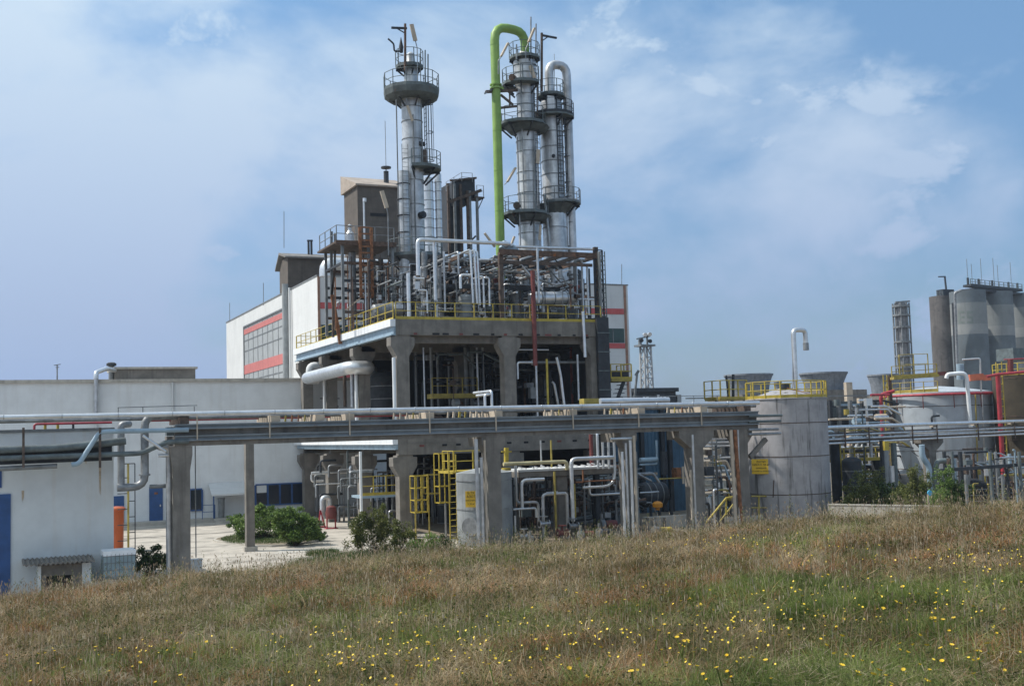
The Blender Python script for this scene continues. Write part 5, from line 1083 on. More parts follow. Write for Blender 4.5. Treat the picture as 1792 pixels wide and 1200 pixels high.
lx = onY(709, 400, Yt - 1.25); o = ladder_mb(V(lx.x + .1, Yt - 1.25, zf(450)), V(lx.x + .1, Yt - 1.25, zf(262)), .42, (1, 0, 0), .022).build('ladder', STEELG, tl)
for px, y0, y1 in ((699, 175, 440), (740, 175, 300), (728, 200, 440)): pipe((px, y1, Yt - .75), [('z', y0)], .045, STEELG, parent=tl, name='conduit', n=6)
c = onY(736, 377, Yt - .65); MB().cyl(c, c + V(.1, -.35, 0), .24, n=16).build('manhole', STEELD, tl); c = onY(741, 262, Yt - .5); MB().box(c.x - .2, c.x + .2, Yt - .6, Yt - .2, c.z - .9, c.z).build('instrument_box', RUSTB, tl); c = onY(738, 252, Yt - .6); MB().cyl(c - V(.2, 0, 0), c + V(.2, 0, 0), .16, n=12).build('flange', STEELD, tl)
lamp(668, 334, 677, 364, [(676, 362), (679, 375), (681, 560)], 70.2, 'slanting tube lamp on a tall pole left of the left tower')
lamp(720, 43, 727, 72, [(727, 72), (730, 84), (731, 150)], Yt - 1.2, 'slanting tube lamp at the very top of the left tower')
lamp(713, 185, 722, 212, [(713, 186), (711, 172)], Yt - 1.0, 'slanting tube lamp hanging under the top platform of the left tower', .14)
for px, y0, y1, Y in ((744, 88, 160, Yt - .8), (749, 95, 155, Yt - .6)): MB().bar(onY(px, y1, Y), onY(px, y0, Y), .07).build('standpipe', STEEL, tl)
# ---- middle tower
Yt = 74.0; TM = onY(924, 300, Yt).x; zf = lambda y: zY(y, Yt, 924)
tm = T('distillation_column', 'tallest middle tower standing under the end of the green pipe', 'column', (TM, Yt, DZ))
MB().lathe(TM, Yt, [(.82, DZ), (.82, zf(375)), (.80, zf(372)), (.80, zf(225)), (.68, zf(222)), (.68, zf(152)), (.86, zf(148)), (.86, zf(110)), (.5, zf(98)), (.35, zf(92))], 32).build('shell', TOWER, tm)
bands(tm, TM, Yt, .80, [zf(y) for y in (268, 304, 340, 250, 320)]); bands(tm, TM, Yt, .82, [zf(y) for y in (410, 395)]); bands(tm, TM, Yt, .68, [zf(y) for y in (168, 186, 200)]); bands(tm, TM, Yt, .86, [zf(y) for y in (118, 132)])
plat(tm, TM, Yt, zf(106), 1.15, .5, n=10, spacing=.7); plat(tm, TM - .25, Yt, zf(152), 1.5, .7, 150, 390, n=14, spacing=.9); plat(tm, TM - .35, Yt, zf(222), 1.75, .8, n=10, spacing=1.1, rh=1.1); plat(tm, TM - .3, Yt, zf(378), 1.7, .8, n=10, spacing=1.1, rh=1.15)
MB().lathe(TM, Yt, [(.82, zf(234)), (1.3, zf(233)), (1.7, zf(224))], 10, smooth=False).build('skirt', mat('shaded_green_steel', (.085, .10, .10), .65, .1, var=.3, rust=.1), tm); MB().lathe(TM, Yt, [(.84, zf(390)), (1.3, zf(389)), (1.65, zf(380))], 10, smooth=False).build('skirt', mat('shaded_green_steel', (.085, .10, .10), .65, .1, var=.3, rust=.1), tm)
# support arms reaching out to the green pipe
o = MB().bar(onY(850, 161, Yt - .5), onY(905, 158, Yt - .5), .25, .18).bar(onY(876, 189, Yt - .5), onY(905, 186, Yt - .5), .2, .14).bar(onY(876, 166, Yt - .5), onY(898, 184, Yt - .5), .14).bar(onY(892, 160, Yt - .5), onY(892, 188, Yt - .5), .1).build('support_arm', RUSTB, tm)
MB().bar(onY(848, 164, Yt - .7), onY(862, 156, Yt - .7), .12).build('arm_end', STEELG, o)
for px, y0, y1 in ((929, 30, 100), (938, 42, 100), (904, 78, 104), (948, 58, 160), (940, 150, 205), (935, 230, 430)): MB().bar(onY(px, y1, Yt - .9), onY(px, y0, Yt - .9), .08 if px != 948 else .14).build('mast' if y0 < 100 else 'conduit', GALVD if px < 940 else RUSTB, tm)
MB().bar(onY(948, 62, Yt - .9), onY(974, 67, Yt - .9), .13).bar(onY(950, 71, Yt - .9), onY(960, 64, Yt - .9), .08).build('davit_arm', STEELD, tm)
for px, y0, y1 in ((911, 240, 430), (918, 110, 375)): pipe((px, y1, Yt - .9), [('z', y0)], .05, GALVD, parent=tm, name='conduit', n=6)
lx = onY(941, 260, Yt - .8); ladder_mb(V(lx.x, Yt - .8, zf(370)), V(lx.x, Yt - .8, zf(105)), .4, (1, 0, 0), .025).build('ladder', STEELD, tm)
c = onY(899, 138, Yt - .6); MB().cyl(c, c + V(-.3, -.3, 0), .25, n=16).build('manhole', RUST, tm); c = onY(905, 361, Yt - .6); MB().cyl(c, c + V(-.2, -.35, 0), .26, n=16).build('manhole', RUSTB, tm)
lamp(889, 76, 877, 99, [(879, 98), (872, 106), (872, 130)], Yt - 1.5, 'slanting tube lamp between the green pipe and the middle tower top'); lamp(935, 50, 925, 74, [(926, 73), (920, 86), (920, 104)], Yt - 1.6, 'slanting tube lamp over the top platform of the middle tower')
lamp(928, 115, 935, 137, [(929, 116), (928, 104)], Yt - 1.4, 'pale tube lamp against the upper shell of the middle tower'); lamp(902, 294, 888, 318, [(889, 317), (883, 323)], Yt - 1.4, 'slanting tube lamp halfway up beside the green pipe')
lamp(942, 262, 941, 286, [(941, 286), (941, 360)], Yt - 1.2, 'upright tube lamp in the gap between the two right towers'); lamp(946, 394, 944, 420, [(944, 420), (944, 430)], Yt - 1.2, 'upright tube lamp low in the gap between the two right towers', .16)
lamp(900, 414, 895, 428, [(896, 427), (894, 440)], Yt - 3, 'short tube lamp at the foot of the middle tower', .16)
# thin scaffold tubes around the rusty frame
for k in range(22):
    px = random.uniform(584, 700); Y = random.uniform(69.5, 75); p = onY(px, 600, Y); HU_ = MB().cyl(V(p.x, Y, DZ), V(p.x, Y, DZ + random.uniform(2.5, 5.4)), .035, n=6); HU_.one('scaffold_tube', random.choice((RUSTB, RUST, STEELG, RUSTO)), 'thin upright scaffold tube among the legs of the rusty frame', 'tube', 'scaffold tubes in the rusty frame')
# ---- right tower
Yt = 74.5; TR = onY(968, 300, Yt).x; zf = lambda y: zY(y, Yt, 968)
tr = T('distillation_column', 'right tower below the arched silver pipe', 'column', (TR, Yt, DZ))
MB().lathe(TR, Yt, [(.9, DZ), (.9, zf(372)), (.84, zf(365)), (.84, zf(182)), (.7, zf(178)), (.3, zf(172))], 32).build('shell', TOWER, tr)
bands(tr, TR, Yt, .84, [zf(y) for y in (196, 234, 260, 285, 308, 330, 342)], .06); bands(tr, TR, Yt, .9, [zf(400)])
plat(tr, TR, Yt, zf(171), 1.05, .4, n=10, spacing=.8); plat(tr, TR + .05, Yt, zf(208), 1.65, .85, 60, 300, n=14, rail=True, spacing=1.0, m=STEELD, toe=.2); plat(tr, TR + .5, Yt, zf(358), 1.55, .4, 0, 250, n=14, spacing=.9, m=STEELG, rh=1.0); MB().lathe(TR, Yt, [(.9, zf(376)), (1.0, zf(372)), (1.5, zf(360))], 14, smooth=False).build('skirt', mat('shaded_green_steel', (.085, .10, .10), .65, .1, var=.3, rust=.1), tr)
lx = onY(980, 260, Yt - .85); o = ladder_mb(V(lx.x, Yt - .85, zf(356)), V(lx.x, Yt - .85, zf(178)), .42, (1, 0, 0), .03).build('ladder', STEELD, tr); cage_mb(V(lx.x, Yt - .9, zf(340)), V(lx.x, Yt - .9, zf(215)), (0.2, -1, 0), .34, 1.1).build('cage', STEELD, o)
pipe((988, 352, Yt - .4), [('z', 210)], .07, GALVB, parent=tr, name='conduit', n=8); pipe((995, 430, Yt - .3), [('z', 372)], .07, GALVB, parent=tr, name='conduit', n=8); MB().tube([onY(952, 340, Yt - 1.3), onY(956, 370, Yt - 1.3), onY(964, 440, Yt - 2.5)], .09, 8).build('drain_pipe', GALVD, tr)
c = onY(968, 273, Yt - .8); MB().cyl(c, c + V(0, -.1, 0), .13, n=10).build('nozzle', STEELD, tr); MB().cyl(onY(970, 168, Yt), onY(970, 95, Yt), .035, n=6).build('lightning_rod', GALV, tr)
a = onY(965, 200, Yt - .95); MB().box(a.x - .3, a.x + .25, Yt - 1.0, Yt - .9, zf(200), zf(176)).build('access_panel', WHITEP, tr)
# silver arched pipe and green pipe
t = T('silver_vapour_pipe', 'wide arched silver pipe descending behind the right tower', 'pipe', (TR + 1.3, Yt - .2, DZ))
pipe((962, 172, Yt - .1), [('z', 112), ('x', 991), ('z', 556)], ('px', 15.5), TOWER, parent=t, bend=.78, n=24, name='run')
a = onY(991, 205, Yt - .1); 
for y in (182, 230, 275, 320, 345, 390): p = mv(a, 'z', py=y); MB().cyl(p, p + V(0, 0, .06), .33, n=22).build('band', GALVD, t)
t = T('green_pipe', 'bright green arched pipe rising beside and over the middle tower', 'pipe', (TM - 1.6, 73.4, DZ))
Pg = onY(868, 160, 73.4); q = mv(mv(Pg, 'z', py=44), 'x', px=922)
pipe(V(Pg.x, 73.4, DZ + .5), [('to', V(Pg.x, 73.4, mv(Pg, 'z', py=45).z)), ('to', V(TM, 73.9, mv(Pg, 'z', py=45).z)), ('to', V(TM, 73.9, onY(922, 100, 73.9).z))], .325, GREEN, parent=t, bend=1.15, n=28, name='run')
for y in (80, 230, 300, 370): p = mv(Pg, 'z', py=y); MB().cyl(p, p + V(0, 0, .03), .337, n=28).build('weld', mat('green_dull', (.19, .33, .06), .6), t)
for y in (150, 156): p = mv(Pg, 'z', py=y); MB().cyl(p, p + V(0, 0, .09), .44, n=24).build('collar', GREEN, t)
o = MB()
for dx in (-.42, .42): o.prism([(Pg.x + dx * .75, mv(Pg, 'z', py=150).z), (Pg.x + dx * 1.25, mv(Pg, 'z', py=157).z), (Pg.x + dx * .75, mv(Pg, 'z', py=157).z)], 'y', 73.1, 73.2)
o.build('lug', GREEN, t)
# ---- two pale flues and the dark duct frame behind
for px, w_, y0, lab in ((751, 19, 312, 'wider left one of two pale flue pipes behind the left tower'), (769, 12, 305, 'narrower right one of two pale flue pipes behind the left tower')):
    Yf = 84; p = onY(px, 430, Yf); r = w_ * depth(p) / F / 2; zt3 = onY(px, y0, Yf).z; t = T('flue_pipe', lab, 'flue', (p.x, Yf, DZ)); MB().lathe(p.x, Yf, [(r, DZ), (r, zt3), (r * .85, zt3)], 24).build('shell', GALVB, t)
    bands(t, p.x, Yf, r, [onY(px, y, Yf).z for y in range(320, 430, 16)], .05, GALVD)
Yd = 86; t = T('duct_tower', 'dark boxy duct tower with railed top on tall legs behind the upper deck', 'tower', onY(808, 430, Yd)); a, b = onY(795, 316, Yd), onY(833, 400, Yd); zlo = onY(833, 352, Yd).z
xl, xr = onY(784, 360, Yd).x, onY(832, 360, Yd).x; zr_d = onY(790, 322, Yd).z
MB().prism([(xl + .4, zlo - .5), (xl + .4, onY(790, 318, Yd).z), (xr, onY(832, 312, Yd).z), (xr, zlo + .4), (xl + 1.7, zlo - .4)], 'y', Yd, Yd + 2.5).build('duct', STEELD, t)
MB().bar((xl + .2, Yd - .1, onY(790, 318, Yd).z + .05), (xr + .1, Yd - .1, onY(832, 313, Yd).z + .05), .2, .15).build('lid', RUSTB, t)
for i, x in enumerate((xl, xl + .55, xl + 1.1, xl + 1.9, xr - .75, xr + .1)): MB().bar((x, Yd - .1, DZ), (x, Yd - .1, zr_d if i < 3 else zlo + .8), .19).build('leg', STEELG if i % 2 else RUSTB, t)
MB().box(xl + .1, xl + 1.2, Yd + .3, Yd + 2, zlo - 4.2, zlo + .2).build('lower_duct', STEELD, t); MB().bar((xl - .1, Yd - .15, zlo - .3), (xr + .5, Yd - .15, zlo + .9), .2, .25).build('tie_beam', RUSTB, t)
MB().bar((xr - .75, Yd + .1, zlo), (xl + 1.9, Yd + .1, zlo - 3), .12).bar((xl + 1.9, Yd + .1, zlo - 3.4), (xr, Yd + .1, zlo - 2.9), .12).build('brace', STEELD, t)
zr = onY(800, 318, Yd).z; railing([V(xl - .2, Yd - .2, zr - .9), V(xl + 1.2, Yd - .2, zr), V(xr - .3, Yd - .2, zr)], .75, GALVD, t, .9, .02, toe=0)
zs = onY(840, 345, Yd).z; MB().box(xr - .1, xr + .75, Yd - .2, Yd + 1.2, zs - .12, zs).build('side_platform', RUSTB, t); railing([V(xr + .1, Yd - .15, zs), V(xr + .7, Yd - .15, zs)], .95, GALVD, t, .6, .02, toe=0); MB().bar((xr + .7, Yd, zs - .1), (xr + .1, Yd, zs - 1.3), .06).build('side_brace', STEELD, t)

# ================================================================ WHITE BUILDING behind
YB = 100.0; A = onY(555, 483, YB); BZ = A.z; BX0 = A.x; B = mv(A, 'x', px=1098); BX1 = B.x; BYB = mv(A, 'y', px=396).y
wb = T('factory_building', 'tall white factory building with red bands behind the platform', 'building', (BX0 + 16, YB, 0))
MB().box(BX0, BX1, YB, BYB, 0, BZ - .002).build('wall', PANEL, wb)
MB().box(BX0 - .06, BX1 + .06, YB - .06, BYB, BZ, BZ + .12).build('parapet', STEELG, wb)
for py0, py1 in ((529, 540), (597, 607), (655, 664)):
    z0, z1 = onY(560, py1, YB).z, onY(560, py0, YB).z; MB().box(BX0 + .25, BX1 - .55, YB - .05, YB - .003, z0, z1).build('band', BAND, wb, 'red band across the front')
z0, z1 = onY(560, 596, YB).z, onY(560, 568, YB).z; wn = MB().box(BX0 + .3, BX1 - .6, YB - .03, YB - .002, z0, z1).build('window_strip', GREENG, wb)
mb = MB()
for x in np.arange(BX0 + .3, BX1 - .6, 3.0): mb.box(x - .04, x + .04, YB - .06, YB - .03, z0, z1)
mb.build('mullion', STEELG, wn)
MB().box(BX1 - .5, BX1 - .25, YB - .08, YB - .003, 0, BZ - .003).build('corner_trim', mat('brown_trim', (.30, .17, .12), .8), wb); MB().box(BX0 + .0, BX0 + .22, YB - .07, YB - .003, 0, BZ - .004).build('corner_trim', mat('brown_trim', (.30, .17, .12), .8), wb)
# left wall recess with ribbon windows and two red bands: coordinates on plane X = BX0
def wl(px, py): return onX(px, py, BX0)
p0, p1 = wl(497, 560), wl(428, 600); ya, yb = p0.y, p1.y; zt_ = wl(497, 541).z
MB().box(BX0 - .02, BX0 - .003, ya, yb, 8, zt_).build('window_wall', mat('window_panel', (.34, .36, .37), .6, var=.1, waves=(1.6, 0, .0)), wb)
for (u, v) in ((551, 561), (623, 641)):
    zb1, zb0 = wl(497, u - 5).z, wl(497, v - 5).z; MB().box(BX0 - .07, BX0 - .021, ya, yb, zb0, zb1).build('band', mat('red_band_side', (.50, .16, .15), .7, var=.1), wb)
mb = MB()
for k in range(9): y = ya + (yb - ya) * k / 8; mb.box(BX0 - .05, BX0 - .021, y - .07, y + .07, 8, zt_)
for z in (zt_ - .1, zt_ - 1.6, wl(497, 590).z, wl(497, 650).z): mb.box(BX0 - .055, BX0 - .021, ya, yb, z - .05, z + .05)
mb.build('mullion', STEELG, wb); MB().box(BX0 - .12, BX0 - .003, ya - .2, ya, 8, zt_ + .1).box(BX0 - .12, BX0 - .003, ya, yb + .2, zt_, zt_ + .15).box(BX0 - .12, BX0 - .003, yb, yb + .2, 8, zt_).build('window_frame', STEELG, wb)
p = wl(500, 600); MB().cyl((BX0 - .35, p.y - 1.5, 8), (BX0 - .35, p.y - 1.5, onX(500, 500, BX0).z), .32, n=14).build('downpipe', TANKG, wb); p = wl(507, 600); MB().cyl((BX0 - .2, p.y - 1, 8), (BX0 - .2, p.y - 1, onX(507, 505, BX0).z), .12, n=10).build('downpipe', PANEL, wb)
# corrugated sheds on the roof
s1 = T('stair_shed', 'small dark brown gabled shed on the roof of the factory building', 'roof shed', (BX0 + 1.5, 112, BZ)); a = onX(505, 500, BX0 + .3)
Ys0 = 114; a = onY(504, 495, Ys0); b = mv(onY(504, 445, Ys0), 'x', px=577); zr_ = b.z
Lx = a.x; Yb_ = mv(V(a.x, Ys0, b.z), 'y', px=489).y
MB().box(Lx, b.x + 8, Ys0, Yb_, BZ - 2.5, zr_ - .25).build('wall', BROWNC, s1)
MB().prism([(Ys0 - .4, zr_ - .4), (Ys0 - .4, zr_ - .22), (Ys0 + 2.4, zr_ + .5), (Yb_ + .6, zr_ - 1.0), (Yb_ + .6, zr_ - 1.2), (Ys0 + 2.4, zr_ + .28)], 'x', Lx - .35, b.x + 8).build('roof', SLATE, s1)
for px in (540, 545): p = onY(px, 432, Ys0 + 2); MB().cyl((p.x, Ys0 + 2, zr_ - .1), (p.x, Ys0 + 2, onY(px, 421, Ys0 + 2).z), .12, n=10).cyl((p.x, Ys0 + 2, onY(px, 422, Ys0 + 2).z), (p.x, Ys0 + 2, onY(px, 420, Ys0 + 2).z), .17, n=10).build('chimney', STEELD, s1)
s2 = T('lift_shed', 'tall brown clad shed with a rusty mono-pitch roof above the factory roof', 'roof shed', (BX0 + 8, 104, BZ)); Yq = 104
a = onY(628, 480, Yq); tz = onY(628, 325, Yq).z; bx = mv(V(a.x, Yq, tz), 'x', px=715).x; Yq2 = mv(V(a.x, Yq, tz), 'y', px=602).y; tz2 = onY(602, 311, Yq2).z
MB().box(a.x, bx, Yq, Yq2, BZ - 1, tz).build('wall', BROWNC, s2); MB().prism([(Yq - .3, tz), (Yq - .3, tz + .15), (Yq2 + .3, tz2 + .15), (Yq2 + .3, tz)], 'x', a.x - .25, bx + .3).build('roof', ROOFR, s2)
p = onY(676, 318, Yq + 2); zb_ = onY(676, 320, Yq + 2).z; o = MB().lathe(p.x, Yq + 2, [(.45, zb_ - .6), (.45, zb_ - .2), (.25, zb_), (.25, onY(676, 300, Yq + 2).z), (0, onY(676, 300, Yq + 2).z)], 16).build('chimney', STEELD, s2); zc_ = onY(676, 294, Yq + 2).z; MB().cyl((p.x, Yq + 2, zc_ - .35), (p.x, Yq + 2, zc_), .05, n=6).cyl((p.x, Yq + 2, zc_ - .05), (p.x, Yq + 2, zc_ + .1), .5, n=16).build('cowl', STEELD, o)
MB().cyl((p.x, Yq + 2, zc_), (p.x, Yq + 2, onY(676, 212, Yq + 2).z), .03, n=5).build('lightning_rod', STEELG, s2)
a, b = onY(648, 378, Yq - .02), onY(676, 375, Yq - .02); MB().box(a.x, b.x, Yq - .06, Yq - .003, a.z, b.z + .05).build('slot', DARK, s2)
for px, y0, y1, Y, lab in ((497, 370, 430, 116, 'thin lightning rod over the small roof shed'), (461, 495, 530, 122, 'thin rod on the left roof edge of the white building'), (402, 530, 558, 138, 'thin rod at the far left corner of the white building'), (1088, 462, 498, 101, 'thin rod at the right corner of the white building')):
    MB().cyl(onY(px, y1 + 4, Y), onY(px, y0, Y), .035, n=5).one('lightning_rod', STEELG, lab, 'rod')
# fat pale duct on the roof behind the rusty frame
pipe((572, 484, 96), [('z', 463), ('x', 742)], ('px', 26), GALVB, 'fat white duct along the roof edge behind the rusty frame', bend=1.4, n=20, name='duct', cat='duct')
# ================================================================ RIGHT: big tank
c = onD(1380, 800, 74.6); c = V(c.x, c.y, 0); R_ = 2.58; zt = onD(1400, 697, 72).z
bt = T('storage_tank', 'big rust-streaked grey storage tank with yellow railing and sign', 'tank', c)
MB().lathe(c.x, c.y, [(R_, -.1), (R_, zt)], 64).build('shell', TANKM, bt)
MB().lathe(c.x, c.y, [(R_ + .05, zt), (R_ + .05, zt + .06), (.25, zt + .8), (0, zt + .8)], 64).build('roof', TANKM, bt); q_ = V(c.x - .3, c.y - .3, zt + .72); MB().cyl(q_, q_ + V(0, 0, .3), .32, n=16).build('hatch', STEELD, bt); MB().bar(q_ + V(0, -.2, .06), q_ + V(.9, -1.4, -.42), .25, .05).build('plank', RUSTO, bt)
for py in (742, 801, 868): z = on_cyl(1400, py - 2, c.x, c.y, R_, 0).z; MB().lathe(c.x, c.y, [(R_, z), (R_ + .02, z), (R_ + .02, z + .05), (R_, z + .05)], 64, smooth=False).build('seam', RUSTB, bt)
pts = [V(c.x + R_ * math.sin(rad(a)), c.y + R_ * math.cos(rad(a)), zt + .05) for a in np.arange(0, 360, 22.5)]
railing(pts, 1.1, YELL, bt, 1.1, .03, toe=.22, closed=True)
p = on_cyl(1337, 760, c.x, c.y, R_, .02); p2 = on_cyl(1352, 850, c.x, c.y, R_, .02); MB().bar(on_cyl(1354, 840, c.x, c.y, R_, .01), on_cyl(1353, 870, c.x, c.y, R_, .01), .05).build('seam', RUSTB, bt)
p = onY(1262, 697, 66); q = onY(1296, 697, 66); sp = T('tank_stair_head', 'yellow railed access platform left of the big tank top', 'platform', p)
MB().box(p.x, q.x + .8, 66, 68, p.z - .12, p.z).build('floor', YELD, sp); railing([V(p.x, 68, p.z), V(p.x, 66.05, p.z), V(q.x + .6, 66.05, p.z)], 1.25, YELL, sp, .8, .035, toe=.1)
MB().bar(onY(1283, 700, 67), onY(1283, 655, 67), .14).bar(onY(1275, 700, 67), onY(1271, 657, 67), .1).build('post', STEELD, sp); MB().bar((p.x + .3, 67, 0), (p.x + .3, 67, p.z - .12), .14).bar((q.x, 67, 0), (q.x, 67, p.z - .12), .14).build('leg', STEELG, sp)
g = T('gooseneck_vent', 'tall silver gooseneck vent pipe with a grey cap over the big tank', 'vent pipe', V(onD(1391, 680, 74).x, c.y, zt + .4))
a = onD(1393, 680, 74.6); Yg = a.y; pipe((1393, 682, Yg), [('z', 577), ('x', 1409), ('z', 602)], ('px', 8.5), GALVB, parent=g, bend=.30, n=18, name='run'); b = mv(mv(mv(a, 'z', py=577), 'x', px=1409), 'z', py=600); MB().cyl(b, b - V(0, 0, .48), .19, n=16).build('cap', GALVD, g); MB().cyl(onY(1387, 682, Yg), onY(1388, 598, Yg), .04, n=6).build('drain', GALV, g)
sign(1314, 1350, 803, 829, c.x, c.y, R_, [('Азотна', .2, .55), ('КИСЕЛ. 50 м³', .2, .12), ('ВНИМАНИЕ', .13, -.3), ('ОПАСНО ЗА ЖИВОТА', .13, -.72)], 'wide yellow warning sign on the lower left of the big tank')
# ================================================================ far cooling towers
def cooling(x0, x1, y0, y1, D, lab, xb0=None, xb1=None):
    a, b = onD(x0, y0, D), onD(x1, y0, D); cx, cy = (a.x + b.x) / 2, (a.y + b.y) / 2; r = (x1 - x0) * D / F / 2; z1 = onD((x0 + x1) / 2, y0, D).z; z0 = onD((x0 + x1) / 2, y1, D).z
    t = T('cooling_tower', lab, 'cooling tower', (cx, cy, 0), 'cooling tower fan stacks beyond the tanks'); MB().lathe(cx, cy, [(r * .80, z0), (r * .86, z0 + (z1 - z0) * .5), (r, z1 - .25), (r * 1.03, z1 - .22), (r * 1.03, z1), (r * .95, z1), (r * .8, z0 + .3)], 36).build('fan_stack', mat('stack_grey', (.22, .24, .27), .8, streak=.5, grime=.3), t)
    MB().box(cx - r * 1.25, cx + r * 1.25, cy - r * 1.25, cy + r * 1.25, 0, z0).build('base', CONC, t); return t
cooling(1268, 1351, 655, 692, 150, 'wide cooling tower stack behind the yellow platform left of the gooseneck'); cooling(1400, 1481, 652, 684, 150, 'wide cooling tower stack right of the gooseneck behind the big tank'); cooling(1519, 1580, 655, 690, 155, 'pale cooling tower stack left of the red pipe ring tank')
cooling(1354, 1368, 668, 690, 140, 'small stack between the two wide cooling towers')
a, b = onD(1482, 690, 140), onD(1500, 668, 140); MB().box(a.x, b.x - .2, a.y, a.y + .5, 0, b.z).one('service_hut', BEIGE, 'small beige block beside the second cooling tower', 'hut')
# long far pipe bridge with railing (y 695-760)
def farbar(x0, x1, y, D0, D1, m, w_, h, lab, group=None, name='pipe', cat='pipe'):
    return MB().bar(onD(x0, y, D0), mv(onD(x0, y, D0), 'x', px=x1), w_, h).one(name, m, lab, cat, group)
farbar(1200, 1560, 697, 110, 110, STEELG, .12, .12, 'far thin top rail of the distant pipe bridge', name='bridge_rail', cat='rail')
fb = T('far_pipe_bridge', 'distant dark steel pipe bridge between the big tank and the red ringed tank', 'pipe bridge', ground(1500, 100))
a0 = onD(1450, 725, 100)
for y, w_, m in ((706, .3, STEEL), (722, .9, STEEL), (738, .35, STEELD), (745, .4, STEELD)): a = onD(1440, y, 100); b = mv(a, 'x', px=1580); MB().bar(a, b, .5, w_).build('beam', m, fb)
for px in (1452, 1467, 1487, 1508, 1530, 1549): a = onD(px, 700, 99.5); MB().bar((a.x, a.y, 0), a, .28).build('post', STEELG if px % 2 else STEELD, fb)
random.seed(21)
for k in range(22):
    px = random.uniform(1448, 1545); y = random.uniform(702, 745); D = random.uniform(90, 120); a = onD(px, y, D); L_ = random.uniform(.8, 3)
    MB().cyl(a, a + V(L_, 0, 0), random.choice((.08, .15, .25)), n=8).one('pipe', random.choice((GALV, GALVB, STEELD, BEIGE, LBLUE)), 'short level pipe in the distant pipe bridge', 'pipe', 'short pipes in the distant bridge')
farbar(1455, 1790, 712, 104, 104, STEELD, .1, .5, 'long dark beam behind the red ringed tank', name='beam', cat='beam')
# ================================================================ second (ringed) tank
c2 = onD(1648, 800, 104); c2 = V(c2.x, c2.y, 0); R2 = 88 * 104 / F; z2 = onD(1648, 689, 101).z
rt = T('ringed_tank', 'wide pale grey tank encircled by dark red piping', 'tank', c2)
MB().lathe(c2.x, c2.y, [(R2, 0), (R2, z2), (R2 + .08, z2), (R2 + .08, z2 + .15), (R2 * .4, z2 + .62), (0, z2 + .8)], 64).build('shell', TANK2, rt)
bands(rt, c2.x, c2.y, R2, [1.6, 3.2, 4.7, z2 - 1.1], .05, RUSTB)
rr = R2 + .35; zr = onD(1648, 690, 100.5).z; mb = MB(); pts = [V(c2.x + rr * math.sin(rad(a)), c2.y + rr * math.cos(rad(a)), zr) for a in range(120, 341, 10)]; mb.tube(pts, .11, 8, .05); mb.build('spray_ring', REDP, rt)
for a in range(120, 341, 30): MB().cyl((c2.x + rr * math.sin(rad(a)), c2.y + rr * math.cos(rad(a)), zr), (c2.x + rr * math.sin(rad(a)), c2.y + rr * math.cos(rad(a)), zr - 1.2), .04, n=6).build('drop_pipe', REDBR, rt)
railing([V(c2.x + (R2 - .1) * math.sin(rad(a)), c2.y + (R2 - .1) * math.cos(rad(a)), z2 + .16) for a in range(225, 331, 15)], .95, YELD, rt, 1.4, .03, toe=.3)
pipe((1524, 691, 62), [('to', mv(onY(1524, 691, 62), 'x', px=1556))], .09, REDP, 'dark red level pipe reaching left of the ringed tank')
pipe(onD(1545, 770, 97), [('to', onD(1541, 690, 97)), ('to', onD(1565, 684, 97))], .14, REDP, 'dark red upright feed pipe left of the ringed tank', bend=.3)
a = onD(1562, 905, 97); a.z = 0; b_ = onD(1558, 655, 97); t = T('tank_ladder', 'yellow caged ladder up the left side of the ringed tank', 'ladder', a); ladder_mb(a, V(a.x, a.y, b_.z), .5, (1, .2, 0), .05, step=.5).build('rungs_and_rails', YELL, t); MB().bar(a + V(.5, 0, 0), V(a.x + .5, a.y, b_.z), .22).build('post', RUSTB, t)
a, b = onD(1561, 662, 96), onD(1640, 657, 96); t = T('tank_top_walkway', 'yellow railed walkway curving over the left of the ringed tank top', 'walkway', a); MB().bar(a, b, 1.0, .22).build('floor', YELD, t); railing([a + V(0, 0, .1), b + V(0, 0, .1)], .9, YELD, t, 1.0, .03, toe=.15); railing([onD(1575, 655, 99), onD(1625, 653, 99)], 1.7, YELD, t, 1.5, .03, toe=0)
a, b = onD(1622, 661, 97), onD(1660, 651, 97); MB().bar(onD(1622, 656, 97), onD(1655, 653, 97), .3, .32).one('red_box', REDBR, 'dark red box on the ringed tank walkway', 'box')
MB().bar(onD(1696, 661, 97), onD(1720, 659, 97), .4, .55).bar(onD(1720, 661, 97), onD(1734, 660, 97), .1, .5).one('salmon_cabinet', mat('salmon_paint', (.60, .17, .09), .6), 'salmon red cabinet with a yellow frame on the ringed tank edge', 'cabinet')
pipe(onD(1656, 662, 95), [('to', onD(1658, 655, 95)), ('to', onD(1691, 652, 95)), ('to', onD(1699, 748, 95))], .165, WHITEP, 'white hooked pipe dropping down the front of the ringed tank', bend=.5, n=14)
pipe(onD(1681, 664, 99), [('to', onD(1680, 637, 99))], .32, LBLUE, 'short fat pale green stack on top of the ringed tank', n=16); pipe(onD(1684, 629, 97), [('to', onD(1715, 627, 97)), ('to', onD(1717, 686, 97))], .07, GALVB, 'thin bright hooked pipe above the ringed tank', bend=.15)
pipe(onD(1632, 752, 93), [('to', onD(1630, 728, 93)), ('to', onD(1644, 727, 93))], .09, STEELD, 'small dark hooked pipe just above the right hand pipe rack', bend=.2)
for k, px in enumerate((1712, 1724)): pipe(onD(px, 850, 99.5), [('to', onD(px - 5, 690, 99.5))], .06, YELD if k == 0 else GALV, 'thin ' + ('yellow' if k == 0 else 'silver') + ' pipe down the right front of the ringed tank')
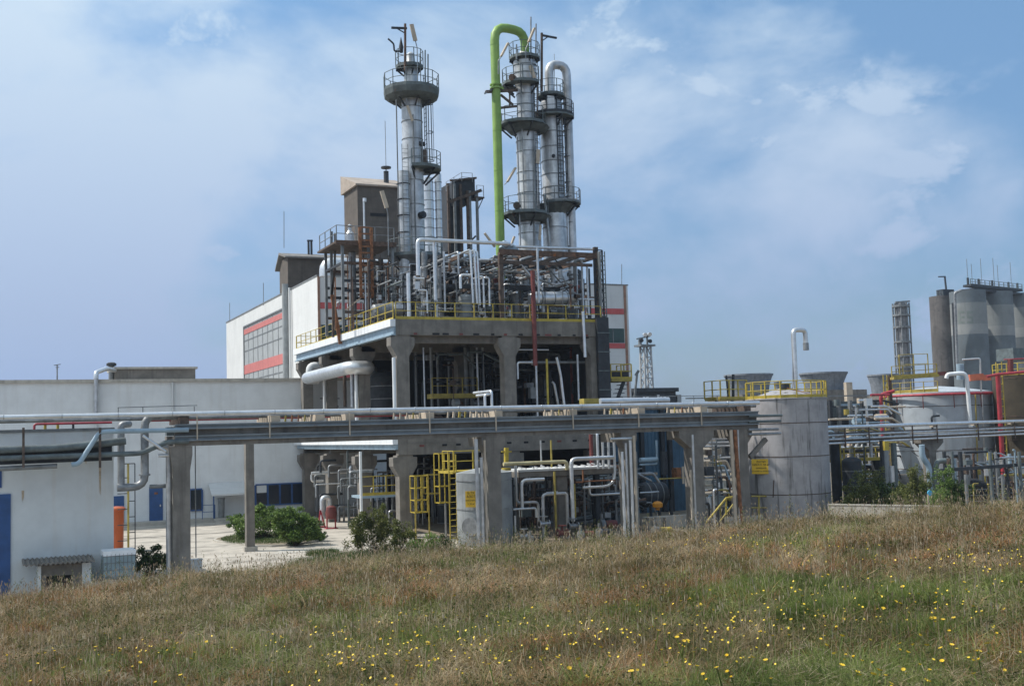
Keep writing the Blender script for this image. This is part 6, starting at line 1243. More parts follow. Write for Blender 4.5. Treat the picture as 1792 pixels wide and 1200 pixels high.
# ================================================================ brown vessel at right edge
c3 = onD(1800, 760, 100); c3 = V(c3.x, c3.y, 0); R3 = 54 * 100 / F; z3 = onD(1790, 655, 98).z
bv = T('brown_vessel', 'dark brown stained vessel cut off by the right picture edge', 'tank', c3); MB().lathe(c3.x, c3.y, [(R3, 0), (R3, z3), (0, z3 + .6)], 48).build('shell', BROWNT, bv); bands(bv, c3.x, c3.y, R3, [2, 4, 6, z3 - .3], .06, RUSTB)
p = onD(1775, 652, 96); railing([V(c3.x + R3 * math.sin(rad(a)), c3.y + R3 * math.cos(rad(a)), z3) for a in range(200, 301, 20)], 1.0, YELL, bv, 1.2, .035, toe=.1)
a = onD(1764, 900, 96); a.z = 0; b_ = onD(1760, 632, 96); t = T('vessel_ladder', 'bright yellow caged ladder on the brown vessel at the right edge', 'ladder', a); a2 = V(b_.x, b_.y, b_.z); ladder_mb(V(a.x, a.y, 0), V(a.x, a.y, b_.z), .5, (1, -.4, 0), .05, step=.6).build('rungs_and_rails', YELL, t)
pipe(onD(1757, 850, 95.5), [('to', onD(1746, 655, 95.5))], .19, REDP, 'thick red upright pipe left of the brown vessel'); pipe(onD(1727, 659, 95), [('to', onD(1745, 655, 95)), ('to', onD(1800, 650, 95))], .12, REDP, 'bright red level pipe running right over the brown vessel', bend=.1); pipe(onD(1769, 655, 96), [('to', onD(1768, 628, 96))], .24, REDBR, 'short dark red stack on the brown vessel'); pipe(onD(1757, 629, 96), [('to', onD(1800, 627, 96))], .05, REDP, 'thin red rail above the brown vessel')
a, b = onD(1774, 630, 106), onD(1793, 608, 106); MB().box(a.x, b.x + 3, a.y, a.y + 2, a.z, b.z).one('green_box', STEEL, 'dark green-blue box above the brown vessel at the right edge', 'box')
# ================================================================ RIGHT PIPE RACK
def rline(y, px0=1450, D0=76, px1=1792, D1=94, dl=-1.2, dr=14):
    a = onD(px0, y, D0); b = onD(px1, y, D1); b.z = a.z; d = (b - a).normalized(); return a + d * dl, b + d * dr
for y, r, m, lab in ((748, .13, GALVB, 'bright thick silver pipe on top of the right hand pipe rack'), (762, .075, GALV, 'thin silver pipe, second from the top of the right hand rack'), (769, .08, GALV, 'thin silver pipe, third from the top of the right hand rack'), (776, .075, GALVB, 'bright thin pipe, lowest of the right hand rack')):
    a, b = rline(y); MB().cyl(a, b, r, n=12).one('pipe', m, lab, 'pipe')
a, b = rline(757); r2 = T('right_pipe_rack', 'slim pipe rack receding to the right edge behind the low wall', 'pipe rack', V(a.x, a.y, 0)); n_ = V(-(b - a).y, (b - a).x, 0).normalized()
for dy in (.5, 2.0):
    for z_ in (-.15, -.62): MB().bar(a + n_ * dy + V(0, 0, z_), b + n_ * dy + V(0, 0, z_), .16, .22).build('beam', STEEL if dy > 1 else RUSTB, r2)
for px in (1476, 1518, 1594, 1637, 1709, 1773):
    k = (onD(px, 760, 70) - a); t_ = min(1, max(0, (px - 1405) / 470)); q = a.lerp(b, 0); 
    # intersect column px with the rack line
    da, db = proj(a)[0], proj(b)[0]; lo, hi = 0.0, 1.0
    for _ in range(30):
        mid = (lo + hi) / 2
        if proj(a.lerp(b, mid))[0] < px: lo = mid
        else: hi = mid
    q = a.lerp(b, lo); MB().bar(q - n_ * .12 + V(0, 0, .3), q - n_ * .12 - V(0, 0, 1.05), .07).build('hanger', RUSTB, r2)
    if px in (1476, 1518, 1637, 1709, 1773): MB().box(q.x - .18, q.x + .18, q.y + .05, q.y + .4, q.z + .12, q.z + .42).build('saddle', BEIGE, r2)
    if px == 1637:
        w_ = .34; zt = q.z - .75; o = MB().box(q.x - w_, q.x + w_, q.y + .4, q.y + 1.1, 0, zt - .9); o.prism([(q.x - w_, zt - .9), (q.x - 1.1, zt - .3), (q.x - 1.1, zt), (q.x + 1.1, zt), (q.x + 1.1, zt - .3), (q.x + w_, zt - .9)], 'y', q.y + .38, q.y + 1.12); o.build('pillar', CONC, r2)
P = onD(1618, 790, 72)
MB().tube([onD(1613, 778, 72), onD(1614, 800, 72), onD(1626, 815, 72), onD(1628, 870, 72)], .18, 12, .6).one('curved_pipe', LBLUE, 'blue-grey pipe curving beside the right rack pillar, left one', 'pipe'); MB().tube([onD(1655, 806, 72), onD(1640, 806, 72), onD(1636, 830, 72), onD(1635, 880, 72)], .17, 12, .5).one('curved_pipe', STEEL, 'dark blue pipe curving beside the right rack pillar, right one', 'pipe')
# dark horizontal bar and posts, lower right
a = onD(1645, 823, 74); b = onD(1800, 822, 80); b.z = a.z; rf_ = T('low_pipe_frame', 'low dark frame of level bars at the far right above the grass', 'pipe frame', V(a.x, a.y, 0)); MB().bar(a, b + (b - a) * .3, .2, .22).build('beam', STEELD, rf_)
for px in (1690, 1754): p = onD(px, 830, 66 if px == 1690 else 72); MB().cyl(V(p.x, p.y, 0), p, .10, n=8).one('post', STEELG, 'slim grey post rising from the grass at the far right, ' + ('left one' if px == 1690 else 'right one'), 'post')
for px, w_, D in ((1652, .12, 75), (1666, .1, 78), (1680, .14, 76), (1732, .12, 78), (1742, .1, 80), (1783, .12, 79)): p = onD(px, 790, D); MB().cyl(V(p.x, p.y, 0), p, w_, n=8).one('pipe', random.choice((STEELD, STEEL, GALVD)), 'upright pipe in the shade under the right hand rack', 'pipe', 'upright pipes under the right hand rack')
vdrum(1592, 78, 822, 890, 46, GALVD, 'dull rounded tank half hidden by shrubs under the right rack')
for px, y0, D, m, w_, lab in ((1490, 800, 78, STEELD, 34, 'dark vessel in the shade left under the right rack'), (1540, 800, 82, STEELD, 30, 'dark vessel in the shade in the middle under the right rack'), (1700, 838, 80, DARK, 50, 'broad black vessel low under the right rack'), (1660, 842, 82, STEELD, 34, 'dark vessel right of the right rack pillar'), (1755, 840, 84, DARK, 44, 'black vessel low at the far right')):
    a = onD(px, y0, D); r = w_ * D / F / 2; drum(V(a.x, a.y, 0), V(a.x, a.y, a.z - r * .4), r, m, lab)
# yellow railed walkway and pipes between the tanks, low
a = onD(1455, 806, 80); b = mv(a, 'x', px=1548); t = T('low_walkway', 'low yellow walkway between the two big tanks below the right rack', 'walkway', a); MB().bar(a, b, .6, .2).build('floor', YELL, t); railing([a + V(0, -.2, .1), b + V(0, -.2, .1)], .75, YELL, t, .9, .035, toe=0)
for y, m, w_ in ((816, GALV, .08), (820, RUST, .12), (827, RUSTB, .1), (832, GALVB, .08), (840, BEIGE, .14), (848, GALV, .1), (785, GALVB, .1), (791, STEELD, .14)):
    a = onD(1456 + random.uniform(0, 20), y, 82); MB().cyl(a, mv(a, 'x', px=1545 + random.uniform(-8, 8)), w_, n=8).one('pipe', m, 'level pipe stacked below the low yellow walkway between the tanks', 'pipe', 'level pipes near the low yellow walkway')
for px, y0, y1, m, w_, D in ((1472, 775, 840, YELL, .1, 79), (1466, 775, 880, STEELD, .35, 79), (1525, 775, 800, GALV, .12, 80), (1548, 770, 880, STEELD, .14, 78), (1553, 775, 880, TANKG, .25, 79), (1568, 775, 860, STEEL, .2, 80), (1490, 780, 800, GALVD, .15, 82), (1500, 777, 790, WHITEP, .1, 83), (1510, 777, 790, WHITEP, .1, 83), (1497, 850, 885, GALV, .12, 78), (1561, 815, 850, GALVB, .22, 79)):
    a, b = onD(px, y1, D), onD(px, y0, D); MB().cyl(V(a.x, a.y, min(a.z, b.z)), V(a.x, a.y, b.z), w_, n=10).one('pipe', m, 'upright pipe between the big tank and the ringed tank under the right rack', 'pipe', 'upright pipes between the two tanks')
a, b = onD(1549, 788, 77.5), onD(1555, 774, 77.5); MB().box(a.x, b.x + .15, a.y, a.y + .2, a.z, b.z + .1).one('yellow_plate', YELL, 'small yellow plate on a post under the right rack', 'plate')
# low concrete wall
p, q = onD(1450, 884, 70), onD(1652, 888, 66); p.z = q.z = .95; MB().bar(V(p.x, p.y, .42), V(q.x, q.y, .42), .3, 1.04).bar(V(p.x, p.y, .97), V(q.x, q.y, .97), .36, .06).one('low_wall', CONCL, 'low pale concrete wall at the grass edge right of the big tank', 'wall')
a = onD(1624, 862, 66); MB().cyl(V(a.x, a.y, 0), a + V(0, 0, -.1), .05, n=8).one('hydrant_post', BEIGE, 'thin post carrying the small light blue plate', 'post'); MB().cyl(a + V(0, -.1, 0), a + V(0, -.16, 0), .16, n=20).one('blue_plate', mat('sky_blue', (.08, .40, .62), .5), 'small round light blue plate on a post among the shrubs', 'plate')
# ================================================================ far chimney stack and silos
Dk = 220; a = onD(1580, 600, Dk); zt = onD(1580, 530, Dk).z; r = 13 * Dk / F
cs = T('clad_chimney', 'distant slim chimney tower with ring platforms left of the silos', 'chimney', (a.x, a.y, 0)); MB().lathe(a.x, a.y, [(r * .95, 0), (r * .82, zt), (0, zt)], 28).build('shaft', mat('chimney_clad', (.24, .24, .25), .7, .2, streak=.5, grime=.4), cs)
for py in (537, 553, 574, 600, 625, 645):
    z = onD(1580, py, Dk).z; MB().lathe(a.x, a.y, [(r * .9, z), (r * 1.18, z), (r * 1.18, z + .35), (r * .9, z + .35)], 20, smooth=False).build('ring_platform', STEELG, cs)
for k in range(8): t_ = rad(k * 45); MB().bar((a.x + r * 1.1 * math.sin(t_), a.y + r * 1.1 * math.cos(t_), 0), (a.x + r * 1.05 * math.sin(t_), a.y + r * 1.05 * math.cos(t_), zt), .22).build('stay', STEELG, cs)
MB().bar(onD(1567, 529, Dk), onD(1592, 527, Dk), .5, .3).bar(onD(1571, 532, Dk), onD(1571, 527, Dk), .3).build('top_arm', STEELG, cs)
SD = []
def silo(px, D, wpx, ytop, lab, m=SILO, two=True):
    a = onD(px, 600, D); r = wpx * D / F / 2; z1 = onD(px, ytop, D - r).z; t = T('silo', lab, 'silo', (a.x, a.y, 0)); MB().lathe(a.x, a.y, [(r, 0), (r, z1), (r, z1 + .02), (0, z1 + r * .06)], 48).build('shell', m, t)
    return t, V(a.x, a.y, 0), r, z1
t0, q0, r0, h0 = silo(1653, 260, 43, 516, 'narrow brown-stained silo at the left of the row', SILOD)
t1, q1, r1, h1 = silo(1698, 255, 60, 506, 'front silo with faded letters, second from the left'); t2, q2, r2_, h2 = silo(1746, 262, 58, 508, 'third silo from the left, partly shaded by its neighbour'); t3, q3, r3, h3 = silo(1793, 269, 58, 511, 'silo at the right picture edge'); t4, q4, r4, h4 = silo(1842, 276, 58, 513, 'last silo beyond the right picture edge')
for t, q, r, dz in ((t1, q1, r1, 0), (t2, q2, r2_, 0), (t3, q3, r3, 0)):
    z0, z1 = onD(1698, 584, 255 - r).z, onD(1698, 566, 255 - r).z; MB().lathe(q.x, q.y, [(r + .02, z0), (r + .02, z1)], 48).build('painted_band', SILOL, t, 'paler painted band')
    z0, z1 = onD(1698, 566, 255 - r).z, onD(1698, 528, 255 - r).z; MB().lathe(q.x, q.y, [(r + .015, z0 + .01), (r + .015, z1)], 48).build('painted_band', mat('silo_mid', (.225, .24, .24), .9, var=.1, scale=.25, streak=.3, stcol=(.15, .16, .16)), t)
# faded letters on the front silo (E, S as strokes wrapped on the curve)
lt = MB()
def stroke(u0, u1, v0, v1):      # pixel box wrapped to silo 2
    n = 5; vs = []
    for i in range(n + 1):
        u = u0 + (u1 - u0) * i / n
        for v in (v0, v1): vs.append(on_cyl(u, v, q1.x, q1.y, r1, .04))
    lt.add(vs, [(2 * i, 2 * i + 2, 2 * i + 3, 2 * i + 1) for i in range(n)])
for v in (544, 553, 562): stroke(1677, 1688, v, v + 4)
stroke(1677, 1680, 544, 566)
for v in (544, 553, 562): stroke(1692, 1703, v, v + 4)
stroke(1692, 1695, 544, 557); stroke(1700, 1703, 553, 566); lt.build('lettering', SILOM, t1)
sw = T('silo_walkway', 'dark steel walkway with masts along the tops of the silos', 'walkway', V(q1.x, q1.y, h1)); a = V(q1.x - 1, q1.y - 1, h1 + 1.2); b = V(q3.x - 2, q3.y - 1, h1 + 1.2)
MB().bar(a, b, 2, .5).bar(a - V(0, 0, .9), b - V(0, 0, .9), 3, .4).build('deck', STEELD, sw); railing([a + V(0, -1, .2), b + V(0, -1, .2)], 1.2, STEEL, sw, 2.0, .06, toe=.2)
for f_ in (0.02, .22, .48, .8, .98): p = a.lerp(b, f_); MB().cyl(p, p + V(0, 0, 1.8), .25, n=8).build('vent', STEELD, sw)
for f_, h in ((.02, 6), (.1, 5), (.28, 6.5), (.52, 7), (.6, 5.5), (.86, 6.5)): p = a.lerp(b, f_); MB().cyl(p, p + V(0, 0, h), .06, n=5).build('mast', STEELG, sw)
a = V(q0.x, q0.y - 1, h0); sh_ = T('silo_head_gear', 'dark conveyor head with a bent arm on the stained silo', 'machinery', a); MB().box(a.x - .6, a.x + 2.8, a.y, a.y + 2, h0, h0 + 1.6).box(a.x + .2, a.x + 3.2, a.y - .5, a.y + 1, h0 - 3, h0 - .1).build('casing', STEELD, sh_); MB().bar(a + V(.4, 0, 1.5), a + V(.2, 0, 4.6), .3).bar(a + V(.3, 0, 4.5), a + V(-1.7, 0, 4.4), .25).build('arm', STEELD, sh_); railing([a + V(-2.4, 0, 0), a + V(-.6, 0, 0)], 1.2, STEEL, sh_, 1.0, .06, toe=0)
pa = onD(1671, 520, 251); pb = onD(1676, 660, 251); MB().tube([onD(1682, 508, 251), onD(1671, 512, 251), pa, pb], .3, 10, 1).one('silo_pipe', GALVD, 'grey pipe running down between the stained silo and the lettered silo', 'pipe'); MB().cyl(onD(1668, 530, 252), onD(1674, 660, 252), .35, n=8).one('silo_pipe', STEELD, 'dark pipe in the gap left of the lettered silo', 'pipe')
# ================================================================ far mast and dark hall right of the platform
Dm = 150; b = onD(1133, 700, Dm); b.z = 0; zt = onD(1128, 606, Dm).z; lm = T('floodlight_mast', 'distant lattice mast with floodlights right of the white building', 'mast', b); mb = MB(); hw0, hw1 = .72, .5
cs_ = [(-1, -1), (1, -1), (1, 1), (-1, 1)]; nz = 12
def cp(i, k): t_ = k / nz; hw = hw0 + (hw1 - hw0) * t_; return V(b.x + cs_[i][0] * hw, b.y + cs_[i][1] * hw, zt * t_)
for i in range(4): mb.bar(cp(i, 0), cp(i, nz), .2)
for k in range(nz):
    for i in range(4): j = (i + 1) % 4; mb.bar(cp(i, k), cp(j, k + 1), .1); mb.bar(cp(i, k + 1), cp(j, k + 1), .1)
mb.build('lattice', mat('mast_grey', (.42, .42, .42), .6), lm); MB().box(b.x - 1.2, b.x + 1.0, b.y - .9, b.y + .9, zt, zt + .25).build('gallery', STEELG, lm)
MB().bar((b.x - 1.3, b.y, zt + 1.0), (b.x + .7, b.y, zt + 1.4), .2, .18).bar((b.x + .3, b.y, zt + .2), (b.x + .3, b.y, zt + 1.5), .2).bar((b.x - .8, b.y, zt + .2), (b.x - .8, b.y, zt + .9), .35).build('arm', STEELG, lm)
for dx, dz in ((-.1, 1.55), (.6, 1.6), (.6, .7), (-.7, .8)): MB().cyl((b.x + dx, b.y - .3, zt + dz), (b.x + dx + .1, b.y + .3, zt + dz + .1), .27, .18, n=12).build('floodlight', STEELD if dz < 1 else GALVB, lm)
MB().bar(onD(1115, 652, 130), onD(1110, 700, 130), .2).bar(onD(1112, 657, 130), onD(1118, 648, 130), .3).one('small_mast', STEELG, 'thin small mast just left of the lattice mast', 'mast')
a, b = onD(1116, 700, 145), onD(1183, 677, 145); dh = T('dark_hall', 'distant dark flat hall behind the lattice mast', 'building', (a.x, a.y, 0)); bb = mv(a, 'x', px=1183); MB().box(a.x, bb.x, a.y, a.y + 12, 0, b.z - .5).build('wall', STEELD, dh); MB().box(a.x - .3, bb.x + .3, a.y - .3, a.y + 12.3, b.z - .5, b.z).build('roof', STEELD, dh)
mb = MB()
for px in (1125, 1131, 1150, 1155, 1161): p = mv(V(a.x, a.y, b.z - 1.6), 'x', px=px); mb.box(p.x, p.x + .35, a.y - .05, a.y - .003, p.z, p.z + .5 + (px % 3) * .2)
mb.build('window_strip', WHITEP, dh); c_ = mv(bb, 'x', px=1194); MB().box(bb.x + .35, c_.x, a.y + .2, a.y + 8, 0, b.z - .9).build('annex', TANKG, dh)
# distant tree line and low sheds on the horizon so nothing ends in bare ground
v, l, s = leaf_cloud(16000, [(random.uniform(-350, 420), random.uniform(480, 620), random.uniform(1, 4), random.uniform(12, 30), 12, random.uniform(4, 8), 1) for _ in range(70)], 1.6)
o = np_mesh('far_treeline', v, l, s, LEAFD); tag(o, 'far low line of trees along the horizon', 'trees', kind='stuff')

# ---- busy thin pipework around the tanks on the right, one object
random.seed(55); HR = Heap()
for k in range(240):
    zone = random.random()
    if zone < .5: px, py, D = random.uniform(1452, 1562), random.uniform(700, 862), random.uniform(80, 112)
    elif zone < .85: px, py, D = random.uniform(1652, 1800), random.uniform(785, 868), random.uniform(78, 90)
    else: px, py, D = random.uniform(1236, 1262), random.uniform(770, 890), random.uniform(66, 76)
    p = onD(px, py, D); p.z = max(p.z, .3); m = random.choice((GALV, GALVB, STEELD, STEELD, STEELG, RUSTB, YELD, LBLUE, BEIGE, STEEL, RUST)); t_ = random.random(); r = random.choice((.04, .06, .09))
    if t_ < .35: q_ = 3 if zone < .85 else .9; HR[m].tube([p, p + V(random.uniform(.3, 1) * q_, 0, 0), p + V(q_, 0, -random.uniform(.2, .9))], r, 6)
    elif t_ < .75: HR[m].tube([V(p.x, p.y, 0), p, p + V(random.uniform(-.8, .8), 0, 0)], r, 6)
    elif t_ < .88: HR[m].box(p.x, p.x + random.uniform(.2, .7), p.y, p.y + .3, p.z - .2, p.z + random.uniform(.1, .4))
    else: HR[m].cyl(p, p + V(0, 0, random.uniform(.3, .8)), random.uniform(.12, .25), n=12)
HR.finish('tank_yard_pipework', 'thin jumbled pipework between and below the tanks on the right', 'pipework', (60, 60, 0))
WEED = leafmat('low_weed', [(.05, .06, .022), (.09, .105, .035), (.15, .13, .06), (.20, .20, .08)], .3, [((.75, .6, .5), .5, 3.0, .48, .6)])
# ================================================================ SHRUBS
p = ground(455, 68); bush('shrub', 'rounded grey-green shrub on the island, left one', p, [(0, 0, 1.0, 1.5, 1.2, .9), (-1.0, .2, .85, .8, .7, .65), (.7, -.2, 1.35, .9, .8, .7), (.1, .4, 1.65, .7, .6, .5)], 13000, .075, LEAF)
p = ground(514, 64); bush('shrub', 'denser green shrub on the island, right one', p, [(0, 0, .95, 1.3, 1.1, .9), (-.5, -.2, 1.3, .8, .7, .6), (.8, .1, .85, .8, .7, .65), (0, .1, 1.7, .6, .5, .45)], 12000, .07, LEAF)
p = ground(536, 66); bush('shrub', 'small dark shrub at the right end of the island', p, [(0, 0, .6, .8, .6, .5), (.5, 0, .5, .5, .5, .4)], 2800, .065, LEAFD)
p = ground(267, 51.5); bush('shrub', 'dark low shrub between the plastic tank and the leftmost pillar', p, [(0, 0, .7, .85, .6, .65), (.5, -.1, .55, .6, .5, .45), (-.4, 0, 1.0, .5, .4, .4)], 7000, .055, LEAFD)
p = ground(650, 56.5); bush('shrub', 'loose olive shrub in front of the yellow railed landing', p, [(0, 0, 1.2, 1.1, .8, 1.1), (-.8, .2, 1.1, .6, .5, .8), (.5, .1, 1.8, .5, .5, .7), (.1, -.1, 2.2, .35, .35, .45)], 7500, .06, LEAFO)
p = ground(690, 56); bush('shrub', 'brownish dry shrub right of the loose olive shrub', p, [(0, 0, .8, .8, .7, .75), (.5, 0, 1.0, .4, .4, .6)], 3800, .055, LEAFO)
p = ground(736, 55.5); bush('shrub', 'low green shrub at the foot of the yellow ladder, left', p, [(0, 0, .55, 1.1, .7, .5), (.8, .2, .6, .6, .5, .4)], 4500, .055, LEAF)
p = ground(775, 55.5); bush('shrub', 'small dark green shrub beside the yellow ladder foot', p, [(0, 0, .5, .6, .5, .45)], 2200, .05, LEAFD)
for px, D, sc, m, lab in ((1488, 73, 1.0, LEAFO, 'low olive shrub behind the low wall, nearest the big tank'), (1515, 74, 1.35, LEAFO, 'tallest olive shrub behind the middle of the low wall'), (1545, 74, .9, LEAFD, 'darker shrub behind the low wall'), (1600, 70, 1.35, LEAFO, 'olive shrub left of the right rack pillar'), (1642, 68, 1.3, LEAF, 'green shrub in front of the right rack pillar'), (1672, 68, 1.0, LEAFD, 'dark shrub right of the right rack pillar'), (1575, 72, .9, LEAFO, 'small shrub behind the right end of the low wall')):
    p = ground(px, D); sc *= 1.25; bush('shrub', lab, p, [(0, 0, .8 * sc, .9 * sc, .8, .8 * sc), (.3 * sc, 0, 1.3 * sc, .5 * sc, .5, .6 * sc), (-.5 * sc, .2, .6 * sc, .5, .5, .45), (-.2 * sc, 0, 1.5 * sc, .3, .3, .4 * sc)], int(3800 * sc), .065, m)
# strip of rough growth along the foot of the platform, between bank and plant (uncountable)
random.seed(9); np.random.seed(9)
bl = []
for k in range(60):
    px = 720 + k * 18; D = np.interp(px, [700, 1100, 1792], [54, 57, 66]) + random.uniform(-2.5, 2.0); p = ground(px, D); bl.append((p.x, p.y, random.uniform(.1, .35), random.uniform(.5, 1.2), .8, random.uniform(.2, .55), 1))
v, l, s = leaf_cloud(26000, bl, .06); o = np_mesh('rough_undergrowth', v, l, s, LEAFO); tag(o, 'rough weedy undergrowth along the foot of the plant', 'weeds', kind='stuff')
# ================================================================ GRASS
def cat_np(parts):
    vs, ls, ss, b = [], [], [], 0
    for v, l, s in parts: vs.append(v); ls.append(l + b); ss.append(s); b += len(v)
    return np.concatenate(vs), np.concatenate(ls), np.concatenate(ss)
def scatter(n, r0, r1, p0, p1, power=1.0):
    u = np.random.rand(n); e = 2 - power; r = (r0 ** e + u * (r1 ** e - r0 ** e)) ** (1 / e); a = np.radians(np.random.uniform(p0, p1, n)); return r * np.sin(a), r * np.cos(a), r
def vnoise(x, y, s, seed=0):
    v = 0
    for i in range(5):
        a = 1.7 * i + seed; v = v + np.sin(x * s * math.cos(a) + y * s * math.sin(a) + a * 3.1 + 1.3 * np.sin(y * s * .7 + a)) / 5
    return v
def tufts(nt, per, r0, r1, power, hmu, wmu, lean, spread):
    cx, cy, cr = scatter(nt, r0, r1, -11, 63, power); kp = (vnoise(cx, cy, 1.9, 13) + .6 * vnoise(cx, cy, 5.1, 3) > -.55) | (cr > 24); cx, cy = cx[kp], cy[kp]; nt = len(cx); k = np.random.gamma(2.2, .45, nt)   # tuft vigour; bare gaps where the noise is low
    x = np.repeat(cx, per); y = np.repeat(cy, per); vg = np.repeat(k, per); n = len(x); a = np.random.rand(n) * 6.283
    q = np.abs(np.random.normal(0, 1, n)) * spread * np.sqrt(vg); x = x + q * np.cos(a); y = y + q * np.sin(a); r = np.hypot(x, y)
    h = hmu * np.sqrt(vg) * np.random.uniform(.5, 1.25, n) * (1 + .3 * vnoise(x, y, .6, 1)) * np.interp(r, [8, 14, 24], [.85, 1, 1.2])
    w_ = wmu * np.random.uniform(.6, 1.4, n) * np.interp(r, [8, 26], [.85, 2.1])
    v, l, s_ = blades(x, y, bank_z(x, y), h, w_, lean, .9); V5 = v.reshape(-1, 5, 3); ox, oy = np.cos(a) * h * .55 * lean, np.sin(a) * h * .55 * lean
    V5[:, 2:4, 0] += ox[:, None] * .4; V5[:, 2:4, 1] += oy[:, None] * .4; V5[:, 4, 0] += ox * 1.6; V5[:, 4, 1] += oy * 1.6
    gr = vnoise(x, y, .9, 2) + .5 * vnoise(x, y, 2.7, 5) + np.clip((15 - r) / 14, -.5, .45) + .12 + .35 * np.repeat(np.random.normal(size=nt), per)
    return V5, gr
A5, G5 = zip(tufts(11200, 34, 7, 29, 1.25, .155, .0052, .75, .05), tufts(90000, 1, 7, 29, 1.25, .12, .006, .9, .01))
V5 = np.concatenate(A5); gr = np.concatenate(G5); isg = gr > .46
pale = (np.random.rand(len(V5)) < .10) & ~isg
def from5(V5): n = len(V5); k = (np.arange(n) * 5)[:, None]; return V5.reshape(-1, 3), np.concatenate([k + np.array([0, 1, 2, 3]), k + np.array([3, 2, 4])], 1).ravel(), np.tile([4, 3], n)
o = np_mesh('dry_grass', *from5(V5[~isg & ~pale]), DRYG); tag(o, 'dry brown meadow grass in the foreground', 'grass', kind='stuff')
o = np_mesh('bleached_grass', *from5(V5[pale]), STRAW); tag(o, 'bleached straw coloured blades scattered through the meadow', 'grass', kind='stuff')
v, l, s = from5(V5[isg])
# dead stems lying flat in the thatch
n = 45000; x, y, r = scatter(n, 7, 27, -11, 63, 1.3); k = vnoise(x, y, 1.3, 11) > -.25; x, y, r = x[k], y[k], r[k]; n = len(x); z = bank_z(x, y) + np.random.uniform(.01, .10, n); a = np.random.rand(n) * 6.283; L_ = np.random.uniform(.06, .22, n); d = np.stack([np.cos(a), np.sin(a), np.random.uniform(-.2, .35, n)], 1) * L_[:, None]
sd_ = np.stack([-np.sin(a), np.cos(a), 0 * a], 1) * (.0022 * np.interp(r, [8, 26], [.9, 2.0]))[:, None]; c_ = np.stack([x, y, z], 1); up = np.array([0, 0, .004]); V_ = np.stack([c_ - sd_ - d / 2, c_ + sd_ - d / 2, c_ + sd_ + d / 2 + up, c_ - sd_ + d / 2 + up], 1).reshape(-1, 3)
o = np_mesh('dead_stems', V_, np.arange(4 * n), np.full(n, 4), STRAW); tag(o, 'dead pale stems lying flat in the meadow thatch', 'grass', kind='stuff')
# lush clumps
cl = []
for (px, py, rr, n) in ((1455, 1085, .55, 4200), (1560, 1060, .7, 4200), (1300, 1040, .8, 2600), (1100, 1085, .4, 1200), (700, 1130, .9, 1800), (1620, 1120, .4, 900)):
    d = ray(px, py); k = 6.0
    for _ in range(400):
        q = CAM + d * k
        if q.z < float(bank_z(q.x, q.y)): break
        k += .06
    a = np.random.rand(n) * 6.283; rr_ = rr * np.random.rand(n) ** .6; xx, yy = q.x + rr_ * np.cos(a), q.y + rr_ * np.sin(a) * .8; cl.append(blades(xx, yy, bank_z(xx, yy), np.random.uniform(.08, .24, n), np.random.uniform(.004, .008, n), .45, .8))
o = np_mesh('green_grass', *cat_np([(v, l, s)] + cl), GRNG); tag(o, 'green grass patches among the dry meadow', 'grass', kind='stuff')
# low leafy weeds
n = 260000; x, y, r = scatter(n, 7, 28, -11, 63, 1.3); k = vnoise(x, y, 1.1, 8) + .5 * vnoise(x, y, 3.3, 1) > -.25; x, y, r = x[k], y[k], r[k]
c_ = np.stack([x, y, bank_z(x, y) + np.random.gamma(2.2, .035, len(x))], 1); t1 = np.random.normal(size=(len(x), 3)); t1[:, 2] *= .4; t1 /= np.linalg.norm(t1, axis=1)[:, None]; t2 = np.cross(t1, np.random.normal(size=(len(x), 3))); t2 /= np.linalg.norm(t2, axis=1)[:, None]
sz = (np.random.uniform(.006, .02, len(x)) * np.interp(r, [8, 26], [.8, 1.5]))[:, None]; V_ = np.stack([c_ - t1 * sz, c_ + t2 * sz * .5, c_ + t1 * sz, c_ - t2 * sz * .5], 1).reshape(-1, 3)
o = np_mesh('ground_weeds', V_, np.arange(len(V_)), np.full(len(x), 4), WEED); tag(o, 'low leafy weeds on the meadow floor', 'weeds', kind='stuff')
# tall straw stalks with seed heads, mostly near the crest
n = 15000; x, y, r = scatter(n, 8, 28, -11, 63, .4); z = bank_z(x, y); h = np.random.uniform(.22, .52, n); P1 = blades(x, y, z, h, np.full(n, .0035) * np.interp(r, [8, 26], [.8, 1.8]), .25, .3)
tip = P1[0].reshape(-1, 5, 3)[:, 4]; a = np.random.rand(n) * 6.283; s_ = np.stack([np.cos(a), np.sin(a), 0 * a], 1) * (.006 * np.interp(r, [8, 26], [.7, 1.6]))[:, None]; hd = np.random.uniform(.03, .07, n)
Vh = np.stack([tip - [0, 0, .01], tip + s_ + np.stack([0 * a, 0 * a, hd * .5], 1), tip + np.stack([s_[:, 0], s_[:, 1], hd], 1), tip - s_ + np.stack([0 * a, 0 * a, hd * .5], 1)], 1).reshape(-1, 3)
o = np_mesh('seed_stalks', *cat_np([P1, (Vh, np.arange(4 * n), np.full(n, 4))]), STRAW); tag(o, 'tall pale straw stalks with seed heads standing above the meadow', 'grass', kind='stuff')
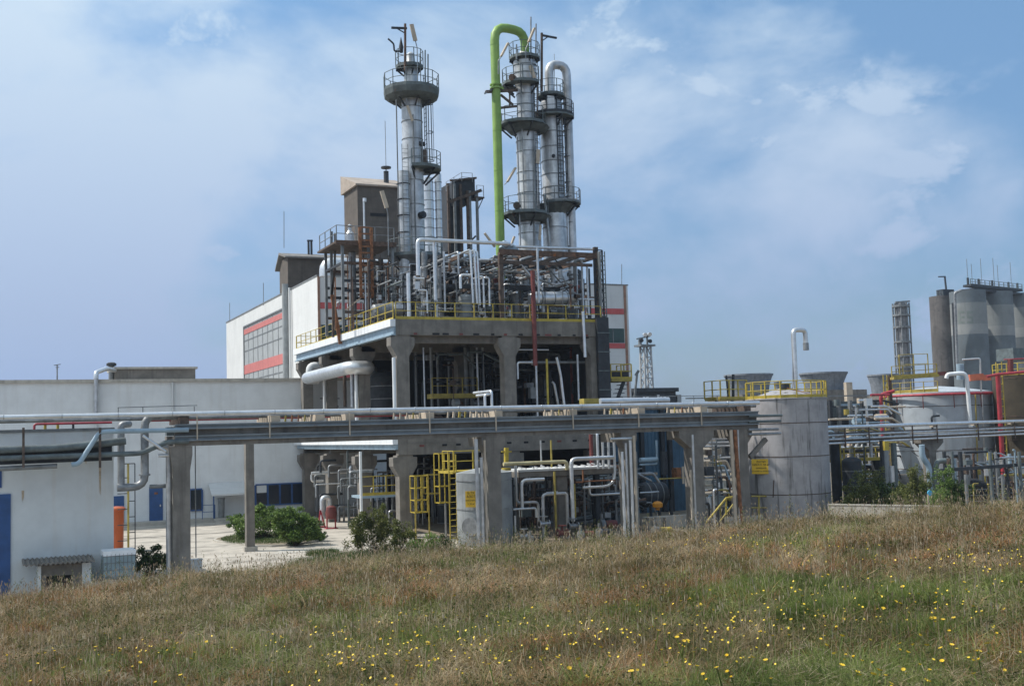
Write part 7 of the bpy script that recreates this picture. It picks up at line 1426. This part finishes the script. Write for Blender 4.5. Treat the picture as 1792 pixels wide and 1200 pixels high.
# uneven taller weeds, mostly near the crest
nw = 1500; x, y, r = scatter(nw, 9, 29, -11, 63, -.6); kk = vnoise(x, y, .8, 4) > -.2; x, y = x[kk], y[kk]; nw = len(x); hw = np.random.uniform(.25, .7, nw); lw = 26; z = bank_z(x, y)
f_ = np.tile(np.linspace(.15, 1, lw), nw); X = np.repeat(x, lw) + np.random.normal(0, .035, nw * lw) * (1.3 - f_) + np.repeat(np.random.normal(0, .12, nw), lw) * f_; Y_ = np.repeat(y, lw) + np.random.normal(0, .035, nw * lw) * (1.3 - f_); Z = np.repeat(z, lw) + f_ * np.repeat(hw, lw); n = len(X)
c_ = np.stack([X, Y_, Z], 1); t1 = np.random.normal(size=(n, 3)); t1 /= np.linalg.norm(t1, axis=1)[:, None]; t2 = np.cross(t1, np.random.normal(size=(n, 3))); t2 /= np.linalg.norm(t2, axis=1)[:, None]; sz = np.random.uniform(.010, .024, n)[:, None]
V_ = np.stack([c_ - t1 * sz, c_ + t2 * sz * .35, c_ + t1 * sz, c_ - t2 * sz * .35], 1).reshape(-1, 3)
o = np_mesh('tall_weeds', *cat_np([(V_, np.arange(4 * n), np.full(n, 4)), blades(x, y, z, hw, np.full(nw, .006), .12, .1)]), LEAFO); tag(o, 'taller leafy weeds standing out of the meadow', 'weeds', kind='stuff')
# foot of the bank and yard edge growth
n = 60000; x, y, r = scatter(n, 27, 47, -11, 63, .4); z = bank_z(x, y); k = (z > .03) | (np.random.rand(n) < .3); k &= ~((x < 4.6) & (y > 45)); x, y, z, r = x[k], y[k], np.maximum(z[k], 0), r[k]; n = len(x)
o = np_mesh('slope_grass', *blades(x, y, z, np.random.uniform(.2, .55, n), np.random.uniform(.008, .016, n), .35, .7), DRYG); tag(o, 'taller grass on the far side of the bank', 'grass', kind='stuff')
def lawn(cx, cy, rx, ry, n, z, h, rot, m, name, lab):
    a = np.random.rand(n) * 6.283; q = np.random.rand(n) ** .5; X, Y = rx * q * np.cos(a), ry * q * np.sin(a); x, y = cx + X * math.cos(rot) - Y * math.sin(rot), cy + X * math.sin(rot) + Y * math.cos(rot)
    o = np_mesh(name, *blades(x, y, np.full(n, z), np.random.uniform(h * .5, h, n), np.random.uniform(.012, .022, n), .4, .6), m); tag(o, lab, 'grass', kind='stuff')
for (px_, D_, a_, b_, n_, h_) in ((620, 56, 2.2, 1.2, 5000, .45), (700, 53, 2.4, 1.2, 6000, .5), (790, 54, 2.2, 1.0, 5000, .45), (900, 55, 3, 1.0, 5000, .4), (1010, 56, 3, 1, 5000, .4), (1130, 57, 3.2, 1, 5000, .4)):
    q = ground(px_, D_); lawn(q.x, q.y, a_, b_, n_, 0, h_, .35, LAWN if px_ < 850 else GRNG, 'foot_grass', 'fresh green grass along the foot of the platform')
lawn(isl.x, isl.y, 2.9, 4.0, 9000, .11, .16, .1, LAWN, 'island_grass', 'short green grass on the kerbed island'); lawn(bed.x, bed.y, 4.4, 3.4, 9000, .02, .5, .4, LAWN, 'bed_grass', 'rough green weeds around the loose shrubs'); q = onZ(565, 970, 0); lawn(q.x, q.y, .9, .6, 900, 0, .4, 0, LAWN, 'weed_tuft_grass', 'small weed tuft growing from the yard')
# ---- yellow wildflowers: each a thing of its own, sharing a few meshes
def flower_mesh(k):
    mb = MB(); st_h = .15 + .06 * k; 
    for j in range(3): a = rad(120 * j + 20 * k); mb.add([(-.002, 0, 0), (.002, 0, 0), (.004 * math.sin(a) + .002, .01, st_h), (.004 * math.sin(a) - .002, .01, st_h)], [(0, 1, 2, 3)])
    cz = st_h; n = 9; r0 = .0125
    for j in range(n):
        a = 2 * math.pi * j / n; b = a + math.pi / n * 1.7; zt_ = cz + .004
        mb.add([(0, .01, cz), (r0 * math.cos(a), .01 + r0 * math.sin(a), zt_ + .005), (r0 * 1.15 * math.cos((a + b) / 2), .01 + r0 * 1.15 * math.sin((a + b) / 2), zt_ + .003), (r0 * math.cos(b), .01 + r0 * math.sin(b), zt_ + .005)], [(0, 1, 2, 3)])
    me = bpy.data.meshes.new('wildflower'); me.from_pydata(mb.v, [], mb.f); me.materials.append(GRNG); me.materials.append(PETAL)
    for i, p in enumerate(me.polygons): p.material_index = 0 if i < 3 else 1
    return me
FM = [flower_mesh(k) for k in range(3)]
random.seed(12); cnt = 0
while cnt < 290:
    px = random.uniform(0, 1792); py = 1200 - 200 * random.random() ** 1.1
    if py < 1130 - 115 * min(1, px / 1100): continue
    if math.sin(px * .013) + math.sin(px * .031 + py * .02) + random.uniform(-1, 1) < -.6: continue
    d = ray(px, py); k = 6.0
    for _ in range(500):
        q = CAM + d * k
        if q.z < float(bank_z(q.x, q.y)) + .19: break
        k += .05
    o = bpy.data.objects.new('wildflower', FM[cnt % 3]); COL.objects.link(o); o.location = (q.x, q.y, float(bank_z(q.x, q.y))); s_ = random.uniform(.65, 1.35); o.scale = (s_, s_, random.uniform(.7, 1.3)); o.rotation_euler = (random.uniform(-.5, .6), random.uniform(-.5, .5), random.uniform(0, 6.28))
    tag(o, 'small yellow wildflower in the foreground meadow', 'flower', 'yellow wildflowers in the meadow'); cnt += 1

# the many smaller blossoms farther up the slope and half hidden, as one mass
n = 2400; x, y, r = scatter(n, 8, 20, -4, 54, .9); kk = (vnoise(x, y, .9, 6) + .5 * vnoise(x, y, 2.9, 2) > -.1) & ((np.degrees(np.arctan2(x, y)) > 18) | (r < 13)); x, y, r = x[kk], y[kk], r[kk]; n = len(x)
cz = bank_z(x, y) + np.random.uniform(.12, .26, n); c_ = np.stack([x, y, cz], 1); nr = np.stack([np.random.normal(-.2, .5, n), np.random.normal(-.35, .4, n), np.ones(n)], 1); nr /= np.linalg.norm(nr, axis=1)[:, None]
u_ = np.cross(nr, np.array([1.0, 0, 0])); u_ /= np.linalg.norm(u_, axis=1)[:, None]; w_ = np.cross(nr, u_); rd = np.random.uniform(.007, .012, n)[:, None]
V_ = np.stack([c_ + rd * (u_ * math.cos(t) + w_ * math.sin(t)) for t in (math.pi * i / 3 for i in range(6))], 1).reshape(-1, 3)
o = np_mesh('small_blossoms', V_, np.arange(6 * n), np.full(n, 6), PETAL); tag(o, 'tiny yellow blossoms dotted through the meadow farther up', 'flowers', kind='stuff')
# ================================================================ HAZE: even thin air round the whole scene
hz = MB().box(-900, 1100, -60, 900, -1.6, 75).build('haze', bpy.data.materials.new('haze')); hz['kind'] = 'stuff'; hz['label'] = 'thin blue summer haze over the whole plant'; hz['category'] = 'haze'
hm = hz.data.materials[0]; hm.use_nodes = True; hm.node_tree.nodes.clear(); ho = nn(hm.node_tree, 'ShaderNodeOutputMaterial'); hv = nn(hm.node_tree, 'ShaderNodeVolumePrincipled')
hv.inputs['Color'].default_value = (.72, .84, 1, 1); hv.inputs['Density'].default_value = .00022; hv.inputs['Anisotropy'].default_value = .2; hm.node_tree.links.new(hv.outputs[0], ho.inputs['Volume'])
